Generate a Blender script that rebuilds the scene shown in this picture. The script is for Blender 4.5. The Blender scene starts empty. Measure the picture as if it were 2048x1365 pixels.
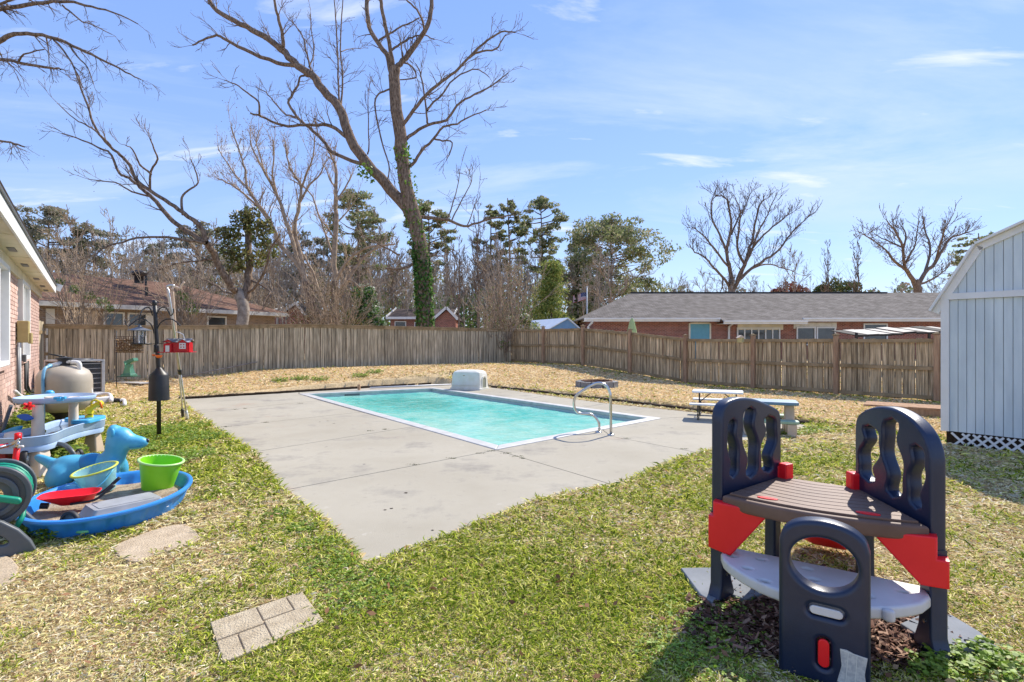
import bpy, bmesh, math, random
import numpy as np
from mathutils import Vector, Matrix, noise as mnoise
R = math.radians
rng = random.Random(7)
nrng = np.random.default_rng(7)

# ------------------------------------------------------------------ camera, sky, sun, exposure
F = 1070.0; H = 683.0; EYE = 1.45
scene = bpy.context.scene
cam_d = bpy.data.cameras.new("camera"); cam = bpy.data.objects.new("camera", cam_d)
scene.collection.objects.link(cam); scene.camera = cam
cam.location = (0, 0, EYE); cam.rotation_euler = (R(90), 0, 0)
cam_d.sensor_width = 36.0; cam_d.lens = 36.0 * F / 2048.0; cam_d.clip_start = 0.05; cam_d.clip_end = 3000

SUN_AZ = (0.62, 0.78)      # horizontal direction towards the sun
SUN_EL = 44.0
az = math.atan2(SUN_AZ[0], SUN_AZ[1])   # from +Y towards +X
world = bpy.data.worlds.new("World"); scene.world = world; world.use_nodes = True
nt = world.node_tree; nt.nodes.clear()
def N(t, typ, **kw):
    n = t.nodes.new(typ)
    for k, v in kw.items(): setattr(n, k, v)
    return n
wo = N(nt, 'ShaderNodeOutputWorld'); bg = N(nt, 'ShaderNodeBackground')
sky = N(nt, 'ShaderNodeTexSky', sky_type='NISHITA'); sky.sun_disc = False
sky.sun_elevation = R(SUN_EL); sky.sun_rotation = az
sky.air_density = 1.0; sky.dust_density = 0.15; sky.ozone_density = 3.5
bg.inputs['Strength'].default_value = 0.15
tc = N(nt, 'ShaderNodeTexCoord')
sep = N(nt, 'ShaderNodeSeparateXYZ'); nt.links.new(tc.outputs['Generated'], sep.inputs[0])
def wmath(op, a, b=None):
    m = N(nt, 'ShaderNodeMath', operation=op)
    for i, x in enumerate((a, b)):
        if x is None: continue
        if isinstance(x, (int, float)): m.inputs[i].default_value = x
        else: nt.links.new(x, m.inputs[i])
    return m.outputs[0]
zc = wmath('ADD', wmath('MAXIMUM', sep.outputs[2], 0.0), 0.16)
cx_ = wmath('DIVIDE', sep.outputs[0], zc); cy_ = wmath('DIVIDE', sep.outputs[1], zc)
comb = N(nt, 'ShaderNodeCombineXYZ'); nt.links.new(cx_, comb.inputs[0]); nt.links.new(cy_, comb.inputs[1])
mp = N(nt, 'ShaderNodeMapping'); mp.inputs['Rotation'].default_value = (0, 0, R(28)); mp.inputs['Scale'].default_value = (0.75, 1.5, 1); mp.inputs['Location'].default_value = (2.3, 0.6, 0)
nt.links.new(comb.outputs[0], mp.inputs[0])
n1 = N(nt, 'ShaderNodeTexNoise'); n1.inputs['Scale'].default_value = 0.8; n1.inputs['Detail'].default_value = 9; n1.inputs['Roughness'].default_value = 0.62; n1.inputs['Distortion'].default_value = 0.7
n2 = N(nt, 'ShaderNodeTexNoise'); n2.inputs['Scale'].default_value = 0.33; n2.inputs['Detail'].default_value = 3
nt.links.new(mp.outputs[0], n1.inputs['Vector']); nt.links.new(mp.outputs[0], n2.inputs['Vector'])
r1 = N(nt, 'ShaderNodeValToRGB'); r1.color_ramp.elements[0].position = 0.47; r1.color_ramp.elements[1].position = 0.66
nt.links.new(n1.outputs['Fac'], r1.inputs[0])
r2 = N(nt, 'ShaderNodeValToRGB'); r2.color_ramp.elements[0].position = 0.42; r2.color_ramp.elements[1].position = 0.58
nt.links.new(n2.outputs['Fac'], r2.inputs[0])
cf = wmath('MULTIPLY', wmath('MULTIPLY', r1.outputs[0], r2.outputs[0]), 0.75)
# thin high veil everywhere (the photograph's sky is an even pale blue)
vr = N(nt, 'ShaderNodeValToRGB'); ve = vr.color_ramp.elements; ve[0].position = 0.0; ve[0].color = (1.95,2.5,3.7,1); ve[1].position = 0.60; ve[1].color = (0.86,1.5,3.6,1); ve.new(0.26).color = (1.2,1.86,3.7,1)
nt.links.new(sep.outputs[2], vr.inputs[0])
mixv = N(nt, 'ShaderNodeMix', data_type='RGBA'); mixv.inputs[0].default_value = 0.78
nt.links.new(sky.outputs[0], mixv.inputs[6]); nt.links.new(vr.outputs[0], mixv.inputs[7])
mixc = N(nt, 'ShaderNodeMix', data_type='RGBA')
nt.links.new(cf, mixc.inputs[0]); nt.links.new(mixv.outputs[2], mixc.inputs[6]); mixc.inputs[7].default_value = (3.0, 3.45, 4.2, 1)
mp3 = N(nt, 'ShaderNodeMapping'); mp3.inputs['Rotation'].default_value = (0, 0, R(-35)); mp3.inputs['Scale'].default_value = (1.0, 2.6, 1); mp3.inputs['Location'].default_value = (0.4, 1.9, 0); nt.links.new(comb.outputs[0], mp3.inputs[0])
n3 = N(nt, 'ShaderNodeTexNoise'); n3.inputs['Scale'].default_value = 1.7; n3.inputs['Detail'].default_value = 8; n3.inputs['Roughness'].default_value = 0.55; n3.inputs['Distortion'].default_value = 0.5; nt.links.new(mp3.outputs[0], n3.inputs['Vector'])
r3 = N(nt, 'ShaderNodeMapRange'); r3.inputs[1].default_value = 0.60; r3.inputs[2].default_value = 0.74; r3.inputs[4].default_value = 0.85; nt.links.new(n3.outputs['Fac'], r3.inputs[0])
mixw = N(nt, 'ShaderNodeMix', data_type='RGBA'); nt.links.new(r3.outputs[0], mixw.inputs[0]); nt.links.new(mixc.outputs[2], mixw.inputs[6]); mixw.inputs[7].default_value = (3.7, 3.9, 4.2, 1)
nt.links.new(mixw.outputs[2], bg.inputs[0]); nt.links.new(bg.outputs[0], wo.inputs[0])

sd = bpy.data.lights.new("sun", 'SUN'); sd.energy = 3.7; sd.angle = R(0.55); sd.color = (1.0, 0.93, 0.82)
sun = bpy.data.objects.new("sun", sd); scene.collection.objects.link(sun)
sv = Vector((SUN_AZ[0]*math.cos(R(SUN_EL)), SUN_AZ[1]*math.cos(R(SUN_EL)), math.sin(R(SUN_EL))))
sun.rotation_euler = sv.to_track_quat('Z', 'Y').to_euler(); sun.location = sv*50
vs = scene.view_settings; vs.view_transform = 'Standard'; vs.look = 'None'; vs.gamma = 1.0; vs.exposure = 0.90
try: vs.use_curve_mapping = False
except Exception: pass
scene.cycles.max_bounces = 6; scene.cycles.diffuse_bounces = 3; scene.cycles.glossy_bounces = 3
scene.cycles.transmission_bounces = 6; scene.cycles.transparent_max_bounces = 12

# ------------------------------------------------------------------ helpers
def ss(a, b, x):
    t = min(1, max(0, (x-a)/(b-a))); return t*t*(3-2*t)
def G(u, v, z=0.0):                       # ground point of the photograph's measured survey (z = its height)
    Y = (EYE-z)*F/(v-H); return ((u-1024)/F*Y, Y)
def P(u, v, Y): return Vector(((u-1024)/F*Y, Y, EYE+(H-v)/F*Y))
C = scene.collection
LOCS = {}
def world_to_local(o, vs_):
    while o is not None:
        if o.name in LOCS:
            (lx, ly, lz), rz = LOCS[o.name]
            c, s = math.cos(-rz), math.sin(-rz)
            return [((x-lx)*c-(y-ly)*s, (x-lx)*s+(y-ly)*c, z-lz) for x, y, z in vs_]
        o = o.parent
    return vs_
def tag(o, label=None, cat=None, group=None, kind=None):
    if label: o['label'] = label
    if cat: o['category'] = cat
    if group: o['group'] = group
    if kind: o['kind'] = kind
    return o
def thing(name, label, cat, loc=(0,0,0), rz=0.0, group=None):
    o = bpy.data.objects.new(name, None); C.objects.link(o)
    o.location = loc; o.rotation_euler = (0,0,rz); o.empty_display_size = 0.2
    LOCS[o.name] = (tuple(loc), rz)
    return tag(o, label, cat, group)
def copy_thing(o, loc, rz, label, group=None):
    r = o.copy(); C.objects.link(r); r.location = loc; r.rotation_euler = (0,0,rz); LOCS[r.name] = (tuple(loc), rz)
    r['label'] = label
    if group: r['group'] = group
    for ch in list(o.children):
        c = ch.copy(); C.objects.link(c); c.parent = r
        for g in list(ch.children):
            d = g.copy(); C.objects.link(d); d.parent = c
    return r
class MB:
    def __init__(s): s.v = []; s.f = []; s.M = None; s.c = None
    def add(s, vv, ff):
        b = len(s.v)
        if s.M is not None: vv = [tuple(s.M @ Vector(p)) for p in vv]
        s.v += [tuple(p) for p in vv]; s.f += [tuple(i+b for i in f) for f in ff]
    def box(s, c, d, rz=0.0, M=None):
        hx, hy, hz = d[0]/2, d[1]/2, d[2]/2
        p = [Vector((x, y, z)) for x in (-hx, hx) for y in (-hy, hy) for z in (-hz, hz)]
        m = Matrix.Translation(c) @ (M if M is not None else Matrix.Rotation(rz, 4, 'Z'))
        s.add([tuple(m @ q) for q in p], [(0,1,3,2),(4,6,7,5),(0,4,5,1),(2,3,7,6),(0,2,6,4),(1,5,7,3)])
        return s
    def beam(s, a, b, w, h):              # box from a to b; w sideways, h up
        a, b = Vector(a), Vector(b); d = b-a; L = d.length; d.normalize()
        up = Vector((0,0,1)) if abs(d.z) < 0.95 else Vector((0,1,0))
        x = d.cross(up).normalized(); z = x.cross(d).normalized()
        m = Matrix((x, d, z)).transposed().to_4x4()
        return s.box(tuple((a+b)/2), (w, L, h), M=m)
    def prism(s, poly, z0, z1):           # plan polygon extruded
        n = len(poly)
        a = sum(poly[i][0]*poly[(i+1)%n][1]-poly[(i+1)%n][0]*poly[i][1] for i in range(n))
        if a < 0: poly = poly[::-1]
        s.add([(x,y,z0) for x,y in poly]+[(x,y,z1) for x,y in poly],
              [tuple(range(n-1,-1,-1)), tuple(range(n,2*n))]+[(i,(i+1)%n,n+(i+1)%n,n+i) for i in range(n)])
        return s
    def tube(s, pts, r, n=8, cap=True):
        pts = [Vector(p) for p in pts]; k = len(pts)
        if not isinstance(r, (list, tuple)): r = [r]*k
        vv = []; ref = Vector((0,0,1)) if abs((pts[-1]-pts[0]).normalized().z) < 0.9 else Vector((1,0,0))
        for i in range(k):
            d = (pts[min(i+1,k-1)]-pts[max(i-1,0)])
            if d.length < 1e-9: d = Vector((0,0,1))
            d.normalize(); x = d.cross(ref)
            if x.length < 1e-3: x = d.cross(Vector((0,1,0.1)))
            x.normalize(); y = d.cross(x); ref = -x.cross(d) if False else ref
            for j in range(n):
                a = 2*math.pi*j/n; q = pts[i]+x*(r[i]*math.cos(a))+y*(r[i]*math.sin(a)); vv.append(tuple(q))
        ff = [(i*n+j, i*n+(j+1)%n, (i+1)*n+(j+1)%n, (i+1)*n+j) for i in range(k-1) for j in range(n)]
        if cap: ff += [tuple(range(n-1,-1,-1)), tuple(range((k-1)*n, k*n))]
        s.add(vv, ff); return s
    def lathe(s, prof, c=(0,0,0), n=24, M=None, sx=1, sy=1):   # prof: (r, z)
        vv = []
        for r, z in prof:
            for j in range(n):
                a = 2*math.pi*j/n; q = Vector((r*sx*math.cos(a), r*sy*math.sin(a), z))
                if M is not None: q = M @ q
                vv.append(tuple(q+Vector(c)))
        k = len(prof)
        ff = [(i*n+j, i*n+(j+1)%n, (i+1)*n+(j+1)%n, (i+1)*n+j) for i in range(k-1) for j in range(n)]
        s.add(vv, ff); return s
    def quad(s, a, b, c, d): s.add([a,b,c,d], [(0,1,2,3)]); return s
    def build(s, name, m, parent=None, smooth=False, bevel=0, seg=2, local=False, sub=0, auto=None):
        me = bpy.data.meshes.new(name)
        vv = s.v if (local or parent is None) else world_to_local(parent, s.v)
        me.from_pydata(vv, [], s.f); me.materials.append(m); me.validate()
        if smooth or auto: me.polygons.foreach_set('use_smooth', [True]*len(me.polygons))
        o = bpy.data.objects.new(name, me); C.objects.link(o)
        if parent is not None: o.parent = parent
        if auto:
            try: me.set_sharp_from_angle(angle=R(auto))
            except Exception: pass
        if bevel:
            b = o.modifiers.new('bevel', 'BEVEL'); b.width = bevel; b.segments = seg; b.limit_method = 'ANGLE'; b.angle_limit = R(35)
            b.harden_normals = False
        if sub:
            q = o.modifiers.new('sub', 'SUBSURF'); q.levels = sub; q.render_levels = sub
        return o
def obj_from(name, me, parent=None, loc=(0,0,0), rot=(0,0,0), scale=(1,1,1)):
    o = bpy.data.objects.new(name, me); C.objects.link(o); o.parent = parent
    o.location = loc; o.rotation_euler = rot; o.scale = scale; return o
def np_mesh(name, verts, faces, m, parent=None, cols=None, smooth=False):
    """verts (n,3) float array, faces (k,3|4) int array, optional per-vertex colours"""
    me = bpy.data.meshes.new(name); nv = len(verts); nf, k = faces.shape
    me.vertices.add(nv); me.vertices.foreach_set('co', np.asarray(verts, np.float32).ravel())
    me.loops.add(nf*k); me.loops.foreach_set('vertex_index', faces.astype(np.int32).ravel())
    me.polygons.add(nf); me.polygons.foreach_set('loop_start', np.arange(0, nf*k, k, dtype=np.int32))
    try: me.polygons.foreach_set('loop_total', np.full(nf, k, dtype=np.int32))
    except Exception: pass
    if smooth: me.polygons.foreach_set('use_smooth', np.ones(nf, dtype=bool))
    if cols is not None:
        at = me.attributes.new('tint', 'FLOAT_COLOR', 'POINT')
        at.data.foreach_set('color', np.asarray(cols, np.float32).ravel())
    me.materials.append(m); me.update(calc_edges=True)
    o = bpy.data.objects.new(name, me); C.objects.link(o); o.parent = parent
    return o

MATS = {}
def mat(name, c1, c2=None, scale=4.0, rough=0.6, bump=0.0, bscale=60.0, metallic=0.0, spec=0.5, contrast=(0.35, 0.65),
        stretch=(1,1,1), detail=6, objvar=0.0, trans=0.0, alpha=1.0, coords='Object', c3=None, sss=0.0, coat=0.0):
    m = bpy.data.materials.new(name); m.use_nodes = True; t = m.node_tree; b = t.nodes['Principled BSDF']
    b.inputs['Roughness'].default_value = rough; b.inputs['Metallic'].default_value = metallic
    b.inputs['Specular IOR Level'].default_value = spec if rough < 0.8 else 0.12
    b.inputs['Transmission Weight'].default_value = trans; b.inputs['Alpha'].default_value = alpha
    b.inputs['Coat Weight'].default_value = coat
    b.inputs['Base Color'].default_value = (*c1, 1)
    tcn = N(t, 'ShaderNodeTexCoord'); mpn = N(t, 'ShaderNodeMapping'); mpn.inputs['Scale'].default_value = stretch
    if objvar > 0:
        oi = N(t, 'ShaderNodeObjectInfo'); vm = N(t, 'ShaderNodeVectorMath', operation='SCALE'); vm.inputs[0].default_value = (37, 53, 71)
        t.links.new(oi.outputs['Random'], vm.inputs['Scale']); va = N(t, 'ShaderNodeVectorMath', operation='ADD')
        t.links.new(tcn.outputs[coords], va.inputs[0]); t.links.new(vm.outputs[0], va.inputs[1]); t.links.new(va.outputs[0], mpn.inputs[0])
    else: t.links.new(tcn.outputs[coords], mpn.inputs[0])
    src = None
    if c2 is not None:
        n = N(t, 'ShaderNodeTexNoise'); n.inputs['Scale'].default_value = scale; n.inputs['Detail'].default_value = detail; n.inputs['Roughness'].default_value = 0.6
        t.links.new(mpn.outputs[0], n.inputs['Vector']); cr = N(t, 'ShaderNodeValToRGB')
        cr.color_ramp.elements[0].position = contrast[0]; cr.color_ramp.elements[1].position = contrast[1]
        cr.color_ramp.elements[0].color = (*c1, 1); cr.color_ramp.elements[1].color = (*c2, 1)
        if c3 is not None:
            e = cr.color_ramp.elements.new((contrast[0]+contrast[1])/2); e.color = (*c3, 1)
        t.links.new(n.outputs['Fac'], cr.inputs[0]); src = cr.outputs[0]
    if objvar > 0:
        hs = N(t, 'ShaderNodeHueSaturation')
        if src is not None: t.links.new(src, hs.inputs['Color'])
        else: hs.inputs['Color'].default_value = (*c1, 1)
        mr = N(t, 'ShaderNodeMapRange'); mr.inputs[3].default_value = 1-objvar; mr.inputs[4].default_value = 1+objvar
        t.links.new(oi.outputs['Random'], mr.inputs[0]); t.links.new(mr.outputs[0], hs.inputs['Value']); src = hs.outputs[0]
    if src is not None: t.links.new(src, b.inputs['Base Color'])
    if bump > 0:
        nb = N(t, 'ShaderNodeTexNoise'); nb.inputs['Scale'].default_value = bscale; nb.inputs['Detail'].default_value = 5
        t.links.new(mpn.outputs[0], nb.inputs['Vector']); bp = N(t, 'ShaderNodeBump'); bp.inputs['Strength'].default_value = bump; bp.inputs['Distance'].default_value = 0.02
        t.links.new(nb.outputs['Fac'], bp.inputs['Height']); t.links.new(bp.outputs[0], b.inputs['Normal'])
    MATS[name] = m; return m
def tint_mat(name, rough=0.7, spec=0.3, translucent=0.0):
    m = bpy.data.materials.new(name); m.use_nodes = True; t = m.node_tree; b = t.nodes['Principled BSDF']
    a = N(t, 'ShaderNodeAttribute', attribute_name='tint'); t.links.new(a.outputs['Color'], b.inputs['Base Color'])
    b.inputs['Roughness'].default_value = rough; b.inputs['Specular IOR Level'].default_value = spec
    if translucent:
        tr = N(t, 'ShaderNodeBsdfTranslucent'); t.links.new(a.outputs['Color'], tr.inputs[0]); mx = N(t, 'ShaderNodeMixShader')
        mx.inputs[0].default_value = translucent; t.links.new(b.outputs[0], mx.inputs[1]); t.links.new(tr.outputs[0], mx.inputs[2])
        t.links.new(mx.outputs[0], t.nodes['Material Output'].inputs[0])
    return m

M_navy = mat('navy_plastic', (0.006,0.015,0.045), (0.018,0.030,0.068), scale=5, rough=0.36, contrast=(0.45,0.85), detail=10, bump=0.08, bscale=260, spec=0.6)
M_brown = mat('brown_plastic', (0.13,0.07,0.045), (0.19,0.11,0.075), scale=3, rough=0.6, bump=0.08, bscale=200)
M_red = mat('red_plastic', (0.85,0.006,0.012), (0.93,0.012,0.02), scale=3, rough=0.4, bump=0.03, bscale=200)
M_lgrey = mat('light_grey_plastic', (0.56,0.53,0.51), (0.66,0.64,0.62), scale=4, rough=0.5, bump=0.05, bscale=200)
M_white = mat('white_paint', (0.74,0.74,0.73), (0.66,0.66,0.64), scale=3, rough=0.5)
M_dirtywhite = mat('weathered_white_paint', (0.66,0.64,0.58), (0.46,0.43,0.36), scale=5, rough=0.6, contrast=(0.45,0.75))
M_cream = mat('cream_plastic', (0.66,0.64,0.52), (0.74,0.73,0.66), scale=5, rough=0.5)
M_tan = mat('tan_plastic', (0.50,0.38,0.26), (0.60,0.48,0.35), scale=4, rough=0.5)
M_pink = mat('cream_post_plastic', (0.66,0.55,0.44), (0.74,0.64,0.54), scale=4, rough=0.5)
M_pale = mat('pale_blue_plastic', (0.30,0.44,0.66), (0.40,0.53,0.72), scale=4, rough=0.42)
M_sky = mat('sky_blue_plastic', (0.04,0.36,0.72), (0.07,0.44,0.78), scale=4, rough=0.38)
M_dog = mat('turquoise_plastic', (0.05,0.34,0.56), (0.10,0.44,0.66), scale=5, rough=0.45, bump=0.04, bscale=150)
M_dogdark = mat('blue_saddle_plastic', (0.01,0.20,0.44), (0.02,0.25,0.50), scale=4, rough=0.4)
M_pool = mat('pool_blue_plastic', (0.02,0.20,0.62), (0.04,0.27,0.70), scale=3, rough=0.38)
M_lime = mat('lime_plastic', (0.22,0.62,0.01), (0.28,0.70,0.02), scale=4, rough=0.4)
M_yellow = mat('yellow_plastic', (0.80,0.62,0.02), rough=0.4)
M_ylime = mat('yellow_green_plastic', (0.62,0.66,0.06), rough=0.4)
M_orange = mat('orange_plastic', (0.85,0.16,0.01), rough=0.4)
M_green = mat('green_plastic', (0.02,0.42,0.12), (0.04,0.5,0.16), scale=5, rough=0.4)
M_hose = mat('green_hose_rubber', (0.0,0.22,0.13), (0.0,0.28,0.17), scale=8, rough=0.45)
M_dgrey = mat('slate_grey_plastic', (0.075,0.085,0.095), (0.10,0.11,0.12), scale=4, rough=0.45, bump=0.04, bscale=200)
M_black = mat('black_metal', (0.012,0.012,0.013), (0.022,0.022,0.023), scale=6, rough=0.45)
M_blackp = mat('black_rubber', (0.02,0.02,0.022), rough=0.6)
M_steel = mat('brushed_steel', (0.60,0.60,0.58), (0.48,0.47,0.44), scale=20, rough=0.22, metallic=1.0)
M_alu = mat('aluminium_pole', (0.62,0.62,0.62), (0.5,0.5,0.5), scale=8, rough=0.35, metallic=0.8)
M_copper = mat('tan_pole_coat', (0.62,0.42,0.28), (0.72,0.55,0.42), scale=8, rough=0.4)
M_glassdark = mat('dark_window_glass', (0.018,0.022,0.026), (0.05,0.06,0.065), scale=1.2, rough=0.08, spec=0.9)
M_clear = mat('clear_plastic', (0.85,0.88,0.9), rough=0.12, trans=0.85, spec=0.5)
M_frost = mat('frosted_bin_plastic', (0.50,0.50,0.50), (0.40,0.40,0.39), scale=6, rough=0.4, trans=0.25)
M_aqua = mat('clear_aqua_plastic', (0.45,0.80,0.82), rough=0.2, trans=0.55)
M_greenclear = mat('clear_green_plastic', (0.16,0.42,0.28), rough=0.2, trans=0.55)
M_conc = mat('pool_deck_concrete', (0.40,0.375,0.345), (0.50,0.475,0.44), scale=0.9, rough=0.85, bump=0.25, bscale=120, contrast=(0.3,0.7), detail=12)
M_paver = mat('tan_paver_concrete', (0.42,0.325,0.215), (0.56,0.45,0.31), scale=9, rough=0.9, bump=0.6, bscale=90, detail=10)
M_paver2 = mat('tan_grey_paver_concrete', (0.40,0.32,0.21), (0.54,0.45,0.31), scale=14, rough=0.9, bump=0.7, bscale=110, detail=12)
M_coping = mat('white_coping', (0.54,0.53,0.50), (0.42,0.41,0.38), scale=5, rough=0.55, bump=0.1, bscale=80)
M_tankbeige = mat('beige_fibreglass', (0.36,0.31,0.25), (0.43,0.38,0.31), scale=2.5, rough=0.5, bump=0.05, bscale=100)
M_ac = mat('dark_grey_enamel', (0.10,0.105,0.11), (0.14,0.145,0.15), scale=4, rough=0.4)
M_aclight = mat('grey_enamel', (0.34,0.35,0.36), (0.42,0.43,0.44), scale=4, rough=0.4)
M_gold = mat('brass_coloured_paint', (0.38,0.30,0.12), (0.46,0.37,0.16), scale=6, rough=0.5)
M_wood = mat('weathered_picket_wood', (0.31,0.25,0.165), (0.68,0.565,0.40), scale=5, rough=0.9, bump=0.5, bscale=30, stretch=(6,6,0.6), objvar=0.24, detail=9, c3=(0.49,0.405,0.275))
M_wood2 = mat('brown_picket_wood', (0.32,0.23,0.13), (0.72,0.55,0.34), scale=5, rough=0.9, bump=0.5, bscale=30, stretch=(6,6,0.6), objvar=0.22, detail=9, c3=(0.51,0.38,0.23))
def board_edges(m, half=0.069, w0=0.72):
    # gap shade between boards painted along their long edges, and fine vertical grain
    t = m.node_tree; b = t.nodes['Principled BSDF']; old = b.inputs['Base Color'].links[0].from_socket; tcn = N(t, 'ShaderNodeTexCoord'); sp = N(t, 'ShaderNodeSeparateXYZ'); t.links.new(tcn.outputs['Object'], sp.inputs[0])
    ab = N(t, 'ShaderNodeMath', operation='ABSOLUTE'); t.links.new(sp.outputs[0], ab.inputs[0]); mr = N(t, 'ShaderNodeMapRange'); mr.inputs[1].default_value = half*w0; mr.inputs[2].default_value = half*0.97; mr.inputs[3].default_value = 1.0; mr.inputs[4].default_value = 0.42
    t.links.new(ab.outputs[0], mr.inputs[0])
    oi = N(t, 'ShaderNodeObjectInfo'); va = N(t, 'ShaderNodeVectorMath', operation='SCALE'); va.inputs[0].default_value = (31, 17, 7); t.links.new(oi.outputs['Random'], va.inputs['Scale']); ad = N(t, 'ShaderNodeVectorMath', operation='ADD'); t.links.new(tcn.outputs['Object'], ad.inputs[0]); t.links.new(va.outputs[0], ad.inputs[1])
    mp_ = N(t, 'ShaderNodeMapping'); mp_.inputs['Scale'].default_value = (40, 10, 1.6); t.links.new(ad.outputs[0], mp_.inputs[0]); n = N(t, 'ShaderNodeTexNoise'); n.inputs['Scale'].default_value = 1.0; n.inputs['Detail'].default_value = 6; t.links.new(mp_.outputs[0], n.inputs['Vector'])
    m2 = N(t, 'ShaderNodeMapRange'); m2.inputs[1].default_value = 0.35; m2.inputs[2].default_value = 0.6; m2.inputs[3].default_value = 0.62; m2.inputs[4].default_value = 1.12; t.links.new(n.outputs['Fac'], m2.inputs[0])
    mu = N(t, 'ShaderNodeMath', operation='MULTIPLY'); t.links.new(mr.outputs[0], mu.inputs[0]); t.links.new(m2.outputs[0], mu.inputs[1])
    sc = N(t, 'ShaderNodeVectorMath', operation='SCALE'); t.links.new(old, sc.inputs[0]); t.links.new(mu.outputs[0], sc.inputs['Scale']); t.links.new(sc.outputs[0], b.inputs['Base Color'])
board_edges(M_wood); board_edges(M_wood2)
M_rail = mat('mossy_rail_wood', (0.22,0.16,0.085), (0.40,0.29,0.17), scale=3, rough=0.9, bump=0.4, bscale=25, detail=8)
M_post = mat('brown_post_wood', (0.30,0.18,0.11), (0.48,0.31,0.19), scale=4, rough=0.9, bump=0.4, bscale=25, stretch=(4,4,0.6), detail=8, objvar=0.1)
M_bark = mat('grey_brown_bark', (0.09,0.06,0.043), (0.29,0.215,0.16), scale=7, rough=0.95, bump=1.0, bscale=11, stretch=(2,2,0.7), detail=9)
M_bark2 = mat('pale_grey_bark', (0.22,0.18,0.145), (0.42,0.36,0.30), scale=5, rough=0.95, bump=0.7, bscale=14, detail=9)
M_barkred = mat('reddish_twig_bark', (0.25,0.185,0.13), (0.44,0.34,0.25), scale=4, rough=0.95, detail=6)
M_soil = mat('dark_soil', (0.03,0.021,0.014), (0.06,0.042,0.028), scale=12, rough=0.95, bump=0.8, bscale=40)
M_mortar = mat('mortar', (0.26,0.20,0.17), (0.34,0.28,0.25), scale=20, rough=0.95)
M_brickpale = mat('pale_pink_brick', (0.50,0.33,0.28), (0.62,0.46,0.40), scale=7, rough=0.9, bump=0.3, bscale=60, objvar=0.18)
def brick_mat(name, ca, cb, cm, sc, bw=0.2, bh=0.075):
    m = bpy.data.materials.new(name); m.use_nodes = True; t = m.node_tree; b = t.nodes['Principled BSDF']; b.inputs['Roughness'].default_value = 0.9; b.inputs['Specular IOR Level'].default_value = 0.1
    tcn = N(t, 'ShaderNodeTexCoord'); mpn = N(t, 'ShaderNodeMapping'); mpn.inputs['Rotation'].default_value = (R(90), 0, 0)
    br = N(t, 'ShaderNodeTexBrick'); br.inputs['Scale'].default_value = 1.0
    br.inputs['Brick Width'].default_value = bw*sc; br.inputs['Row Height'].default_value = bh*sc; br.inputs['Mortar Size'].default_value = 0.009*sc
    br.inputs['Color1'].default_value = (*ca, 1); br.inputs['Color2'].default_value = (*cb, 1); br.inputs['Mortar'].default_value = (*cm, 1); br.inputs['Bias'].default_value = 0.0
    t.links.new(tcn.outputs['Object'], mpn.inputs[0]); t.links.new(mpn.outputs[0], br.inputs['Vector'])
    n = N(t, 'ShaderNodeTexNoise'); n.inputs['Scale'].default_value = 1.3; n.inputs['Detail'].default_value = 6; t.links.new(tcn.outputs['Object'], n.inputs['Vector'])
    mx = N(t, 'ShaderNodeMix', data_type='RGBA', blend_type='MULTIPLY'); mx.inputs[0].default_value = 0.6
    cr = N(t, 'ShaderNodeValToRGB'); cr.color_ramp.elements[0].color = (0.55,0.5,0.5,1); cr.color_ramp.elements[1].color = (1.3,1.3,1.3,1); t.links.new(n.outputs['Fac'], cr.inputs[0])
    t.links.new(br.outputs['Color'], mx.inputs[6]); t.links.new(cr.outputs[0], mx.inputs[7]); t.links.new(mx.outputs[2], b.inputs['Base Color'])
    bp = N(t, 'ShaderNodeBump'); bp.invert = True; bp.inputs['Strength'].default_value = 0.6; bp.inputs['Distance'].default_value = 0.01
    t.links.new(br.outputs['Fac'], bp.inputs['Height']); t.links.new(bp.outputs[0], b.inputs['Normal'])
    return m
M_brickred = brick_mat('red_house_brick', (0.36,0.12,0.08), (0.19,0.06,0.045), (0.46,0.36,0.30), 1.0)
M_brickgrey = brick_mat('brown_house_brick', (0.34,0.25,0.18), (0.24,0.18,0.13), (0.38,0.31,0.25), 1.0)
def roof_mat(name, c1, c2, row=0.14, streak=9):
    m = mat(name, c1, c2, scale=2.2, rough=0.95, stretch=(1,1,1), contrast=(0.3,0.7), detail=10)
    t = m.node_tree; b = t.nodes['Principled BSDF']; tcn = N(t, 'ShaderNodeTexCoord')
    br = N(t, 'ShaderNodeTexBrick'); br.inputs['Scale'].default_value = 1.0; br.inputs['Brick Width'].default_value = 0.32; br.inputs['Row Height'].default_value = row
    br.inputs['Mortar Size'].default_value = 0.012; br.inputs['Color1'].default_value = (1.12,1.12,1.12,1); br.inputs['Color2'].default_value = (0.72,0.72,0.72,1); br.inputs['Mortar'].default_value = (0.45,0.45,0.45,1)
    t.links.new(tcn.outputs['UV'], br.inputs['Vector'])
    mx = N(t, 'ShaderNodeMix', data_type='RGBA', blend_type='MULTIPLY'); mx.inputs[0].default_value = 1.0
    old = b.inputs['Base Color'].links[0].from_socket; t.links.new(old, mx.inputs[6]); t.links.new(br.outputs['Color'], mx.inputs[7]); t.links.new(mx.outputs[2], b.inputs['Base Color'])
    return m
M_roofbrown = roof_mat('brown_shingle', (0.14,0.078,0.052), (0.25,0.145,0.10))
M_roofgrey = roof_mat('grey_shingle', (0.145,0.125,0.105), (0.25,0.22,0.19))
M_roofdark = roof_mat('dark_brown_shingle', (0.09,0.07,0.062), (0.15,0.115,0.10))
M_shedblue = mat('blue_grey_siding', (0.49,0.56,0.59), (0.62,0.69,0.71), scale=1.8, rough=0.6, bump=0.08, bscale=60, stretch=(3,3,0.5))
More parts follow.
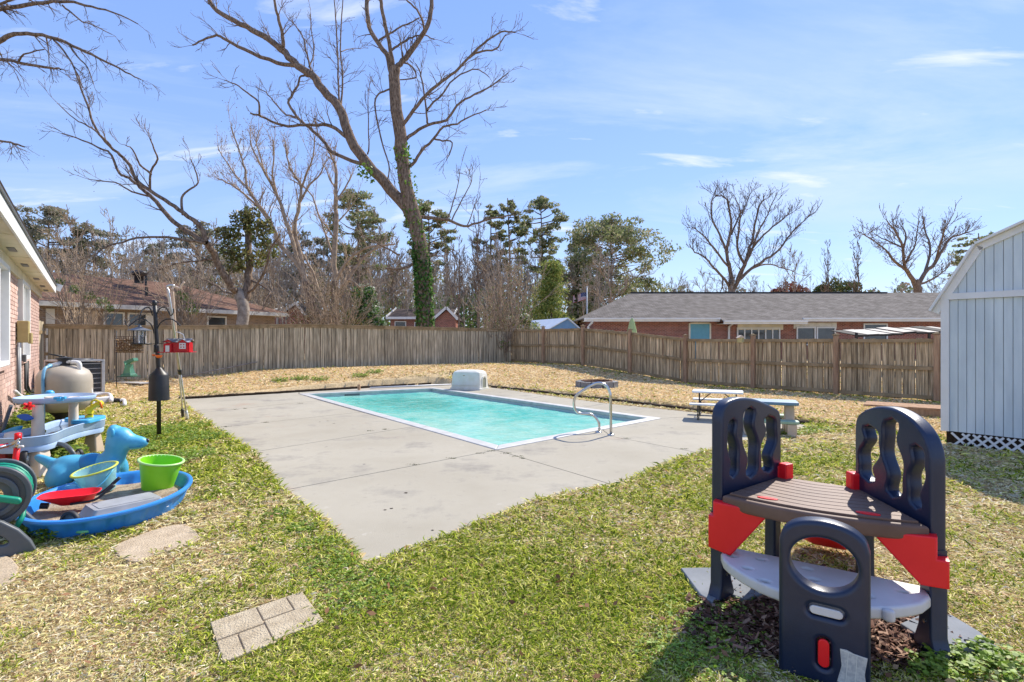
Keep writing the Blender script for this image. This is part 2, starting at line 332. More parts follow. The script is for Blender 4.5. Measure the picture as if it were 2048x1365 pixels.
M_soffit = mat('cream_soffit_board', (0.72,0.66,0.52), (0.58,0.53,0.40), scale=2.2, rough=0.7)

# ------------------------------------------------------------------ terrain
E0 = Vector(G(359, 800)); E1 = Vector(G(905, 766.6)); E2 = Vector(G(1612, 850))
def beyond(a, b, x, y):
    d = b-a; return (d.x*(y-a.y)-d.y*(x-a.x))/d.length
slab_px = [(359,800),(391,827),(428,857),(507,905),(565,982),(640,1035),(700,1092),(727,1133),(810,1104),(900,1071),(960,1043),(1000,1030),(1060,1005),(1150,984),(1231,972),(1300,942),(1350,921),(1400,907),(1440,896),(1500,882),(1620,857),(1612,850),(1438,830.5),(1328,819),(1212,807.5),(1094,791.5),(985,776),(870,768),(735,774.5),(598,782)]
slab = [G(*p) for p in slab_px]
pool_px = [(992,901),(598,789),(868.5,776.5),(1323,838)]
pool = [G(*p) for p in pool_px]
def inside(poly, x, y):
    c = False; n = len(poly); j = n-1
    for i in range(n):
        xi, yi = poly[i]; xj, yj = poly[j]
        if (yi > y) != (yj > y) and x < (xj-xi)*(y-yi)/(yj-yi)+xi: c = not c
        j = i
    return c
def np_inside(poly, X, Y):
    c = np.zeros(X.shape, bool); n = len(poly); j = n-1
    for i in range(n):
        xi, yi = poly[i]; xj, yj = poly[j]
        if yi != yj: c ^= ((yi > Y) != (yj > Y)) & (X < (xj-xi)*(Y-yi)/(yj-yi)+xi)
        j = i
    return c
def scale_poly(poly, k):
    cx = sum(p[0] for p in poly)/len(poly); cy = sum(p[1] for p in poly)/len(poly)
    return [(cx+(x-cx)*k, cy+(y-cy)*k) for x, y in poly]
HC = Vector((-12.74, 14.4)); HDIR = Vector((0.621, -0.784)); HN = Vector((0.784, 0.621))
slab_in = scale_poly(slab, 0.975); pool_big = scale_poly(pool, 1.03)
def np_ss(a, b, x):
    t = np.clip((x-a)/(b-a), 0, 1); return t*t*(3-2*t)
def terrain(X, Y):
    X = np.asarray(X, float); Y = np.asarray(Y, float)
    z = 0.38*np_ss(15.5, 20.5, -0.25*X+0.97*Y)
    dA = ((E1-E0).x*(Y-E0.y)-(E1-E0).y*(X-E0.x))/(E1-E0).length
    dB = ((E2-E1).x*(Y-E1.y)-(E2-E1).y*(X-E1.x))/(E2-E1).length
    d = np.maximum(dA, dB)
    z = z + 0.08*np_ss(0.10, 0.22, d)*np_ss(-9.6, -8.4, X)*(1-np_ss(5.0, 6.2, X))
    # low bank along the left house
    w = (X-HC.x)*HN.x+(Y-HC.y)*HN.y; s = (X-HC.x)*HDIR.x+(Y-HC.y)*HDIR.y
    z = np.maximum(z, 0.28*(1-np_ss(0.2, 1.3, w))*(w > -0.8)*(1-np_ss(3.5, 7.0, s)))
    z = np.where((d > 0.02) | ~np_inside(slab, X, Y), z, np.minimum(z, 0))
    z = np.where(np_inside(slab_in, X, Y), -0.14, z)
    z = np.where(np_inside(pool_big, X, Y), -1.3, z)
    return z
def tz(x, y): return float(terrain(np.array([x]), np.array([y]))[0])
def GT(u, v):
    z = 0.0
    for _ in range(12):
        x, y = G(u, v, z); z = 0.5*z+0.5*max(0, tz(x, y))
    return x, y, z

def axis(lo, hi, step, far_lo, far_hi):
    a = list(np.arange(lo, hi+1e-6, step)); s = step
    x = hi
    while x < far_hi: s *= 1.35; x += s; a.append(min(x, far_hi))
    s = step; x = lo; b = []
    while x > far_lo: s *= 1.35; x -= s; b.append(max(x, far_lo))
    return np.array(b[::-1]+a)
xs = axis(-16, 13, 0.12, -2000, 2000); ys = axis(1.5, 27, 0.12, -60, 2600)
XX, YY = np.meshgrid(xs, ys); ZZ = terrain(XX, YY)
rough = np.array([mnoise.noise(Vector((x*1.7, y*1.7, 3))) for x, y in zip(XX.ravel(), YY.ravel())]).reshape(XX.shape)
ZZ = ZZ+np.where(ZZ > -0.05, rough*0.012, 0)
nx_, ny_ = len(xs), len(ys); idx = np.arange(nx_*ny_).reshape(ny_, nx_)
fcs = np.stack([idx[:-1,:-1], idx[:-1,1:], idx[1:,1:], idx[1:,:-1]], -1).reshape(-1, 4)
def ground_mat():
    m = bpy.data.materials.new('lawn_thatch'); m.use_nodes = True; t = m.node_tree; b = t.nodes['Principled BSDF']; b.inputs['Roughness'].default_value = 0.95; b.inputs['Specular IOR Level'].default_value = 0.03
    tcn = N(t, 'ShaderNodeTexCoord')
    def nz(scale, det, lo, hi, ca, cb):
        n = N(t, 'ShaderNodeTexNoise'); n.inputs['Scale'].default_value = scale; n.inputs['Detail'].default_value = det; n.inputs['Roughness'].default_value = 0.65; t.links.new(tcn.outputs['Object'], n.inputs['Vector'])
        cr = N(t, 'ShaderNodeValToRGB'); cr.color_ramp.elements[0].position = lo; cr.color_ramp.elements[1].position = hi; cr.color_ramp.elements[0].color = (*ca,1); cr.color_ramp.elements[1].color = (*cb,1)
        t.links.new(n.outputs['Fac'], cr.inputs[0]); return n, cr
    n, a = nz(22, 10, 0.35, 0.65, (0.46,0.335,0.18), (0.70,0.54,0.32))
    _, g = nz(16, 10, 0.35, 0.65, (0.10,0.085,0.03), (0.30,0.24,0.10))
    _, msk = nz(0.45, 5, 0.42, 0.6, (0,0,0), (1,1,1))
    sepn = N(t, 'ShaderNodeSeparateXYZ'); t.links.new(tcn.outputs['Object'], sepn.inputs[0])
    mr = N(t, 'ShaderNodeMapRange'); mr.inputs[1].default_value = 9; mr.inputs[2].default_value = 13; mr.inputs[3].default_value = 1; mr.inputs[4].default_value = 0.15; t.links.new(sepn.outputs[1], mr.inputs[0])
    mu = N(t, 'ShaderNodeMath', operation='MULTIPLY'); t.links.new(msk.outputs[0], mu.inputs[0]); t.links.new(mr.outputs[0], mu.inputs[1])
    mx = N(t, 'ShaderNodeMix', data_type='RGBA'); t.links.new(mu.outputs[0], mx.inputs[0]); t.links.new(a.outputs[0], mx.inputs[6]); t.links.new(g.outputs[0], mx.inputs[7])
    t.links.new(mx.outputs[2], b.inputs['Base Color'])
    bp = N(t, 'ShaderNodeBump'); bp.inputs['Strength'].default_value = 0.7; bp.inputs['Distance'].default_value = 0.03; t.links.new(n.outputs['Fac'], bp.inputs['Height']); t.links.new(bp.outputs[0], b.inputs['Normal'])
    return m
M_ground = ground_mat()
gnd = np_mesh('ground', np.stack([XX, YY, ZZ], -1).reshape(-1, 3), fcs, M_ground, smooth=True)
tag(gnd, 'lawn ground of dormant straw and green grass across the back yard', kind='structure')

# ------------------------------------------------------------------ pool deck of concrete panels
deck = thing('pool_deck', 'pale grey concrete deck around the swimming pool', None, (0,0,0)); deck['kind'] = 'structure'
panels = [
 [(359,800),(391,827),(640,802),(598,789),(598,782)],
 [(391,827),(428,857),(722,825),(640,802)],
 [(428,857),(507,905),(828,854),(722,825)],
 [(507,905),(565,982),(992,901),(828,854)],
 [(565,982),(600,1008),(640,1035),(664,1056),(700,1092),(727,1133),(770,1122),(810,1104),(860,1090),(900,1071),(960,1043),(1000,1030),(1030,1013),(1060,1005),(1150,984),(1231,972),(992,901)],
 [(992,901),(1231,972),(1265,960),(1300,942),(1350,921),(1400,907),(1222,873.5),(1205,860.5)],
 [(1205,860.5),(1222,873.5),(1400,907),(1440,896),(1500,882),(1620,857),(1612,850),(1438,830.5),(1323,838)],
 [(1323,838),(1438,830.5),(1328,819),(1212,807.5),(1165,816.7)],
 [(1165,816.7),(1212,807.5),(1094,791.5),(1045,800.5)],
 [(1045,800.5),(1094,791.5),(985,776),(930,771),(900,776),(868.5,776.5)],
 [(598,789),(598,782),(735,774.5),(870,768),(930,771),(900,776),(868.5,776.5)],
]
def shrink(poly, d):
    n = len(poly); a = sum(poly[i][0]*poly[(i+1)%n][1]-poly[(i+1)%n][0]*poly[i][1] for i in range(n))
    s = 1 if a > 0 else -1; out = []
    for i in range(n):
        p0, p1, p2 = Vector(poly[i-1]), Vector(poly[i]), Vector(poly[(i+1)%n])
        e1 = (p1-p0); e2 = (p2-p1)
        if e1.length < 1e-6 or e2.length < 1e-6: out.append(tuple(p1)); continue
        e1.normalize(); e2.normalize()
        n1 = Vector((-e1.y, e1.x))*s; n2 = Vector((-e2.y, e2.x))*s; b = n1+n2
        if b.length < 0.2: out.append(tuple(p1)); continue
        b.normalize(); k = d/max(0.35, b.dot(n1)); out.append(tuple(p1+b*k))
    return out
mdeck = mat('deck_concrete', (0.33,0.295,0.225), (0.46,0.42,0.335), scale=0.55, rough=0.85, bump=0.22, bscale=140, contrast=(0.25,0.75), detail=14)
def deck_nodes():
    t = mdeck.node_tree; b = t.nodes['Principled BSDF']; old = b.inputs['Base Color'].links[0].from_socket; tcn = N(t, 'ShaderNodeTexCoord')
    def layer(old, scale, lo, hi, colr, fac, det=6):
        n = N(t, 'ShaderNodeTexNoise'); n.inputs['Scale'].default_value = scale; n.inputs['Detail'].default_value = det; n.inputs['Roughness'].default_value = 0.7; t.links.new(tcn.outputs['Object'], n.inputs['Vector'])
        cr = N(t, 'ShaderNodeMapRange'); cr.inputs[1].default_value = lo; cr.inputs[2].default_value = hi; cr.inputs[4].default_value = fac; t.links.new(n.outputs['Fac'], cr.inputs[0])
        mx = N(t, 'ShaderNodeMix', data_type='RGBA', blend_type='MIX'); t.links.new(cr.outputs[0], mx.inputs[0]); t.links.new(old, mx.inputs[6]); mx.inputs[7].default_value = (*colr, 1); return mx.outputs[2]
    o = layer(old, 1.1, 0.52, 0.70, (0.185,0.17,0.15), 0.72, 12)
    o = layer(o, 9.0, 0.62, 0.70, (0.20,0.18,0.16), 0.35, 4)
    o = layer(o, 0.7, 0.60, 0.72, (0.38,0.25,0.18), 0.65, 9)
    o = layer(o, 3.3, 0.66, 0.70, (0.50,0.46,0.38), 0.5, 4)
    o = layer(o, 2.1, 0.70, 0.73, (0.16,0.15,0.14), 0.8, 3)
    o = layer(o, 1.6, 0.64, 0.75, (0.28,0.33,0.34), 0.35, 6)
    n = N(t, 'ShaderNodeTexNoise'); n.inputs['Scale'].default_value = 160; n.inputs['Detail'].default_value = 3; t.links.new(tcn.outputs['Object'], n.inputs['Vector'])
    mx = N(t, 'ShaderNodeMix', data_type='RGBA', blend_type='MULTIPLY'); mx.inputs[0].default_value = 0.35; t.links.new(o, mx.inputs[6]); t.links.new(n.outputs['Fac'], mx.inputs[7])
    hs = N(t, 'ShaderNodeBrightContrast'); hs.inputs['Bright'].default_value = 0.0; t.links.new(mx.outputs[2], hs.inputs[0]); sc_ = N(t, 'ShaderNodeVectorMath', operation='SCALE'); sc_.inputs['Scale'].default_value = 1.2
    t.links.new(hs.outputs[0], sc_.inputs[0]); t.links.new(sc_.outputs[0], b.inputs['Base Color'])
deck_nodes()
for i, pl in enumerate(panels):
    q = [G(*p) for p in pl]
    # ragged lawn-side edges: subdivide and jitter the outer boundary a little
    mb = MB(); mb.prism(shrink(q, 0.007), -0.1, 0.0); mb.build('concrete_panel', mdeck, deck)
mb = MB()
for p in panels:
    q = [G(*a) for a in p]; mb.prism(shrink(q, -0.004), -0.13, -0.022)
jb = mb.build('joint_bed', M_soil, deck)

# ------------------------------------------------------------------ swimming pool
pt = thing('swimming_pool', 'rectangular turquoise swimming pool with white coping set in the concrete deck', 'swimming pool', (pool[0][0], pool[0][1], 0))
inner = shrink(pool, 0.20)
names = []
for i in range(4):
    a, b = pool[i], pool[(i+1)%4]; c, d = inner[(i+1)%4], inner[i]
    mb = MB(); mb.prism(shrink([a, b, c, d], 0.0015), -0.06, 0.012); mb.build('coping', M_coping, pt, bevel=0.012)
M_poolwall = mat('pool_wall_liner', (0.42,0.50,0.50), (0.50,0.57,0.56), scale=3, rough=0.5)
mb = MB()
inn2 = shrink(pool, 0.255)
for i in range(4):
    a, b = inner[i], inner[(i+1)%4]; c, d = shrink(pool, 0.17)[(i+1)%4], shrink(pool, 0.17)[i]
    mb.prism([a, b, c, d], -1.2, -0.061)
mb.build('pool_wall', M_poolwall, pt)
mb = MB(); mb.prism(shrink(pool, 0.1), -1.22, -1.15); mb.build('pool_floor', M_poolwall, pt)
def water_mat():
    m = bpy.data.materials.new('pool_water'); m.use_nodes = True; t = m.node_tree; b = t.nodes['Principled BSDF']
    b.inputs['Roughness'].default_value = 0.10; b.inputs['IOR'].default_value = 1.33; b.inputs['Specular IOR Level'].default_value = 0.4
    tcn = N(t, 'ShaderNodeTexCoord')
    at = N(t, 'ShaderNodeAttribute', attribute_name='tint')      # how deep the basin is below each point of the surface
    cr = N(t, 'ShaderNodeValToRGB'); e = cr.color_ramp.elements; e[0].color = (0.33,0.62,0.50,1); e[1].color = (0.0,0.34,0.27,1); e.new(0.5).color = (0.08,0.50,0.41,1)
    nzd = N(t, 'ShaderNodeTexNoise'); nzd.inputs['Scale'].default_value = 2.4; nzd.inputs['Detail'].default_value = 5; t.links.new(tcn.outputs['Object'], nzd.inputs['Vector'])
    q1 = N(t, 'ShaderNodeMath', operation='MULTIPLY_ADD'); q1.inputs[1].default_value = 1.1; q1.inputs[2].default_value = -0.52; t.links.new(nzd.outputs['Fac'], q1.inputs[0])
    q2 = N(t, 'ShaderNodeMath', operation='ADD'); t.links.new(q1.outputs[0], q2.inputs[0]); t.links.new(at.outputs['Fac'], q2.inputs[1]); t.links.new(q2.outputs[0], cr.inputs[0])
    # pale milky streaks riding on the surface
    mp2 = N(t, 'ShaderNodeMapping', vector_type='TEXTURE'); mp2.inputs['Rotation'].default_value = (0,0,R(-12)); mp2.inputs['Scale'].default_value = (1.0,0.38,1); t.links.new(tcn.outputs['Object'], mp2.inputs[0])
    ns = N(t, 'ShaderNodeTexNoise'); ns.inputs['Scale'].default_value = 3.4; ns.inputs['Detail'].default_value = 7; ns.inputs['Roughness'].default_value = 0.6; ns.inputs['Distortion'].default_value = 1.2; t.links.new(mp2.outputs[0], ns.inputs['Vector'])
    mr2 = N(t, 'ShaderNodeMapRange'); mr2.inputs[1].default_value = 0.42; mr2.inputs[2].default_value = 0.72; mr2.inputs[4].default_value = 0.5; t.links.new(ns.outputs['Fac'], mr2.inputs[0])
    mx = N(t, 'ShaderNodeMix', data_type='RGBA'); t.links.new(mr2.outputs[0], mx.inputs[0]); t.links.new(cr.outputs[0], mx.inputs[6]); mx.inputs[7].default_value = (0.50,0.76,0.64,1)
    t.links.new(mx.outputs[2], b.inputs['Base Color'])
    nb = N(t, 'ShaderNodeTexNoise'); nb.inputs['Scale'].default_value = 5.5; nb.inputs['Detail'].default_value = 4; nb.inputs['Distortion'].default_value = 0.8; t.links.new(mp2.outputs[0], nb.inputs['Vector'])
    bp = N(t, 'ShaderNodeBump'); bp.inputs['Strength'].default_value = 0.5; bp.inputs['Distance'].default_value = 0.05; t.links.new(nb.outputs['Fac'], bp.inputs['Height']); t.links.new(bp.outputs[0], b.inputs['Normal'])
    return m
wp = shrink(pool, 0.195)
# gently displaced surface grid
A_, B_, C_, D_ = [Vector(p) for p in wp]; nu, nv = 220, 90; vv = np.zeros(((nu+1)*(nv+1), 3)); dep = np.zeros((nu+1)*(nv+1)); k = 0
for i in range(nu+1):
    for j in range(nv+1):
        p = A_.lerp(B_, i/nu).lerp(D_.lerp(C_, i/nu), j/nv)
        h = 0.011*mnoise.noise(Vector((p.x*2.6+0.8*p.y, p.y*4.5, 1)))+0.005*mnoise.noise(Vector((p.x*8, p.y*11, 5)))
        nz_ = mnoise.noise(Vector((p.x*0.6, p.y*0.6, 2)))
        dep[k] = 0.12+1.15*math.exp(-(((i/nu-0.74-0.1*nz_)/0.22)**2+((j/nv-0.50-0.15*nz_)/0.34)**2))+0.30*math.exp(-(((i/nu-0.35)/0.22)**2+((j/nv-0.72-.2*nz_)/0.22)**2))+0.25*nz_; vv[k] = (p.x-pool[0][0], p.y-pool[0][1], -0.10+h); k += 1
idw = np.arange((nu+1)*(nv+1)).reshape(nu+1, nv+1)
fw = np.stack([idw[:-1,:-1], idw[1:,:-1], idw[1:,1:], idw[:-1,1:]], -1).reshape(-1, 4)
np_mesh('water', vv, fw, water_mat(), pt, np.stack([dep,dep,dep,np.ones_like(dep)],1), smooth=True)
# skimmer mouth in the far-left wall
q = G(670, 789.5)
skd = (Vector(pool[2])-Vector(pool[1])).normalized()
p0 = Vector(inner[1])+skd*0.95
mb = MB(); mb.beam((p0.x, p0.y, -0.068), (p0.x+skd.x*0.42, p0.y+skd.y*0.42, -0.068), 0.03, 0.04)
mb.build('skimmer', M_dgrey, pt)

# dark soil edging along the raised lawn
mb = MB()
for a, b, n in ((E0, E1, 60), (E1, E2, 66)):
    d = (b-a).normalized(); nn = Vector((-d.y, d.x))
    for i in range(n):
        p = a.lerp(b, i/n)+nn*0.07; q = a.lerp(b, (i+1)/n)+nn*0.07
        z = min(0.085, tz(p.x+nn.x*0.25, p.y+nn.y*0.25)+0.01); jit = rng.uniform(-0.025, 0.025)
        mb.beam((p.x+nn.x*jit, p.y+nn.y*jit, z/2-0.045), (q.x+nn.x*jit, q.y+nn.y*jit, z/2-0.045), 0.16, z+0.03+rng.uniform(-.012,.012))
tag(mb.build('garden_edging', M_soil, None, bevel=0.01, seg=1), 'dark soil edging strip between raised straw lawn and pool deck', kind='structure')

# ------------------------------------------------------------------ fences
def picket_mesh(name, w, h, t, m):
    mb = MB(); mb.box((0,0,h/2), (w, t, h)); me = bpy.data.meshes.new(name); me.from_pydata(mb.v, [], mb.f); me.materials.append(m); return me
KC = Vector((-0.05, 24.9)); KL = Vector((-13.3, 15.2)); KR = Vector((10.1, 12.7))
def fence_ground(a, b, t):
    p = a.lerp(b, t); return tz(p.x, p.y)
# rear fence (boards face the yard, cap on top)
rf = thing('wooden_fence', 'grey weathered rear picket fence with a flat cap rail running across the whole left half', 'fence', (KC.x, KC.y, 0.3))
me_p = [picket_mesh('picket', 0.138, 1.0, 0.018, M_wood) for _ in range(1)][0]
d = KL-KC; L = d.length; dn = d.normalized(); angr = math.atan2(dn.y, dn.x)
nn = Vector((-dn.y, dn.x))            # towards the yard?
if nn.y > 0: nn = -nn
s = 0.07
def rear_h(t): return 1.52+0.10*t
while s < L-0.02:
    t = s/L; p = KC.lerp(KL, t); z0 = tz(p.x, p.y); h = rear_h(t)-0.03+rng.uniform(-0.008, 0.008)
    w = rng.uniform(0.93, 1.03)
    off = rng.uniform(0, 0.012)
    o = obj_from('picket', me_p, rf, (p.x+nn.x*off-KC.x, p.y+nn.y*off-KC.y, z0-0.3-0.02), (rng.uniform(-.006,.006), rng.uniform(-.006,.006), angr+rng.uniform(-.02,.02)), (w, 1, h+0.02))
    s += 0.138*w+rng.uniform(0.001, 0.006)
def along(a, b, s): 
    dd = (b-a).normalized(); return a+dd*s
mbc = None
nseg = 7
for i in range(nseg):
    ta, tb = i/nseg, (i+1)/nseg; a, b = KC.lerp(KL, ta), KC.lerp(KL, tb)
    za, zb = tz(a.x, a.y)+rear_h(ta), tz(b.x, b.y)+rear_h(tb)
    g_ = (b-a).normalized()*0.004
    MB().beam((a.x+nn.x*.01+g_.x, a.y+nn.y*.01+g_.y, za+0.018), (b.x+nn.x*.01-g_.x, b.y+nn.y*.01-g_.y, zb+0.018), 0.12, 0.038).build('cap_rail', M_rail, rf)
    for hz in (0.25, 0.8, 1.3):
        MB().beam((a.x-nn.x*.035+g_.x, a.y-nn.y*.035+g_.y, za-rear_h(ta)+hz), (b.x-nn.x*.035-g_.x, b.y-nn.y*.035-g_.y, zb-rear_h(tb)+hz), 0.04, 0.09).build('rail', M_rail, rf)
# fascia board under the cap
for i in range(nseg):
    ta, tb = i/nseg, (i+1)/nseg; a, b = KC.lerp(KL, ta), KC.lerp(KL, tb)
    za, zb = tz(a.x, a.y)+rear_h(ta), tz(b.x, b.y)+rear_h(tb); g_ = (b-a).normalized()*0.004
    MB().beam((a.x+nn.x*.036+g_.x, a.y+nn.y*.036+g_.y, za-0.05), (b.x+nn.x*.036-g_.x, b.y+nn.y*.036-g_.y, zb-0.05), 0.02, 0.085).build('trim_board', M_rail, rf)
# short side fence by the house corner
sf = thing('side_fence', 'short sunlit side fence between the pink brick house corner and the rear fence', 'fence', (KL.x, KL.y, 0.3))
Ks = Vector((-12.95, 14.0)); d2 = Ks-KL; a2 = math.atan2(d2.y, d2.x); nb_ = int(d2.length/0.145)
for i in range(nb_):
    p = KL+d2.normalized()*(0.09+i*0.145)
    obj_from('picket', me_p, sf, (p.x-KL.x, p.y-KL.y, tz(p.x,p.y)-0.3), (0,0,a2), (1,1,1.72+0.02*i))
MB().beam((KL.x,KL.y+.03,1.7),(Ks.x,Ks.y+.03,1.7),0.04,0.09).build('rail', M_rail, sf)
# right fence (posts and rails face the yard)
gf = thing('post_fence', 'brown picket fence with posts and three rails facing the yard on the right', 'fence', (KC.x, KC.y, 0.3))
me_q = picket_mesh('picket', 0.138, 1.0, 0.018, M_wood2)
KR2 = Vector((KR.x+(KR.x-KC.x)*0.145*1.0, KR.y+(KR.y-KC.y)*0.145))
d = KR2-KC; L = d.length; dn = d.normalized(); angf = math.atan2(dn.y, dn.x); nn = Vector((dn.y, -dn.x))   # towards yard
if nn.dot(Vector((-1,-1))) < 0: nn = -nn
hf = 1.50
s = 0.08; Lp = (KR-KC).length
while s < L:
    p = KC+dn*s; z0 = tz(p.x, p.y); w = rng.uniform(0.88, 1.03); t = s/L
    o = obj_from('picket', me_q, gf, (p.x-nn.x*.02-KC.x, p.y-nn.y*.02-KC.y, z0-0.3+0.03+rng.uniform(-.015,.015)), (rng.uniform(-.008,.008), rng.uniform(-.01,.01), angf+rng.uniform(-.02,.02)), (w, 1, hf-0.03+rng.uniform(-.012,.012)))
    s += 0.138*w+(rng.choice((0.001,0.002,0.004,0.004,0.009,0.014)) if t > 0.45 else rng.uniform(0.001, 0.005))
posts = [0.0, 0.142, 0.288, 0.434, 0.578, 0.722, 0.864, 1.0, 1.142]
for k, tp in enumerate(posts):
    p = KC.lerp(KR, tp)+nn*0.055; z0 = tz(p.x, p.y); hh = hf+0.10+rng.uniform(-.015,.02)
    if k == 0: continue
    mb = MB(); mb.box((p.x, p.y, z0+hh/2-0.05), (0.11, 0.11, hh+0.1), angf); po = mb.build('post', M_post, gf, bevel=0.006, seg=1)
    mb = MB(); mb.box((p.x, p.y, z0+hh+0.02), (0.15, 0.15, 0.025), angf); mb.add([(p.x-.05,p.y-.05,z0+hh+.033),(p.x+.05,p.y-.05,z0+hh+.033),(p.x+.05,p.y+.05,z0+hh+.033),(p.x-.05,p.y+.05,z0+hh+.033),(p.x,p.y,z0+hh+.075)], [(0,1,4),(1,2,4),(2,3,4),(3,0,4)])
    mb.build('post_cap', M_rail, po)
for k in range(len(posts)-1):
    a, b = KC.lerp(KR, posts[k]), KC.lerp(KR, posts[k+1])
    a = a+dn*0.06+nn*0.018; b = b-dn*0.06+nn*0.018
    for hz, hh, ww in ((0.10,0.09,.04),(0.80,0.09,.04),(1.46,0.09,.04)):
        MB().beam((a.x,a.y,tz(a.x,a.y)+hz+rng.uniform(-.01,.01)),(b.x,b.y,tz(b.x,b.y)+hz+rng.uniform(-.01,.01)), ww, hh).build('rail', M_rail, gf)

# ------------------------------------------------------------------ left house (pale pink brick)
rzh = math.atan2(HDIR.y, HDIR.x)
hs = thing('brick_house', 'pale pink brick house with a white fascia and cream eave at the left edge', 'house', (HC.x, HC.y, 0), rzh)
hl = lambda mb, *a, **k: mb.build(*a, local=True, **k)
W1 = (3.9, 5.5); W2 = (7.7, 9.4); SOF = 2.81
mb = MB(); 
for x0, x1, z0, z1 in ((0,W1[0],0,2.62),(W1[0],W1[1],0,1.08),(W1[1],W2[0],0,2.62),(W2[0],W2[1],0,1.08),(W2[1],13,0,2.62)):
    mb.box(((x0+x1)/2, -0.11, (z0+z1)/2), (x1-x0, 0.2, z1-z0))
mb.box((0.1,-3,1.3),(0.2,5.6,2.6)); hl(mb, 'wall', M_mortar, hs)
bm_ = MB(); bm_.box((0,0,0),(0.2,0.1,0.066)); me_b = bpy.data.meshes.new('brick'); me_b.from_pydata(bm_.v, [], bm_.f); me_b.materials.append(M_brickpale)
cand = []
row = 0; z = 0.05
while z < 2.58:
    x = 0.1 if row % 2 == 0 else 0.205
    while x < 9.9:
        cut = any(w[0]-0.02 < x+0.09 and x-0.09 < w[1]+0.02 and z > 1.02 for w in (W1, W2))
        if not cut: cand.append((x, z))
        x += 0.21
    z += 0.0765; row += 1
vis = sorted([c for c in cand if (5.5 < c[0] < 7.7) and c[1] > 0.55 and c[1] < 2.5], key=lambda c: -c[0])[:292]
vset = set(vis)
for x, z in vis: obj_from('brick', me_b, hs, (x, -0.038+rng.uniform(-.002,.002), z))
mb = MB()
for c in cand:
    if c in vset: continue
    mb.box((c[0], -0.038+rng.uniform(-.002,.002), c[1]), (0.2, 0.1, 0.066))
o = hl(mb, 'brickwork', M_brickpale, hs); o['kind'] = 'stuff'
hl(MB().box((6.3,0.02,2.71),(13.4,0.05,0.18)), 'frieze_board', M_soffit, hs)
hl(MB().box((6.3,0.155,SOF+0.01),(13.4,0.31,0.02)), 'soffit', M_soffit, hs)
for x in (0.25, 1.6, 3.6, 6.3, 8.4, 10.5):
    hl(MB().box((x,0.16,SOF-0.004),(0.42,0.09,0.016)), 'soffit_vent', M_dgrey, hs)
for x in (2.7,5.1,7.5,9.9): hl(MB().box((x,0.155,SOF-0.003),(0.02,0.30,0.008)), 'batten', M_soffit, hs)
hl(MB().box((6.3,0.325,SOF+0.07),(13.5,0.03,0.19)), 'fascia', M_white, hs, bevel=0.004)
hl(MB().box((-0.42,-1.7,SOF+0.9),(0.03,4.6,0.19), M=Matrix.Rotation(R(-20),4,'X')), 'fascia', M_white, hs)
mb = MB(); mb.box((6.3,-2.19,SOF+1.15),(13.7,5.4,0.05), M=Matrix.Rotation(R(-20),4,'X')); hl(mb, 'roof', M_roofdark, hs)
hl(MB().box((6.3,0.35,SOF+0.18),(13.6,0.03,0.02)), 'drip_edge', M_dgrey, hs)
for W in (W1, W2):
    xm = (W[0]+W[1])/2
    fr = MB(); 
    for xx in (W[0]+0.04, W[1]-0.04): fr.box((xx, 0.0, 1.85), (0.08, 0.16, 1.54))
    fr.box((xm,0.0,1.11),(W[1]-W[0]-.16,0.16,0.07)); fr.box((xm,0.0,2.59),(W[1]-W[0]-.16,0.16,0.07)); fr.box((xm,-0.01,1.85),(0.06,0.12,1.40))
    w_ = hl(fr, 'window', M_white, hs, bevel=0.005)
    hl(MB().box((xm,-0.045,1.85),(W[1]-W[0]-.17,0.02,1.40)), 'pane', mat('white_blind',(0.62,0.60,0.60),rough=0.3), w_)
    hl(MB().box((xm,0.015,1.045),(W[1]-W[0]+.1,0.13,0.05)), 'sill', M_brickpale, hs, bevel=0.004)
    # painted casing that stands proud on the far jamb
    hl(MB().box((W[0]-0.03,0.03,1.85),(0.05,0.10,1.56)), 'casing', M_white, w_)
eb = hl(MB().box((5.85,0.11,1.62),(0.30,0.16,0.40)), 'meter_box', M_gold, hs, bevel=0.012)
hl(MB().box((5.85,0.205,1.50),(0.24,0.05,0.20)), 'meter_cover', M_gold, eb, bevel=0.01)
for (x, r, ya, z1, z0, m_) in ((6.0,0.03,0.06,1.42,0.3,M_aclight),(6.1,0.022,0.05,1.35,0.3,M_ac),(5.7,0.016,0.05,1.42,0.75,M_black)):
    hl(MB().tube([(x,ya,z1),(x,ya,z0)], r, 8), 'conduit', m_, hs, smooth=True)
hl(MB().box((5.45,0.07,1.12),(0.16,0.1,0.14)), 'junction_box', M_ac, hs, bevel=0.008)
hl(MB().tube([(4.6,0.07,1.05),(4.6,0.07,0.55),(4.5,0.10,0.42),(4.1,0.28,0.33),(3.3,0.7,0.31)], 0.035, 8), 'conduit', M_blackp, hs, smooth=True)
hl(MB().tube([(4.75,0.06,1.05),(4.75,0.06,0.5),(4.7,0.12,0.38),(4.4,0.4,0.31),(3.6,0.9,0.30)], 0.022, 8), 'conduit', M_blackp, hs, smooth=True)
hl(MB().tube([(7.2,0.10,0.62),(6.5,0.10,0.50),(6.0,0.12,0.42)], 0.03, 8), 'drain_pipe', M_white, hs, smooth=True)

# ------------------------------------------------------------------ storage shed (right edge)
SC = Vector((6.02, 7.5)); rzs = rzh
sh = thing('garden_shed', 'pale blue garden shed with a barn roof and white trim at the right edge', 'shed', (SC.x, SC.y, 0), rzs)
sl = lambda mb, *a, **k: mb.build(*a, local=True, **k)
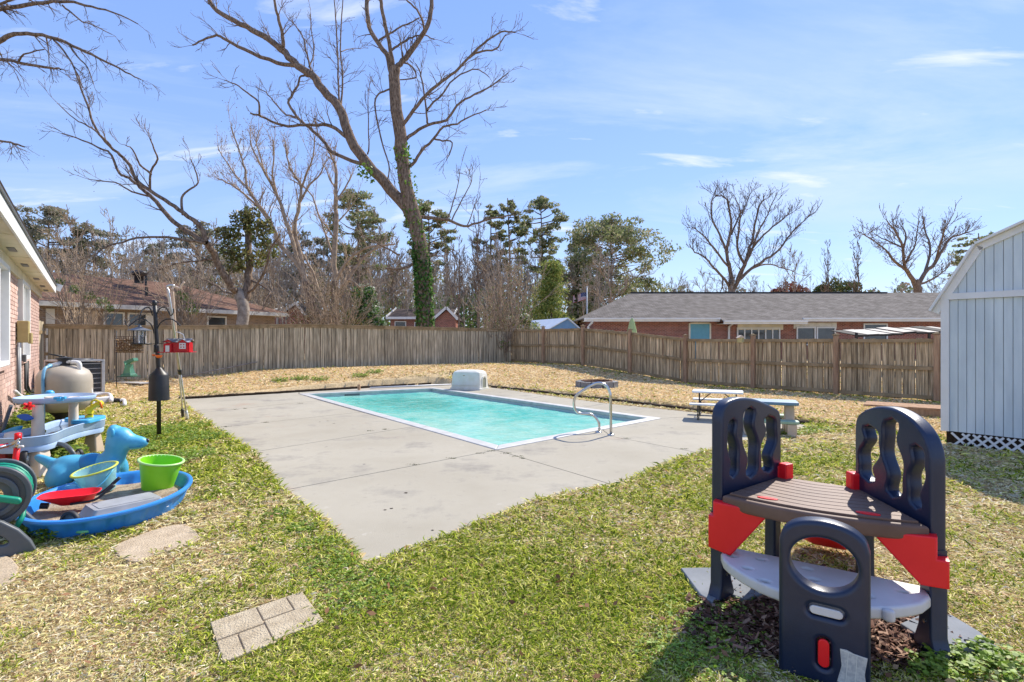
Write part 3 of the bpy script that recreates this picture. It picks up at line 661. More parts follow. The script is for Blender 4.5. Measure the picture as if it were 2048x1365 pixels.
# local x along the gable face (to the right), local y = away from the camera
BW = 2.44; zb = 0.20; EV = 2.0; KX = 0.40; KZ = 2.74; PZ = 3.12
def gam(x):
    x = min(x, BW-x)
    return EV+(KZ-EV)*(x/KX) if x < KX else KZ+(PZ-KZ)*(x-KX)/(BW/2-KX)
mb = MB(); mb.box((BW/2, 1.55, zb+0.9),(BW-0.04,3.0,1.8)); sl(mb, 'wall', M_shedblue, sh)
x = 0.09; nb2 = 0
while x < BW-0.1:
    w = 0.093
    a, b = x+0.003, min(x+w-0.003, BW-0.09)
    mb = MB(); mb.prism([(a,0.0),(b,0.0),(b,0.035),(a,0.035)], zb, 2.02); sl(mb, 'siding_board', M_shedblue, sh)
    mb = MB(); za, zb_ = max(gam(a),2.17), max(gam(b),2.17)
    mb.add([(a,0,2.11),(b,0,2.11),(b,0,zb_-0.05),(a,0,za-0.05),(a,.035,2.11),(b,.035,2.11),(b,.035,zb_-0.05),(a,.035,za-0.05)], [(0,1,2,3),(7,6,5,4),(0,4,5,1),(1,5,6,2),(2,6,7,3),(3,7,4,0)])
    if zb_ > 2.171 and b < BW-0.1: sl(mb, 'siding_board', M_shedblue, sh)
    x += w
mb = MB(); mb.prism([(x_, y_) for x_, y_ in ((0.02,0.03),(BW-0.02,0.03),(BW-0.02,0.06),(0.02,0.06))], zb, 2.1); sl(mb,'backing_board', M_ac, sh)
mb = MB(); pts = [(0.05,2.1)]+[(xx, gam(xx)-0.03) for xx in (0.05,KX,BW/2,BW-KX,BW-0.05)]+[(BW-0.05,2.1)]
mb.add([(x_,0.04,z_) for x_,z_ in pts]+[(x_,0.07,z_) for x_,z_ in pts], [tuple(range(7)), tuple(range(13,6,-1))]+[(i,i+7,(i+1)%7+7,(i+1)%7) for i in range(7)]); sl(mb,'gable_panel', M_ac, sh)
sl(MB().box((0.045,-0.006,(zb+2.02)/2),(0.09,0.06,2.02-zb)), 'corner_trim', M_white, sh)
sl(MB().box((BW-0.045,-0.006,(zb+2.02)/2),(0.09,0.06,2.02-zb)), 'corner_trim', M_white, sh)
sl(MB().box((BW/2,-0.008,2.065),(BW,0.05,0.085)), 'band_trim', M_white, sh)
rk = [(-0.10,EV-0.13),(KX-0.02,KZ+0.0),(BW/2,PZ),(BW-KX+.02,KZ),(BW+0.10,EV-0.13)]
for i in range(4):
    (xa, za), (xb, zb2) = rk[i], rk[i+1]
    dd = Vector((xb-xa, 0, zb2-za)).normalized(); nn_ = Vector((-dd.z,0,dd.x))
    def band(o0, o1, y0, y1, nm, m_):
        vv = []
        for y_ in (y0, y1):
            for (px, pz) in ((xa,za),(xb,zb2)):
                for o_ in (o0, o1): vv.append((px+nn_.x*o_, y_, pz+nn_.z*o_))
        m2 = MB(); m2.add(vv, [(0,2,3,1),(4,5,7,6),(0,1,5,4),(2,6,7,3),(0,4,6,2),(1,3,7,5)]); sl(m2, nm, m_, sh)
    band(-0.085, 0.0, -0.03, 0.01, 'rake_trim', M_white)
    band(0.002, 0.03, -0.10, 3.1, 'roof', M_white)
# lattice skirt under the shed: individual strips, cut to the gap
lt = thing('lattice_skirt', 'white lattice skirt under the blue shed', 'lattice', (SC.x, SC.y, 0), rzs)
pitch = 0.115; z0, z1 = -0.01, 0.185
for sgn in (1, -1):
    k = -3
    while k < 26:
        xb = k*pitch; hh = z1-z0
        a = (xb, z0) if sgn > 0 else (xb+hh, z0); b = (xb+hh, z1) if sgn > 0 else (xb, z1)
        # clip to face width
        if min(a[0], b[0]) > 0.0 and max(a[0], b[0]) < BW:
            yy = -0.012 if sgn > 0 else -0.020
            MB().beam((a[0], yy, a[1]), (b[0], yy, b[1]), 0.006, 0.028).build('slat', M_white, lt, local=True)
        k += 1
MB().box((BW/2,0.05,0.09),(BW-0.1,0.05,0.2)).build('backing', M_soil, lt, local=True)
# low wooden deck behind the shed corner
x0, y0, z0_ = GT(1728, 822)
wd = thing('wooden_platform', 'low brown wooden platform beside the blue shed behind the climber', 'platform', (0,0,0))
a = Vector(GT(1727,828)[:2]); b = Vector(GT(1885,839)[:2]); dr = (b-a).normalized(); pn = Vector((-dr.y, dr.x))
for i in range(5):
    p = a+pn*(0.07+0.145*i)-dr*0.0; q = b+pn*(0.07+0.145*i)+dr*1.0
    MB().beam((p.x,p.y,0.17),(q.x,q.y,0.17),0.138,0.035).build('board', M_post, wd)
p, q = a+pn*.02+dr*0.5, b+pn*.02+dr*1.0
MB().beam((p.x,p.y,0.07),(q.x,q.y,0.07),0.03,0.16).build('joist', M_post, wd)

# ------------------------------------------------------------------ shape helpers for moulded plastic
def frame_m(o, xd, yd):
    xd = Vector(xd).normalized(); yd = Vector(yd).normalized(); zd = xd.cross(yd)
    m = Matrix((xd, yd, zd)).transposed().to_4x4(); m.translation = Vector(o); return m
def solid(name, loops, thick, bev, M, m, parent=None, res=2):
    """flat shape with holes (2-D loops), given thickness and rounded edges, laid into the world by matrix M"""
    cu = bpy.data.curves.new('tmp', 'CURVE'); cu.dimensions = '2D'; cu.fill_mode = 'BOTH'
    cu.extrude = max(thick/2-bev, 0.0001); cu.bevel_depth = bev; cu.bevel_resolution = res; cu.offset = -bev
    for lp in loops:
        sp = cu.splines.new('POLY'); sp.points.add(len(lp)-1)
        for p, q in zip(sp.points, lp): p.co = (q[0], q[1], 0, 1)
        sp.use_cyclic_u = True
    ob = bpy.data.objects.new('tmp', cu); C.objects.link(ob)
    dg = bpy.context.evaluated_depsgraph_get(); me = bpy.data.meshes.new_from_object(ob.evaluated_get(dg))
    bpy.data.objects.remove(ob); bpy.data.curves.remove(cu)
    vv = [tuple(M @ v.co) for v in me.vertices]
    if parent is not None: vv = world_to_local(parent, vv)
    me.vertices.foreach_set('co', [c for p in vv for c in p]); me.materials.clear(); me.materials.append(m); me.name = name
    me.polygons.foreach_set('use_smooth', [True]*len(me.polygons))
    try: me.set_sharp_from_angle(angle=R(40))
    except Exception: pass
    me.update(); o = bpy.data.objects.new(name, me); C.objects.link(o); o.parent = parent; return o
def smooth_loop(pts, k=6):
    """Catmull-Rom through closed points"""
    n = len(pts); out = []
    for i in range(n):
        p0, p1, p2, p3 = [Vector(pts[(i+j-1) % n]) for j in range(4)]
        for s in range(k):
            t = s/k; out.append(tuple(0.5*((2*p1)+(p2-p0)*t+(2*p0-5*p1+4*p2-p3)*t*t+(3*p1-p0-3*p2+p3)*t**3)))
    return out
def catmull(pts, k=6):
    pts = [Vector(p) for p in pts]; q = [pts[0]*2-pts[1]]+pts+[pts[-1]*2-pts[-2]]; out = []
    for i in range(1, len(q)-2):
        p0, p1, p2, p3 = q[i-1:i+3]
        for s in range(k):
            t = s/k; out.append(0.5*((2*p1)+(p2-p0)*t+(2*p0-5*p1+4*p2-p3)*t*t+(3*p1-p0-3*p2+p3)*t**3))
    out.append(pts[-1]); return out
def ell(cx, cy, rx, ry, n=32, rot=0):
    c, s = math.cos(rot), math.sin(rot)
    return [(cx+rx*math.cos(a)*c-ry*math.sin(a)*s, cy+rx*math.cos(a)*s+ry*math.sin(a)*c) for a in [2*math.pi*i/n for i in range(n)]]
def stadium(cx, cy, hw, hh, n=8):
    r = min(hw, hh); out = []
    for sx, sy, a0 in ((1,1,0),(-1,1,90),(-1,-1,180),(1,-1,270)):
        for i in range(n+1):
            a = R(a0+90*i/n); out.append((cx+sx*(hw-r)+r*math.cos(a), cy+sy*(hh-r)+r*math.sin(a)))
    return out
def rrect(cx, cy, hw, hh, r, n=5):
    out = []
    for sx, sy, a0 in ((1,1,0),(-1,1,90),(-1,-1,180),(1,-1,270)):
        for i in range(n+1):
            a = R(a0+90*i/n); out.append((cx+sx*(hw-r)+r*math.cos(a), cy+sy*(hh-r)+r*math.sin(a)))
    return out
def wavy(cx, z0, z1, w, amp, n=22, ph=0.0):
    L_, R_ = [], []
    for i in range(n+1):
        t = i/n; z = z0+(z1-z0)*t
        ww = w*min(1, math.sqrt(max(0, 1-(2*t-1)**6)))*(1+0.22*math.cos(t*4*math.pi))+0.0015; c = cx+amp*math.sin(t*2*math.pi+ph)
        L_.append((c-ww, z)); R_.append((c+ww, z))
    return R_+L_[::-1]

# ------------------------------------------------------------------ climber
FL = Vector((1.135, 2.97)); FR = Vector((1.94, 2.43)); fd = (FR-FL).normalized(); fo = Vector((fd.y, -fd.x))
if fo.y > 0: fo = -fo
dL = Vector((0.828, 0.561)).normalized(); dR = Vector((0.06, 1.0)).normalized(); PL = 0.60
BL = FL+dL*PL; BR = FR+dR*PL
cl = thing('toddler_climber', 'navy and red plastic toddler climber with brown deck standing on mulch at right', 'climber', (1.6, 2.75, 0))
def arch(top):
    return [(0.0,0.44),(0.0,top[0][1]-0.04)]+[tuple(p) for p in catmull([Vector(p) for p in top], 4)]+[(0.60,0.55),(0.075,0.55),(0.075,0.44)]
topL = [(0.0,1.03),(0.022,1.085),(0.08,1.118),(0.19,1.128),(0.32,1.112),(0.45,1.075),(0.56,1.035),(0.592,1.0),(0.60,0.94)]
topR = [(0.0,0.91),(0.015,0.965),(0.06,1.03),(0.15,1.085),(0.28,1.112),(0.42,1.10),(0.54,1.055),(0.588,1.01),(0.60,0.95)]
ML = frame_m((FL.x, FL.y, 0), (dL.x, dL.y, 0), (0,0,1)); MR_ = frame_m((FR.x, FR.y, 0), (dR.x, dR.y, 0), (0,0,1))
solid('side_panel', [arch(topL), wavy(0.105, 0.69, 1.01, 0.036, 0.014), wavy(0.275, 0.665, 1.065, 0.056, 0.022), wavy(0.465, 0.67, 1.0, 0.060, -0.024)], 0.072, 0.015, ML, M_navy, cl, 3)
solid('side_panel', [arch(topR), wavy(0.100, 0.66, 0.955, 0.042, 0.014), wavy(0.275, 0.665, 1.055, 0.060, -0.022), wavy(0.470, 0.69, 0.99, 0.066, 0.026)], 0.072, 0.015, MR_, M_navy, cl, 3)
legF = lambda fl: [(-0.004,0.50),(-0.006,0.10),(-0.03,0.035),(-0.075,0.0),(0.10,0.0),(0.115,0.05),(0.085,0.13),(0.075,0.22),(0.075,0.50)]
legB = [(0.60,0.56),(0.60,0.10),(0.615,0.03),(0.64,0.0),(0.50,0.0),(0.525,0.08),(0.53,0.38),(0.50,0.46),(0.44,0.515),(0.36,0.55),(0.36,0.56)]
for M_, in ((ML,), (MR_,)):
    solid('leg', [legF(0)], 0.078, 0.012, M_, M_navy, cl)
    solid('leg', [legB], 0.07, 0.012, M_, M_navy, cl)
# rear-sweeping brace of the right leg
solid('brace', [[(0.07,0.24),(0.085,0.13),(0.12,0.06),(0.20,0.015),(0.27,0.0),(0.10,0.0),(0.06,0.10)]], 0.05, 0.008, MR_, M_navy, cl)
MF = frame_m((FL.x+fo.x*0.020, FL.y+fo.y*0.020, 0), (fd.x, fd.y, 0), (0,0,1))
solid('bracket', [[(-0.030,0.495),(-0.030,0.32),(0.085,0.295),(0.255,0.525),(0.255,0.56),(-0.005,0.575),(-0.005,0.495)]], 0.085, 0.008, MF, M_red, cl)
Lf = (FR-FL).length
solid('bracket', [[(Lf+0.032,0.475),(Lf+0.032,0.35),(Lf-0.07,0.345),(Lf-0.235,0.525),(Lf-0.235,0.56),(Lf-0.01,0.575),(Lf-0.01,0.475)]], 0.085, 0.008, MF, M_red, cl)
for M_, zz in ((ML, 0.16), (ML, 0.40), (MR_, 0.16), (MR_, 0.40)):
    p_ = M_ @ Vector((0.035, zz, 0.0)); s_ = -1 if M_ is ML else -1
    for sg_ in (-1, 1):
        c_ = M_ @ Vector((0.035, zz, 0.040*sg_)); MB().lathe([(0.009,0.0),(0.009,0.003),(0.001,0.004)], tuple(c_), 10, (M_.to_3x3() @ Matrix.Rotation(0 if sg_ > 0 else math.pi, 3, 'X')).to_4x4()).build('screw', M_steel, cl)
# deck: under-tray plus wavy moulded planks
def dk(s, q):
    a = FL.lerp(FR, s); b = BL.lerp(BR, s); p = a.lerp(b, q)
    return p+fo*(0.10*(1-q)*math.sin(math.pi*s)**0.8)*(1 if q < 1 else 0)
s0, s1 = 0.045, 0.955
edge = [dk(s0+(s1-s0)*i/24, -0.02) for i in range(25)]+[dk(s1, q/6) for q in range(1, 7)]+[dk(s1-(s1-s0)*i/8, 1.0) for i in range(1, 9)]+[dk(s0, 1-q/6) for q in range(1, 6)]
MZ = lambda z: Matrix.Translation((0, 0, z))
solid('deck_tray', [[tuple(p) for p in edge]], 0.075, 0.016, MZ(0.572), M_brown, cl, 3)
nq = 9
for k in range(nq):
    qa, qb = 0.03+0.94*k/nq, 0.03+0.94*(k+1)/nq-0.011; lo, hi = [], []
    for i in range(33):
        s = 0.07+(0.86)*i/32; wv = 0.014*math.sin(s*9.5+0.3)*(1 if 0 <= k else 0)
        lo.append(tuple(dk(s, max(0.02, qa+wv if k else qa)))); hi.append(tuple(dk(s, min(0.985, qb+(wv if k < nq-1 else 0)))))
    solid('plank', [lo+hi[::-1]], 0.014, 0.003, MZ(0.6145), M_brown, cl, 1)
for s, q in ((0.26, 0.10), (0.74, 0.10)):
    c = dk(s, q); solid('handle_slot', [ell(c.x, c.y, 0.05, 0.018, 20, math.atan2(fd.y, fd.x))], 0.006, 0.001, MZ(0.6235), M_red, cl, 1)
for b_, dd, sg in ((BL, dL, -1), (BR, dR, 1)):
    p = b_-dd*0.02
    mb = MB(); mb.box((p.x-sg*0.02*fd.x, p.y-sg*0.02*fd.y, 0.655), (0.10, 0.07, 0.075), math.atan2(fd.y, fd.x)+0.2*sg)
    mb.box((p.x-sg*0.055*fd.x, p.y-sg*0.055*fd.y-0.02, 0.66), (0.055, 0.07, 0.10), math.atan2(fd.y, fd.x)+0.5*sg); mb.build('corner_clip', M_red, cl, bevel=0.008)
# lower step
def st(s, o): p = FL.lerp(FR, s); return p+fo*o
step = [st(0.035+0.93*i/28, 0.05+0.33*max(0, math.sin(math.pi*(i/28)))**0.62) for i in range(29)]
bk = [st(0.955-0.91*i/12, -0.07) for i in range(13)]
holes = []
for s, o in ((0.10,0.06),(0.20,0.18),(0.24,0.02),(0.30,0.29),(0.46,0.02),(0.50,0.14),(0.72,0.20),(0.86,0.05),(0.80,0.29)):
    c = st(s, o); holes.append(ell(c.x, c.y, 0.024, 0.017, 16, math.atan2(fd.y, fd.x)))
solid('step', [[tuple(p) for p in step+bk]]+holes, 0.055, 0.014, MZ(0.272), M_lgrey, cl, 3)
st_in = [st(0.10+0.80*i/20, 0.0+0.25*math.sin(math.pi*i/20)**0.7) for i in range(21)]+[st(0.9-0.8*i/10, -0.05) for i in range(11)]
solid('step_rib', [[tuple(p) for p in st_in]], 0.03, 0.004, MZ(0.232), M_lgrey, cl, 1)
# front arch panel with the round hole
ac = Vector((1.33, 2.285)); hw = 0.168
MA = frame_m((ac.x, ac.y, 0), (fd.x, fd.y, 0), (0,0,1))
ao = [(-hw,-0.02),(-hw,0.56)]+[tuple(p) for p in catmull([(-hw,0.58),(-hw+.02,0.635),(-0.09,0.675),(0.0,0.69),(0.09,0.675),(hw-.02,0.635),(hw,0.58)],4)]+[(hw,0.56),(hw,-0.02)]
solid('arch_panel', [ao, ell(0.0, 0.505, 0.127, 0.112, 40), stadium(0.012,0.31,0.068,0.023), stadium(0.003,0.135,0.026,0.065)], 0.085, 0.02, MA, M_navy, cl, 4)
MAf = frame_m((ac.x+fo.x*0.034, ac.y+fo.y*0.034, 0), (fd.x, fd.y, 0), (0,0,1))
solid('inlay', [stadium(0.012,0.31,0.061,0.018)], 0.012, 0.004, MAf, M_lgrey, cl)
solid('inlay', [stadium(0.003,0.135,0.021,0.059)], 0.012, 0.004, MAf, M_red, cl)
sticker_m = mat('faded_paper_sticker', (0.55,0.54,0.50), (0.40,0.40,0.39), scale=60, rough=0.8, contrast=(0.4,0.6))
Ms = frame_m((ac.x+fo.x*0.0455, ac.y+fo.y*0.0455, 0), (fd.x, fd.y, 0), (0,0,1))
stk = solid('paper_sticker', [[(0.062,0.178),(0.085,0.180),(0.11,0.172),(0.158,0.168),(0.148,0.10),(0.155,0.035),(0.10,0.03),(0.052,0.040),(0.068,0.11)]], 0.002, 0.0003, Ms, sticker_m, cl, 1)
Ms2 = frame_m((ac.x+fo.x*0.0472, ac.y+fo.y*0.0472, 0), (fd.x, fd.y, 0), (0,0,1))
m_line = mat('sticker_border', (0.68,0.67,0.60), rough=0.8)
for i, (a, b) in enumerate((((0.064,0.175),(0.155,0.165)),((0.092,0.172),(0.082,0.04)),((0.122,0.168),(0.114,0.038)),((0.056,0.044),(0.150,0.037)))):
    d = Vector((b[0]-a[0], b[1]-a[1])).normalized()*0.0012; n = Vector((-d.y, d.x))
    solid('sticker_line', [[(a[0]+n.x,a[1]+n.y),(a[0]-n.x,a[1]-n.y),(b[0]-n.x,b[1]-n.y),(b[0]+n.x,b[1]+n.y)]], 0.001, 0.0001, Ms2, m_line, stk, 0)
# base plates
M_plate = mat('pale_blue_grey_plate', (0.19,0.205,0.22), (0.25,0.265,0.28), scale=5, rough=0.85)
def plate(pts, z=0.035): solid('base_plate', [[tuple(G(u, v, z)) for u, v in pts]], 0.03, 0.008, MZ(z-0.012), M_plate, cl)
plate([(1362,1137),(1425,1136),(1500,1150),(1545,1185),(1490,1200),(1450,1185),(1425,1205),(1400,1190)])
plate([(1800,1248),(1860,1222),(1905,1232),(1960,1265),(1996,1295),(1985,1303),(1925,1298),(1880,1290),(1830,1268)])
# red slide going down behind
sc0 = (BL+BR)/2; sdv = Vector((0.60, 0.80)).normalized(); sp_ = Vector((sdv.y, -sdv.x))
prof = [(0.0,0.585),(0.08,0.56),(0.22,0.40),(0.38,0.20),(0.52,0.085),(0.66,0.05)]
mb = MB(); vv = []; sec = [(-0.19,0.09),(-0.165,0.10),(-0.15,0.02),(-0.08,0.0),(0.08,0.0),(0.15,0.02),(0.165,0.10),(0.19,0.09)]
pr = catmull([Vector((a,b,0)) for a,b in prof], 5)
for p in pr:
    for (o_, h_) in sec: q = sc0+sdv*p.x+sp_*o_; vv.append((q.x, q.y, p.y+h_))
ns = len(sec); mb.add(vv, [(i*ns+j, i*ns+j+1, (i+1)*ns+j+1, (i+1)*ns+j) for i in range(len(pr)-1) for j in range(ns-1)])
sld = mb.build('slide', M_red, cl, smooth=True); md = sld.modifiers.new('thick', 'SOLIDIFY'); md.thickness = 0.012

# ------------------------------------------------------------------ handrail
hr = thing('pool_handrail', 'bent stainless steel handrail bolted beside the pool at its near right edge', 'handrail', (*G(1222,871), 0))
A2 = Vector(G(1222,871)); B2 = Vector(G(1197,865.5)); wv = Vector((-0.62,0.78))   # runs out over the water
def hp(u, v, t): 
    Y = A2.lerp(B2, t).y; return P(u, v, Y)
rail = [hp(1222,870,0),hp(1221,800,0),hp(1220,787,0.02),hp(1213,773,0.1),hp(1200,767,0.2),hp(1186,770,0.3),hp(1160,786,0.55),hp(1150,796,0.7),hp(1148,812,0.8),hp(1153,824,0.9),hp(1162,828,0.95),hp(1180,829,1.0),hp(1190,835,1),hp(1197,845,1),hp(1198.5,855,1),hp(1198,866,1)]
rp = catmull(rail, 5)
MB().tube(rp, 0.021, 14).build('rail', M_steel, hr, smooth=True)
for p in (A2, B2): MB().lathe([(0.055,0.0),(0.055,0.008),(0.03,0.016),(0.022,0.018)], (p.x,p.y,0.001), 20).build('flange', M_steel, hr, smooth=True)

# ------------------------------------------------------------------ small plastic dog house / box
dx, dy = G(940, 780); dh = thing('dog_house', 'cream plastic dog house with an arched doorway on the far deck corner', 'dog house', (dx-0.02, dy+0.18, 0), R(-22))
def dl(mb, *a, **k): return mb.build(*a, local=True, **k)
prof = [(-0.50,0.0),(-0.50,0.06),(-0.47,0.06),(-0.455,0.46),(-0.42,0.52),(-0.2,0.575),(0.2,0.585),(0.40,0.55),(0.455,0.48),(0.47,0.06),(0.50,0.06),(0.50,0.0)]
def local_solid(name, loops, thick, bev, M, m, parent, res=2):
    o = solid(name, loops, thick, bev, M, m, None, res); o.parent = parent; return o
mb = MB(); 
def ring(z, hx, hy, r): return [(x, y, z) for x, y in rrect(0, 0, hx, hy, r, 4)]
secs = [(0.0,0.50,0.33,0.03),(0.05,0.50,0.33,0.03),(0.055,0.475,0.305,0.03),(0.44,0.455,0.29,0.05),(0.52,0.43,0.265,0.07),(0.565,0.36,0.20,0.08),(0.585,0.24,0.10,0.06)]
vv = []; 
for z, hx, hy, r in secs: vv += ring(z, hx, hy, r)
n = 20+4; n = len(ring(0,.5,.3,.03)); mb.add(vv, [(i*n+j, i*n+(j+1)%n, (i+1)*n+(j+1)%n, (i+1)*n+j) for i in range(len(secs)-1) for j in range(n)]+[tuple(range((len(secs)-1)*n, len(secs)*n))])
body = dl(mb, 'shell', M_cream, dh, smooth=True, auto=35)
# doorway: plate painted as the opening's shade, plus frame on the right end face
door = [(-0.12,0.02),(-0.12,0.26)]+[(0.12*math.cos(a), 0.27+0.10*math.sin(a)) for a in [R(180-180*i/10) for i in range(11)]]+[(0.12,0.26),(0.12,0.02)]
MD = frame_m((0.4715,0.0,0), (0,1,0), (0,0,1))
local_solid('doorway_shade_plate', [door], 0.012, 0.002, MD, mat('painted_opening_shade',(0.30,0.31,0.22),(0.24,0.25,0.18),scale=5,rough=0.6), dh)
fr_ = [(x*1.22, (z-0.02)*1.12+0.02) for x, z in door]
local_solid('door_frame', [fr_, door], 0.03, 0.004, MD, M_cream, dh)
dl(MB().box((-0.05,-0.297,0.42),(0.06,0.012,0.02)), 'latch', M_gold, dh)
dl(MB().beam((-0.45,-0.31,0.14),(0.42,-0.31,0.14),0.012,0.018), 'moulded_band', M_cream, dh)

# white pipe lying on the far deck edge
a = G(740,776,0.03); b = G(902,769.5,0.03)
tag(MB().tube([(a[0],a[1],0.025),(b[0],b[1],0.025)], 0.022, 8).build('pvc_pipe', M_white, None, smooth=True), 'white plastic pipe lying along the far deck edge left of the dog house', 'pipe')
q = GT(1042-200+0, 760)
x, y, z = GT(718, 775); tag(MB().box((x,y,z+0.05),(0.07,0.07,0.16)).build('wooden_stake', M_post, None), 'short wooden stake at the far lawn edge behind the pool', 'stake')
# thin pale stick leaning on the rear fence
a = KC.lerp(KL, 0.66)+Vector((0.4,-0.9))*0.12; b = KC.lerp(KL, 0.80)+Vector((0.4,-0.9))*0.5
tag(MB().tube([(a.x,a.y,tz(a.x,a.y)+0.30),(b.x,b.y,tz(b.x,b.y)+0.02)], 0.02, 6).build('fallen_pole', M_bark2, None, smooth=True), 'pale thin pole lying against the foot of the rear fence', 'pole')

# ------------------------------------------------------------------ fire pit
fx, fy, fz = GT(1199, 778)
fp = thing('fire_pit', 'round fire pit of grey blocks with a rusty rim on the straw lawn', 'fire pit', (fx, fy+0.5, tz(fx, fy+0.5)+0.0))
m_block = mat('grey_pit_block', (0.20,0.195,0.19), (0.36,0.35,0.34), scale=8, rough=0.9, bump=0.4, bscale=50, objvar=0.15)
bmh = MB(); bmh.box((0,0,0.09),(0.29,0.14,0.18)); mb_ = bpy.data.meshes.new('block'); mb_.from_pydata(bmh.v, [], bmh.f); mb_.materials.append(m_block)
for i in range(11):
    a = 2*math.pi*i/11; obj_from('block', mb_, fp, (0.54*math.cos(a), 0.54*math.sin(a), rng.uniform(-.01,.01)), (0,0,a+R(90)+rng.uniform(-.06,.06)))
m_rust = mat('rusty_steel', (0.09,0.04,0.025), (0.16,0.08,0.05), scale=8, rough=0.8)
MB().lathe([(0.46,0.10),(0.46,0.20),(0.43,0.20),(0.41,0.10),(0.3,0.04),(0.001,0.03)], (0,0,0), 28).build('fire_ring', m_rust, fp, local=True, smooth=True)
for i in range(7): MB().tube([(-0.40+0.13*i,-0.02-math.sqrt(max(0,.16-(-0.40+0.13*i)**2)),0.195),(-0.40+0.13*i,math.sqrt(max(0,.16-(-0.40+0.13*i)**2)),0.195)],0.006,5).build('grate_bar', m_rust, fp, local=True)

# ------------------------------------------------------------------ kids' picnic tables
def white_table():
    a = Vector(G(1384,783.5,0.50)); b = Vector(G(1487,787,0.50)); dd = (b-a).normalized(); pp = Vector((-dd.y, dd.x)); 
    if pp.y < 0: pp = -pp
    c = a.lerp(b, 0.5)+pp*0.22
    t = thing('kids_picnic_table', 'small white folding picnic table with black metal legs by the pool', 'picnic table', (c.x, c.y, 0), math.atan2(dd.y, dd.x))
    L2 = (b-a).length/2
    local_solid('tabletop', [rrect(0,0,L2,0.235,0.03)], 0.035, 0.008, MZ(0.49), M_white, t)
    for s in (-1, 1): local_solid('bench', [rrect(0,s*0.47,L2+0.03,0.10,0.03)], 0.03, 0.008, MZ(0.29), M_white, t)
    for sx in (-1, 1):
        x = sx*(L2-0.12); P_ = lambda *q: Vector(q)
        dl(MB().tube(catmull([P_(x,-0.47,0.28),P_(x,-0.52,0.18),P_(x,-0.52,0.06),P_(x,-0.49,0.015),P_(x,-0.2,0.012),P_(x,0.2,0.012),P_(x,0.49,0.015),P_(x,0.52,0.06),P_(x,0.52,0.18),P_(x,0.47,0.28)],4),0.012,8), 'leg_frame', M_black, t, smooth=True)
        for yy in (-0.06, 0.06): dl(MB().tube([(x,yy,0.48),(x,yy,0.012)],0.011,7), 'leg', M_black, t, smooth=True)
        dl(MB().tube([(x,0,0.28),(sx*0.10,0,0.475)],0.010,7), 'brace', M_black, t, smooth=True)
        dl(MB().tube([(x,-0.47,0.272),(x,0.47,0.272)],0.009,7), 'bench_bar', M_black, t, smooth=True)
white_table()
def tan_table():
    a = Vector(G(1500,796,0.5)); b = Vector(G(1588,802,0.5)); c = Vector(G(1560,808,0.48))
    t = thing('kids_picnic_table', 'tan plastic kids picnic table with faded blue top and green seats at deck corner', 'picnic table', (c.x-0.05, c.y+0.28, 0), R(-22))
    m_top = mat('faded_blue_top', (0.10,0.20,0.28), (0.16,0.28,0.36), scale=3, rough=0.5); m_seat = mat('sage_green_seat', (0.24,0.36,0.24), (0.32,0.43,0.31), scale=5, rough=0.5)
    local_solid('tabletop', [rrect(0,0,0.42,0.24,0.05)], 0.05, 0.012, MZ(0.475), m_top, t)
    for sx in (-1, 1):
        MX = frame_m((sx*0.30,0,0), (0,1,0), (0,0,1))
        local_solid('trestle', [[(-0.26,0.0),(-0.24,0.20),(-0.13,0.22),(-0.10,0.44),(0.10,0.44),(0.13,0.22),(0.24,0.20),(0.26,0.0),(0.12,0.0),(0.08,0.14),(-0.08,0.14),(-0.12,0.0)], stadium(0,0.31,0.025,0.05)], 0.13, 0.012, MX, M_tan, t)
        for s in (-1, 1): dl(MB().box((sx*0.30,s*0.36,0.095),(0.13,0.20,0.19)), 'seat_base', M_tan, t, bevel=0.012)
    for s in (-1, 1): local_solid('seat', [rrect(0,s*0.36,0.40,0.11,0.04)], 0.045, 0.01, MZ(0.215), m_seat, t)
tan_table()

# ------------------------------------------------------------------ stepping stones
def stone(name, pts, m, label, parent_pieces=None, z=0.018):
    o = solid(name, [[tuple(G(u, v, 0.02)) for u, v in pts]], 0.05, 0.008, MZ(z-0.025), m, None, 1)
    return tag(o, label, 'paving stone')
s1_ = [(226,1098),(243,1084),(300,1062),(345,1050),(372,1048),(390,1060),(403,1077),(385,1085),(350,1097),(318,1106),(300,1112),(285,1122),(262,1123),(240,1115)]
stone('stepping_stone', s1_, M_paver, 'plain tan stepping stone set in the grass below the blue paddling pool')
stone('stepping_stone', [(-60,1108),(0,1106),(24,1116),(38,1133),(30,1160),(0,1172),(-60,1190)], M_paver, 'tan stepping stone cut off at the left photo edge below the hose reel')
sp = thing('stepping_stone', 'tan stepping stone scored like bricks at the lower left of the deck', 'paving stone', (*G(530,1260), 0))
pc = [(419,1252),(509,1216),(588,1191),(605,1191),(622,1214),(637,1243),(590,1266),(536,1290),(446,1335)]
o_, u_, v_ = Vector(G(419,1252)), Vector(G(605,1189))-Vector(G(419,1252)), Vector(G(446,1335))-Vector(G(419,1252))
def sq(a, b): p = o_+u_*a+v_*b; return (p.x, p.y)
cells = [((0,0),(0.47,0.5)),((0.47,0),(0.80,0.42)),((0.80,0),(1.0,0.45)),((0,0.5),(0.20,1.0)),((0.20,0.5),(0.47,1.0)),((0.47,0.42),(1.0,0.95))]
for (a0, b0), (a1, b1) in cells:
    g_ = 0.006; solid('tile', [[sq(a0+g_,b0+g_*2),sq(a1-g_,b0+g_*2),sq(a1-g_,b1-g_*2),sq(a0+g_,b1-g_*2)]], 0.04, 0.005, MZ(0.0), M_paver2, sp, 1)
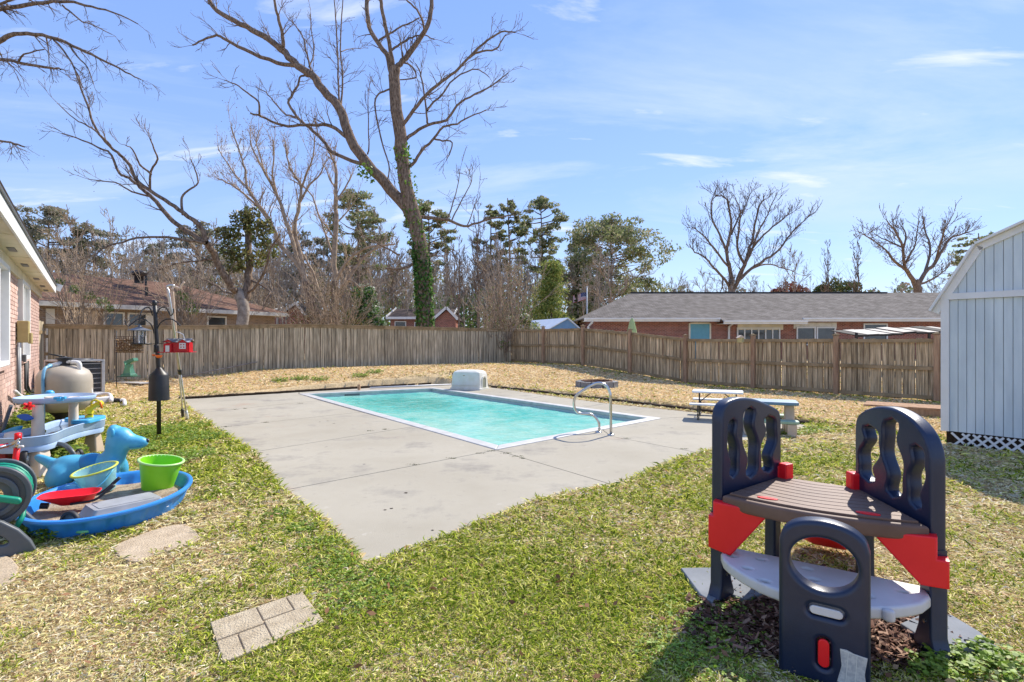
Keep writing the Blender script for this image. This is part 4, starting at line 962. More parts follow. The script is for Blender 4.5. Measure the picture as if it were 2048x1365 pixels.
solid('mortar_bed', [[sq(.005,.01),sq(.995,.01),sq(.995,.94),sq(.6,.94),sq(.45,.985),sq(.005,.99)]], 0.04, 0.004, MZ(-0.008), M_paver, sp, 1)

# ------------------------------------------------------------------ feeder pole and feeders
bx, by = G(318, 880)
bp_ = thing('feeder_pole', 'tall black bird feeder pole with curved hooks and a squirrel baffle', 'feeder pole', (bx, by, 0))
YP = by
def pp(u, v, dy=0): return P(u, v, YP+dy)
MB().tube([(bx,by,-0.02),(bx-0.005,by,1.0),pp(311,640),pp(309,606)], [0.03,0.03,0.028,0.028], 10).build('pole', M_black, bp_, smooth=True)
MB().lathe([(0.001,0.065),(0.02,0.06),(0.036,0.035),(0.036,0.0),(0.028,-0.02)], tuple(pp(309,610)), 14).build('finial', M_black, bp_, smooth=True)
MB().lathe([(0.028,1.06),(0.06,1.02),(0.115,0.965),(0.125,0.94),(0.135,0.58),(0.13,0.58),(0.12,0.93)], (bx,by,0), 28).build('baffle', M_black, bp_, smooth=True, auto=35)
hooks = [
 [(305,632,0),(300,618,-.02),(292,616,-.08),(284,622,-.15),(280,634,-.2),(278,646,-.22)],
 [(313,630,0),(320,618,.0),(330,616,.02),(337,624,.05),(341,632,.08),(346,628,.1),(347,618,.1)],
 [(309,668,0),(302,650,-.02),(290,640,-.06),(276,640,-.1),(264,648,-.14),(257,653,-.18),(252,649,-.2),(250,640,-.2)],
 [(312,666,0),(320,648,.0),(332,640,.0),(345,640,-.02),(354,646,-.05),(360,652,-.08)],
]
for h in hooks: MB().tube(catmull([pp(u, v, d) for u, v, d in h], 4), 0.009, 6).build('hook', M_black, bp_, smooth=True)
MB().tube([pp(313,690),pp(313,706)], 0.036, 10).build('clamp', M_black, bp_, smooth=True)
MB().lathe([(0.001,-0.03),(0.03,-0.025),(0.05,0.005),(0.045,0.01),(0.001,-0.015)], tuple(pp(318,713,-0.05)), 14).build('orange_cup', M_orange, bp_, smooth=True)
MB().lathe([(0.001,-0.02),(0.02,-0.015),(0.03,0.005),(0.026,0.01),(0.001,-0.01)], tuple(pp(308,711,0.02)), 14).build('orange_cup', M_orange, bp_, smooth=True)
MB().tube([pp(318,688,0.1),pp(330,688,0.12)],0.004,5).build('perch', M_black, bp_, smooth=True)
# lantern feeder
lc = pp(279, 672, -0.22)
lf = thing('lantern_feeder', 'grey lantern bird feeder with clear walls hanging left of the black pole', 'bird feeder', tuple(lc))
MB().tube([(0,0,0.19),(0,0,0.12)],0.004,5).build('hanger', M_black, lf, local=True)
MB().lathe([(0.001,0.16),(0.02,0.145),(0.03,0.12),(0.15,0.075),(0.15,0.068),(0.001,0.085)], (0,0,0), 24).build('roof', M_ac, lf, local=True, smooth=True, auto=40)
MB().lathe([(0.075,-0.12),(0.075,0.07)], (0,0,0), 6).build('hopper', M_clear, lf, local=True)
MB().lathe([(0.045,-0.12),(0.045,-0.03),(0.001,0.0)], (0,0,0), 12).build('seed', mat('bird_seed',(0.08,0.06,0.04),(0.3,0.24,0.16),scale=90,rough=0.9), lf, local=True)
for i in range(6):
    a = 2*math.pi*i/6; MB().box((0.078*math.cos(a),0.078*math.sin(a),-0.025),(0.012,0.012,0.19)).build('corner_bar', M_white if i%2 else M_black, lf, local=True)
MB().lathe([(0.001,-0.13),(0.10,-0.13),(0.13,-0.12),(0.13,-0.11),(0.001,-0.118)], (0.02,0,0), 20).build('tray', M_black, lf, local=True, smooth=True)
MB().tube([(0.10,0,-0.13),(0.24,0.0,-0.115)],0.005,5).build('perch', M_black, lf, local=True)
# wire mesh cage filled with nuts
cc = pp(259, 690, -0.22)
cg = thing('nut_cage_feeder', 'rectangular wire cage feeder filled with brown nuts at far left hook', 'bird feeder', tuple(cc), R(8))
hx, hy, hz = 0.165, 0.05, 0.115
mb = MB()
for i in range(12): x = -hx+2*hx*i/11; mb.tube([(x,-hy,-hz),(x,-hy,hz)],0.0022,4,False); mb.tube([(x,hy,-hz),(x,hy,hz)],0.0022,4,False)
for i in range(8): z = -hz+2*hz*i/7; mb.tube([(-hx,-hy,z),(hx,-hy,z),(hx,hy,z),(-hx,hy,z),(-hx,-hy,z)],0.0022,4,False)
mb.build('wire_mesh', M_rust_ if False else m_rust, cg, local=True)
M_nut = mat('shelled_nuts', (0.22,0.11,0.05), (0.55,0.38,0.20), scale=14, rough=0.7, contrast=(0.3,0.7))
mb = MB()
for i in range(420):
    x, y, z = rng.uniform(-hx*.97,hx*.97), rng.uniform(-hy*.9,hy*.9), rng.uniform(-hz*.97,hz*.62); r = rng.uniform(0.007,0.013)
    m_ = Matrix.Translation((x,y,z)) @ Matrix.Rotation(rng.uniform(0,6.3),4,'Z') @ Matrix.Rotation(rng.uniform(0,3),4,'X')
    mb.add([tuple(m_ @ Vector(q)) for q in ((r*1.6,0,0),(-r*1.6,0,0),(0,r,0),(0,-r,0),(0,0,r),(0,0,-r))], [(0,2,4),(2,1,4),(1,3,4),(3,0,4),(2,0,5),(1,2,5),(3,1,5),(0,3,5)])
o = mb.build('nuts', M_nut, cg, local=True); o['kind'] = 'stuff'
MB().tube([(0.0,0,hz),(-0.02,0,0.27),(-0.03,0,0.30)],0.005,5).build('hanger', M_bark2, cg, local=True)
# green hopper feeder below it
gc = pp(258, 735, -0.1)
gr = thing('green_feeder', 'small clear green hopper feeder hanging under the wire nut cage', 'bird feeder', tuple(gc))
MB().tube([(0,-0.0,0.20),(0,0,0.05)],0.004,5).build('hanger', M_black, gr, local=True)
MB().lathe([(0.10,-0.13),(0.10,-0.11),(0.075,-0.09),(0.055,-0.02),(0.05,0.04)], (0,0,0), 4, Matrix.Rotation(R(45),3,'Z').to_4x4()).build('hopper', M_greenclear, gr, local=True)
MB().box((0.03,0,0.085),(0.15,0.10,0.05), M=Matrix.Rotation(R(-22),4,'Y')).build('lid', M_greenclear, gr, local=True, bevel=0.006)
MB().box((0,0,-0.135),(0.23,0.16,0.012)).build('tray', mat('dark_green_plastic',(0.03,0.09,0.05),rough=0.5), gr, local=True)
# red cottage feeder
rc = pp(355, 692, -0.06)
rh = thing('cottage_feeder', 'red cottage shaped bird feeder with dark roof and white window on the pole', 'bird feeder', tuple(rc), R(12))
M_cred = mat('glossy_red_tin', (0.48,0.006,0.015), rough=0.25); M_crf = mat('dark_tin_roof', (0.05,0.05,0.055), (0.5,0.5,0.5), scale=9, rough=0.3, contrast=(0.5,0.62))
def hl2(mb, *a, **k): return mb.build(*a, local=True, **k)
hl2(MB().box((0,0,-0.095),(0.43,0.24,0.012)), 'tray', M_cred, rh, bevel=0.004)
hl2(MB().box((0.03,0,-0.02),(0.30,0.15,0.14)), 'house_body', M_cred, rh, bevel=0.002)
hl2(MB().box((-0.09,-0.085,-0.03),(0.10,0.05,0.12)), 'porch', M_cred, rh)
def gable(mb, x0, x1, yc, hw_, z0_, z1_, t=0.008):
    for s in (-1, 1):
        mb.add([(x0,yc,z1_),(x1,yc,z1_),(x1,yc+s*hw_,z0_),(x0,yc+s*hw_,z0_),(x0,yc,z1_+t),(x1,yc,z1_+t),(x1,yc+s*hw_,z0_+t),(x0,yc+s*hw_,z0_+t)],[(0,1,2,3),(7,6,5,4),(0,4,5,1),(1,5,6,2),(2,6,7,3),(3,7,4,0)])
mb = MB(); gable(mb, -0.14, 0.20, 0, 0.095, 0.045, 0.095); hl2(mb, 'roof', M_crf, rh)
for xx in (-0.09, 0.10):
    mb = MB(); mb.add([(xx-.075,-.112,.05),(xx,-.112,.098),(xx+.075,-.112,.05),(xx-.065,-.09,.05),(xx,-.09,.095),(xx+.065,-.09,.05)],[(0,1,4,3),(1,2,5,4)]); o = hl2(mb,'gable_roof', M_crf, rh); o.modifiers.new('t','SOLIDIFY').thickness = 0.006
    mb = MB(); mb.add([(xx-.065,-.095,.045),(xx+.065,-.095,.045),(xx,-.095,.09),(xx-.065,-.075,.045),(xx+.065,-.075,.045),(xx,-.075,.09)],[(0,1,2),(5,4,3),(0,3,4,1),(1,4,5,2),(2,5,3,0)]); hl2(mb,'gable', M_cred, rh)
hl2(MB().box((0.10,-0.083,-0.02),(0.13,0.025,0.13)), 'gable_wall', M_cred, rh)
hl2(MB().box((0.10,-0.098,-0.005),(0.085,0.006,0.085)), 'window', M_white, rh)
for a_ in (-1, 1):
    for b_ in (-1, 1): hl2(MB().box((0.10+a_*0.018,-0.1025,-0.005+b_*0.018),(0.016,0.004,0.016)), 'pane', M_cred, rh)
hl2(MB().box((-0.09,-0.113,-0.045),(0.05,0.006,0.09)), 'door', M_lgrey, rh)
hl2(MB().box((-0.135,-0.02,-0.02),(0.02,0.12,0.12)), 'glass', M_clear, rh)
hl2(MB().tube([(0.09,0,0.09),(0.075,0,0.16),(0.02,0,0.19),(-0.02,0,0.195)],0.008,5), 'hanger', M_alu, rh)
# slim rod stuck in the lawn
x, y = G(233, 785); tag(MB().tube([(x,y,tz(x,y)-.02),(x,y,1.75)],0.011,6).build('thin_rod', M_black, None, smooth=True), 'thin black rod standing in the lawn behind the wire nut cage', 'rod')
# two pool tool poles leaning on the feeder hook
def lean(u0, v0, u1, v1, Y1, r, m, top, name, label, hook):
    a = Vector((*G(u0, v0), 0.0)); b = P(u1, v1, Y1); t = thing(name, label, 'pool pole', tuple(a))
    mid = a.lerp(b, 0.42); mid2 = a.lerp(b, 0.44)
    MB().tube([a, mid], r*0.8, 8).build('lower_tube', M_alu, t, smooth=True)
    MB().tube([mid, b], r, 8).build('upper_tube', m, t, smooth=True)
    MB().tube([a.lerp(b,0.41), a.lerp(b,0.445)], r*1.35, 8).build('clamp', M_black, t, smooth=True)
    MB().tube(catmull([b]+[P(u, v, Y1+d) for u, v, d in hook], 3), r*0.8, 7).build('hook', m, t, smooth=True)
    MB().tube([a.lerp(b,0.0)+Vector((0,0,0.0)), a.lerp(b,0.09)], r*1.5, 8).build('grip', M_black if hook[0][0] > 340 else M_white, t, smooth=True)
lean(375, 843, 336, 580, 7.75, 0.018, M_alu, 1, 'pool_pole', 'silver aluminium pool pole leaning on the feeder pole hooks, squared top', [(334,575,0),(338,572,0),(349,572,0.03)])
lean(366, 838, 345, 585, 7.9, 0.017, M_copper, 1, 'pool_pole', 'tan coloured pool pole with curved hooked top leaning behind the red cottage feeder', [(345,578,0),(350,574,0.02),(360,577,0.05),(364,570,0.05),(369,565,0.05)])

# ------------------------------------------------------------------ sand filter, pipes, air conditioner
fx, fy = -7.15, 8.55
sf_ = thing('sand_filter', 'round beige pool sand filter tank with a black top valve', 'pool filter', (fx, fy, 0))
prof = [(0.001,0.30),(0.12,0.305),(0.24,0.34),(0.325,0.41),(0.357,0.50),(0.36,0.62),(0.36,0.80),(0.35,0.90),(0.31,0.975),(0.23,1.03),(0.13,1.055),(0.08,1.06)]
MB().lathe([(r, z) for r, z in prof], (fx,fy,0), 40).build('tank', M_tankbeige, sf_, smooth=True)
MB().lathe([(0.20,0.0),(0.20,0.02),(0.13,0.05),(0.12,0.24),(0.2,0.33)], (fx,fy,0), 20).build('stand', M_blackp, sf_, smooth=True)
MB().lathe([(0.105,1.05),(0.105,1.09),(0.085,1.10),(0.09,1.16),(0.115,1.17),(0.115,1.185),(0.03,1.195),(0.02,1.21),(0.001,1.212)], (fx,fy,0), 20).build('valve', M_blackp, sf_, smooth=True, auto=40)
MB().tube([(fx-0.17,fy-0.1,1.245),(fx-0.02,fy-0.02,1.205)], [0.012,0.016], 6).build('valve_handle', M_blackp, sf_, smooth=True)
MB().tube(catmull([(fx+0.06,fy-0.02,1.115),(fx+0.20,fy-0.02,1.11),(fx+0.255,fy-0.02,1.07),(fx+0.26,fy-0.02,0.9),(fx+0.30,fy+.12,0.7),(fx+0.33,fy+.16,0.35)],5), 0.034, 10).build('pipe', M_white, sf_, smooth=True)
MB().tube([(fx,fy-0.06,1.10),(fx-0.06,fy-0.19,1.06)], 0.036, 10).build('pipe', M_white, sf_, smooth=True)
M_hoseb = mat('blue_backwash_hose', (0.10,0.30,0.50), (0.2,0.42,0.62), scale=6, rough=0.35)
MB().tube(catmull([(fx-0.06,fy-0.20,1.06),(fx-0.03,fy-0.33,1.02),(fx-0.01,fy-0.385,0.85),(fx+0.0,fy-0.39,0.5),(fx-0.02,fy-0.37,0.25),(fx-0.06,fy-0.4,0.05)],5), [0.04]+[0.022]*24+[0.05], 8).build('hose', M_hoseb, sf_, smooth=True)
MB().box((fx,fy-0.364,0.78),(0.012,0.006,0.07)).build('vent_slot', M_blackp, sf_)
pm = thing('pool_pump', 'white plastic pool pump pipes lying on grass right of the filter', 'pump pipes', (-7.0, 9.6, 0))
def gz(u, v, z): x, y = G(u, v, z); return (x, y, z)
MB().tube(catmull([gz(176,791,0.16),gz(205,789,0.16),gz(218,790,0.16),gz(222,797,0.12),gz(222,803,0.08)],4), 0.045, 10).build('pipe', M_white, pm, smooth=True)
a = Vector(gz(190,802,0.09)); b = Vector(gz(224,799,0.09)); mb = MB(); mb.beam(a, b, 0.16, 0.13); mb.build('housing', M_white, pm, bevel=0.012)
MB().tube([gz(170,806,0.07),gz(190,804,0.07)],0.032,8).build('pipe', M_white, pm, smooth=True)
MB().tube([gz(224,801,0.07),gz(240,802,0.07)],0.05,8).build('coupling', M_blackp, pm, smooth=True)
MB().tube(catmull([gz(238,802,0.07),gz(247,801,0.07),gz(249,805,0.06),gz(249,811,0.05)],4),0.038,10).build('elbow', M_white, pm, smooth=True)
ax, ay = G(146, 793); ax, ay = -10.95, 13.4
acu = thing('air_conditioner', 'grey outdoor air conditioner unit behind the beige filter tank', 'air conditioner', (ax, ay, tz(ax, ay)), R(-28))
az_ = 0.86; acu.scale = (0.93,0.93,0.95)
dl(MB().box((0,0,0.44),(0.86,0.86,0.78)), 'core', M_blackp, acu)
dl(MB().box((0,0,0.03),(0.98,0.98,0.05)), 'base_pan', M_aclight, acu)
for sx in (-1, 1):
    for sy in (-1, 1): dl(MB().box((sx*0.45,sy*0.45,0.45),(0.08,0.08,0.82)), 'corner_post', M_aclight, acu, bevel=0.01)
for k in range(26):
    z = 0.09+k*0.029
    dl(MB().box((0,-0.445,z),(0.82,0.02,0.010)), 'louvre', M_ac, acu); dl(MB().box((0.445,0,z),(0.02,0.82,0.010)), 'louvre', M_ac, acu)
for k in range(6): dl(MB().box((0.0,-0.462,0.15+k*0.13),(0.82,0.008,0.014)), 'guard_wire', M_aclight, acu)
for k in range(6): dl(MB().box((0.462,0.0,0.15+k*0.13),(0.008,0.82,0.014)), 'guard_wire', M_aclight, acu)
MB().prism([(x,y) for x,y in rrect(0,0,0.50,0.50,0.06)], 0.86, 0.90).build('top_cover', M_aclight, acu, local=True)
MB().lathe([(0.40,0.902),(0.40,0.925),(0.37,0.925),(0.36,0.905),(0.10,0.93),(0.001,0.935)], (0,0,0), 24).build('fan_grille', M_ac, acu, local=True, smooth=True)
p0 = G(250,768,0.2); tag(MB().box((p0[0],p0[1]+0.1,tz(*p0)+0.02),(1.5,0.35,0.04), R(-20)).build('concrete_pad', M_conc, None, bevel=0.006), 'thin grey concrete strip in the lawn right of the air conditioner', 'concrete strip')

# ------------------------------------------------------------------ toys on the left
# water table
wt = thing('water_table', 'pale blue and cream toy water table with a raised round tray', 'water table', (-5.4, 6.3, 0))
wa, wb = Vector((-5.22, 5.62)), Vector((-5.52, 6.95)); wd_ = (wb-wa).normalized(); wn = Vector((wd_.y, -wd_.x))
def wpt(t, o): p = wa+wd_*t; return (p.x+wn.x*o, p.y+wn.y*o)
LW = (wb-wa).length
outl = [wpt(-0.02,-0.26),wpt(-0.10,-0.1),wpt(-0.12,0.05),wpt(-0.08,0.20),wpt(0.05,0.29),wpt(0.22,0.28),wpt(0.42,0.235),wpt(0.72,0.20),wpt(1.0,0.22),wpt(1.18,0.27),wpt(1.36,0.20),wpt(1.42,0.02),wpt(1.36,-0.2),wpt(1.15,-0.27),wpt(0.8,-0.21),wpt(0.5,-0.22),wpt(0.22,-0.29)]
outl = smooth_loop(outl, 3); cx = sum(p[0] for p in outl)/len(outl); cy = sum(p[1] for p in outl)/len(outl)
def off(poly, d): return shrink(poly, d)
def tub(mb, poly, zs):              # walls from offset rings: list of (offset, z)
    n = len(poly); vv = []
    for o_, z_ in zs: vv += [(x, y, z_) for x, y in off(poly, o_)]
    mb.add(vv, [(i*n+j, i*n+(j+1)%n, (i+1)*n+(j+1)%n, (i+1)*n+j) for i in range(len(zs)-1) for j in range(n)]+[tuple(range((len(zs)-1)*n, len(zs)*n))]); return mb
tub(MB(), outl, [(0.02,0.285),(0.012,0.33),(0.018,0.345),(0.006,0.36),(0.004,0.43),(-0.006,0.445),(0.004,0.452),(0.022,0.445),(0.03,0.43),(0.045,0.33)]).build('basin', M_pale, wt, smooth=True, auto=50)
MB().prism(off(outl, 0.05), 0.29, 0.385).build('basin_water', mat('basin_water',(0.06,0.11,0.16),rough=0.08), wt)
def tleg(x, y, w0, w1, z1, m):
    mb = MB(); vv = []
    for z_, w_ in ((0, w0), (z1, w1)): vv += [(x+a*w_, y+b*w_*0.8, z_) for a, b in ((-1,-1),(1,-1),(1,1),(-1,1))]
    mb.add(vv, [(3,2,1,0),(4,5,6,7)]+[(i,(i+1)%4,4+(i+1)%4,4+i) for i in range(4)]); return mb.build('leg', m, wt, bevel=0.02, seg=3)
tleg(*wpt(0.06,0.16), 0.125, 0.085, 0.30, M_pink); tleg(*wpt(1.22,0.14), 0.10, 0.06, 0.30, M_tan); tleg(*wpt(0.35,-0.24), 0.10, 0.06, 0.30, M_tan); tleg(*wpt(1.2,-0.2), 0.09, 0.06, 0.30, M_tan)
# posts and upper tray
def cone(name, a, b, r0, r1, m, parent): return MB().tube([a, Vector(a).lerp(Vector(b), .5), b], [r0, (r0+r1)/2, r1], 14).build(name, m, parent, smooth=True, auto=40)
p1 = P(76, 873, 5.95); p1.z = 0.34; p1t = P(68, 808, 5.95); cone('post', p1, (p1.x, p1.y, 0.74), 0.062, 0.05, M_pink, wt)
p2 = P(147, 848, 6.55); cone('post', (p2.x,p2.y,0.36), (p2.x, p2.y, 0.77), 0.052, 0.045, M_pink, wt)
tcen = Vector((-5.72, 6.2)); up = [(tcen.x+0.40*math.cos(a)*(1+0.05*math.cos(3*a)), tcen.y+0.36*math.sin(a)) for a in [2*math.pi*i/40 for i in range(40)]]
tcen = (Vector((p1.x,p1.y))+Vector((p2.x,p2.y)))/2+Vector((-0.03,0.03)); up = [(tcen.x+0.37*math.cos(a)*(1+0.04*math.cos(3*a)), tcen.y+0.36*math.sin(a)) for a in [2*math.pi*i/40 for i in range(40)]]
tub(MB(), up, [(0.03,0.745),(0.0,0.755),(-0.012,0.795),(-0.004,0.808),(0.012,0.80),(0.035,0.765)]).build('upper_tray', M_pale, wt, smooth=True, auto=60)
for a, r_ in ((0.5,0.07),(2.4,0.09),(4.3,0.06)):
    c = tcen+Vector((0.17*math.cos(a),0.17*math.sin(a))); MB().lathe([(r_,0.768),(r_,0.785),(r_*.8,0.785),(r_*.75,0.77)], (c.x,c.y,0), 18).build('cup_ring', M_pink, wt, smooth=True)
c = P(99, 786, 6.6); MB().lathe([(0.045,-0.03),(0.05,0.0),(0.03,0.025),(0.001,0.03)], tuple(c), 14).build('knob', M_sky, wt, smooth=True)
c = P(120, 797, 5.95); mb = MB(); mb.box(tuple(c),(0.11,0.05,0.03),0.3); mb.box((c.x,c.y,c.z-.01),(0.04,0.08,0.05),0.3); mb.build('spout', M_sky, wt, bevel=0.008)
c = P(57, 813, 5.85); mb = MB()
for i in range(5):
    a = i*1.256; mb.box((c.x+0.03*math.cos(a), c.y, c.z+0.018*math.sin(a)),(0.055,0.03,0.022), M=Matrix.Rotation(-a,4,'Y'))
mb.build('paddle_wheel', M_red, wt, bevel=0.004)
c = P(50, 836, 5.85); solid('leaf_paddle', [smooth_loop([(-0.085,0.005),(-0.03,0.035),(0.03,0.035),(0.085,0.0),(0.04,-0.03),(-0.02,-0.028)],4)], 0.03, 0.008, frame_m(tuple(c),(1,0.1,-0.12),(0,0.5,1)), mat('leaf_blue_plastic',(0.01,0.10,0.42),rough=0.4), wt)
# turquoise platform with yellow spout
pl_ = [wpt(0.88,0.06),wpt(0.88,0.22),wpt(1.0,0.255),wpt(1.3,0.24),wpt(1.40,0.05),wpt(1.3,-0.12),wpt(1.1,-0.12),wpt(1.05,0.02)]
solid('platform', [smooth_loop(pl_,4)], 0.05, 0.01, MZ(0.462), M_sky, wt)
yb = Vector((*wpt(1.12,0.14),0.48)); yl = thing
MB().tube(catmull([yb, yb+Vector((0.0,0,0.07)), yb+Vector((0.01,0,0.11)), yb+Vector((0.07,0.02,0.16)), yb+Vector((0.14,0.03,0.19))],4), [0.045]*9+[0.03]*8, 10).build('pump_spout', M_yellow, wt, smooth=True)
MB().tube(catmull([yb+Vector((0.04,0,0.13)), yb+Vector((0.03,0,0.20)), yb+Vector((0.08,0,0.225)), yb+Vector((0.14,0.0,0.20))],5), 0.012, 8).build('pump_handle', M_yellow, wt, smooth=True)
MB().tube([yb+Vector((0.14,0.0,0.20)), yb+Vector((0.16,0,0.12))],0.012,6).build('nozzle', M_orange, wt, smooth=True)

# beach toys heaped on the far left of the table
def toy_blob(name, label, cat, c, pts, m, r=0.03, group=None):
    t = MB().tube(catmull([Vector(c)+Vector(p) for p in pts],4), r, 8).build(name, m, None, smooth=True); return tag(t, label, cat, group)
c0 = P(35, 868, 6.05)
o = solid('toy_boat', [smooth_loop([(-0.18,0.03),(-0.10,-0.04),(0.10,-0.04),(0.20,0.03),(0.05,0.045)],4)], 0.09, 0.02, frame_m(tuple(P(50,868,6.25)),(1,0.2,0),(0,0,1)), M_yellow, None); tag(o, 'yellow toy boat lying in the water table basin', 'toy')
o = solid('toy_scoop', [smooth_loop([(-0.16,-0.05),(-0.02,0.04),(0.13,0.07),(0.10,0.0),(-0.05,-0.07)],4)], 0.06, 0.02, frame_m(tuple(P(14,868,6.0)),(1,0.2,0.1),(0,0.2,1)), M_sky, None); tag(o, 'light blue toy scoop on the left end of the water table', 'toy')
o = MB().lathe([(0.06,-0.08),(0.085,0.0),(0.075,0.06),(0.03,0.075),(0.001,0.075)], tuple(P(27,878,5.8)), 14).build('toy_cup', M_lgrey, None, smooth=True); tag(o, 'greyish white toy cup upside down near the red bar', 'toy')

# red tricycle: handlebar, stem, frame, wheels
tr = thing('tricycle', 'red and white tricycle partly cut off at the left edge under the water table', 'tricycle', (-5.1, 5.2, 0))
Yt = 5.15
MB().tube(catmull([P(-40,905,Yt-.2),P(-5,897,Yt-.1),P(20,890,Yt),P(34,883,Yt+.02),P(38,877,Yt+.03)],4), 0.016, 8).build('handlebar', M_steel, tr, smooth=True)
MB().tube([P(-45,906,Yt-.21),P(16,891,Yt-.01)], 0.022, 8).build('grip', M_red, tr, smooth=True)
MB().tube([P(36,880,Yt+.03),P(36,868,Yt+.05)], 0.028, 8).build('grip', M_red, tr, smooth=True)
MB().tube([P(37,884,Yt),P(34,897,Yt)], 0.018, 8).build('steering_post', M_steel, tr, smooth=True)
MB().tube([P(34,897,Yt),P(27,950,Yt)], 0.024, 8).build('fork_tube', M_red, tr, smooth=True)
MB().tube([P(28,897,Yt),P(46,894,Yt)], 0.014, 8).build('clamp', M_lgrey, tr, smooth=True)
def wheel(parent, c, r, w, axis, m1=M_blackp, m2=M_white):
    ax_ = Vector(axis).normalized(); q = ax_.to_track_quat('Z','Y').to_matrix().to_4x4()
    wo_ = MB().lathe([(r*.72,-w*.4),(r*.9,-w*.5),(r,-w*.25),(r,w*.25),(r*.9,w*.5),(r*.72,w*.4)], c, 26, q).build('wheel', m1, parent, smooth=True)
    MB().lathe([(0.001,-w*.3),(r*.25,-w*.4),(r*.3,-w*.15),(r*.73,-w*.2),(r*.73,w*.2),(r*.3,w*.15),(r*.25,w*.4),(0.001,w*.3)], c, 20, q).build('rim', m2, wo_, smooth=True)
wheel(tr, P(52,918,5.6), 0.10, 0.06, (1,0.5,0)); wheel(tr, tuple(P(50,972,4.75)), 0.045, 0.03, (0.6,0.8,0), M_blackp, M_pink)
MB().tube(catmull([P(95,887,5.9),P(125,890,5.9),P(140,900,5.8),P(150,914,5.8)],4), 0.025, 8).build('rear_frame', M_dgrey, tr, smooth=True)
wheel(tr, P(158,908,5.95), 0.05, 0.04, (0.3,1,0))
MB().tube([P(-10,872,5.9),P(5,862,6.0),P(22,812,6.2)], 0.02, 8).build('push_handle', M_dgrey, tr, smooth=True)
MB().box(tuple(P(-6,912,5.6)), (0.25,0.2,0.18), 0.3).build('seat_bucket', mat('dark_red_plastic',(0.22,0.005,0.01),rough=0.4), tr, bevel=0.03)
# drinking cup
cc = Vector((*G(37, 990), 0)); Yc = 4.75; c = P(36, 978, Yc)
tc_ = thing('sippy_cup', 'blue toy cup with a white lid and pale bent spout by the hose reel', 'cup', (c.x, c.y, 0))
MB().lathe([(0.045,0.0),(0.055,0.19),(0.05,0.19)], (c.x,c.y,0), 18).build('cup_body', mat('cup_blue',(0.0,0.22,0.45),rough=0.3), tc_, smooth=True)
MB().lathe([(0.062,0.19),(0.062,0.215),(0.05,0.225),(0.001,0.228)], (c.x,c.y,0), 18).build('lid', M_white, tc_, smooth=True)
MB().tube(catmull([(c.x-.01,c.y,0.22),(c.x-.015,c.y,0.27),(c.x-.05,c.y,0.31),(c.x-.085,c.y,0.33)],4), 0.022, 8).build('spout', M_pink, tc_, smooth=True)

# blue plastic dog ride-on (metaball skin)
def metaskin(name, els, m, parent, res=0.018, thr=0.6):
    mbd = bpy.data.metaballs.new('mskin'+name); mbd.resolution = res; mbd.threshold = thr
    ob = bpy.data.objects.new('mskin'+name, mbd); C.objects.link(ob)
    for c, r, sc_, rot in els:
        e = mbd.elements.new(type='ELLIPSOID'); e.co = c; e.radius = r; e.size_x, e.size_y, e.size_z = sc_; e.rotation = rot.to_quaternion() if rot else Matrix.Identity(3).to_quaternion()
    dg = bpy.context.evaluated_depsgraph_get(); me = bpy.data.meshes.new_from_object(ob.evaluated_get(dg))
    bpy.data.objects.remove(ob); bpy.data.metaballs.remove(mbd)
    me.materials.clear(); me.materials.append(m); me.polygons.foreach_set('use_smooth', [True]*len(me.polygons)); me.name = name
    o = bpy.data.objects.new(name, me); C.objects.link(o); o.parent = parent; return o
dg_ = thing('ride_on_dog', 'light blue plastic dog ride-on toy facing right behind the paddling pool', 'toy dog', (-4.30, 5.5, 0), R(18)); dg_.scale = (0.9,0.9,0.95)
rY = lambda a: Matrix.Rotation(R(a),3,'Y')
els = [((-0.26,0,0.15),0.30,(0.95,0.85,0.85),None),((-0.12,0,0.19),0.28,(1.0,0.75,0.62),None),((0.05,0,0.19),0.28,(1.0,0.72,0.62),None),((0.17,0,0.20),0.27,(0.7,0.70,0.8),None),
       ((0.22,0,0.32),0.24,(0.7,0.75,1.0),None),((0.26,0,0.45),0.27,(0.85,0.80,0.85),None),((0.36,0,0.415),0.21,(1.1,0.62,0.55),rY(5)),((0.44,0,0.40),0.155,(1.0,0.68,0.68),None),
       ((0.19,0.0,0.545),0.12,(0.7,1.1,0.9),None),((-0.45,0,0.26),0.12,(1.7,0.6,0.7),rY(30)),((-0.29,-0.14,0.08),0.20,(0.9,0.7,1.0),None),((-0.29,0.14,0.08),0.20,(0.9,0.7,1.0),None),((0.22,-0.13,0.10),0.17,(0.8,0.7,1.4),None),((0.22,0.13,0.10),0.17,(0.8,0.7,1.4),None)]
metaskin('body', els, M_dog, dg_)
metaskin('saddle', [((-0.03,0,0.20),0.30,(0.95,0.80,0.66),None)], M_dogdark, dg_)
MB().lathe([(0.001,-0.03),(0.022,-0.012),(0.022,0.012),(0.001,0.026)], (0.525,0,0.42), 12, Matrix.Rotation(R(90),4,'Y')).build('nose', M_navy, dg_, local=True, smooth=True)
for s in (-1, 1): MB().lathe([(0.001,0.012),(0.014,0.008),(0.018,0.0)], (0.345,s*0.068,0.475), 12, Matrix.Rotation(R(-70*s),4,'X')).build('eye', M_navy, dg_, local=True, smooth=True)
MB().tube(catmull([Vector((0.50,-0.045,0.375)),Vector((0.44,-0.075,0.365)),Vector((0.37,-0.085,0.37))],3),0.004,5).build('mouth_line', M_dogdark, dg_, local=True, smooth=True)
for s in (-1, 1): metaskin('ear', [((0.215,s*0.10,0.535),0.075,(0.5,0.6,1.2),None)], M_dog, dg_, 0.012)

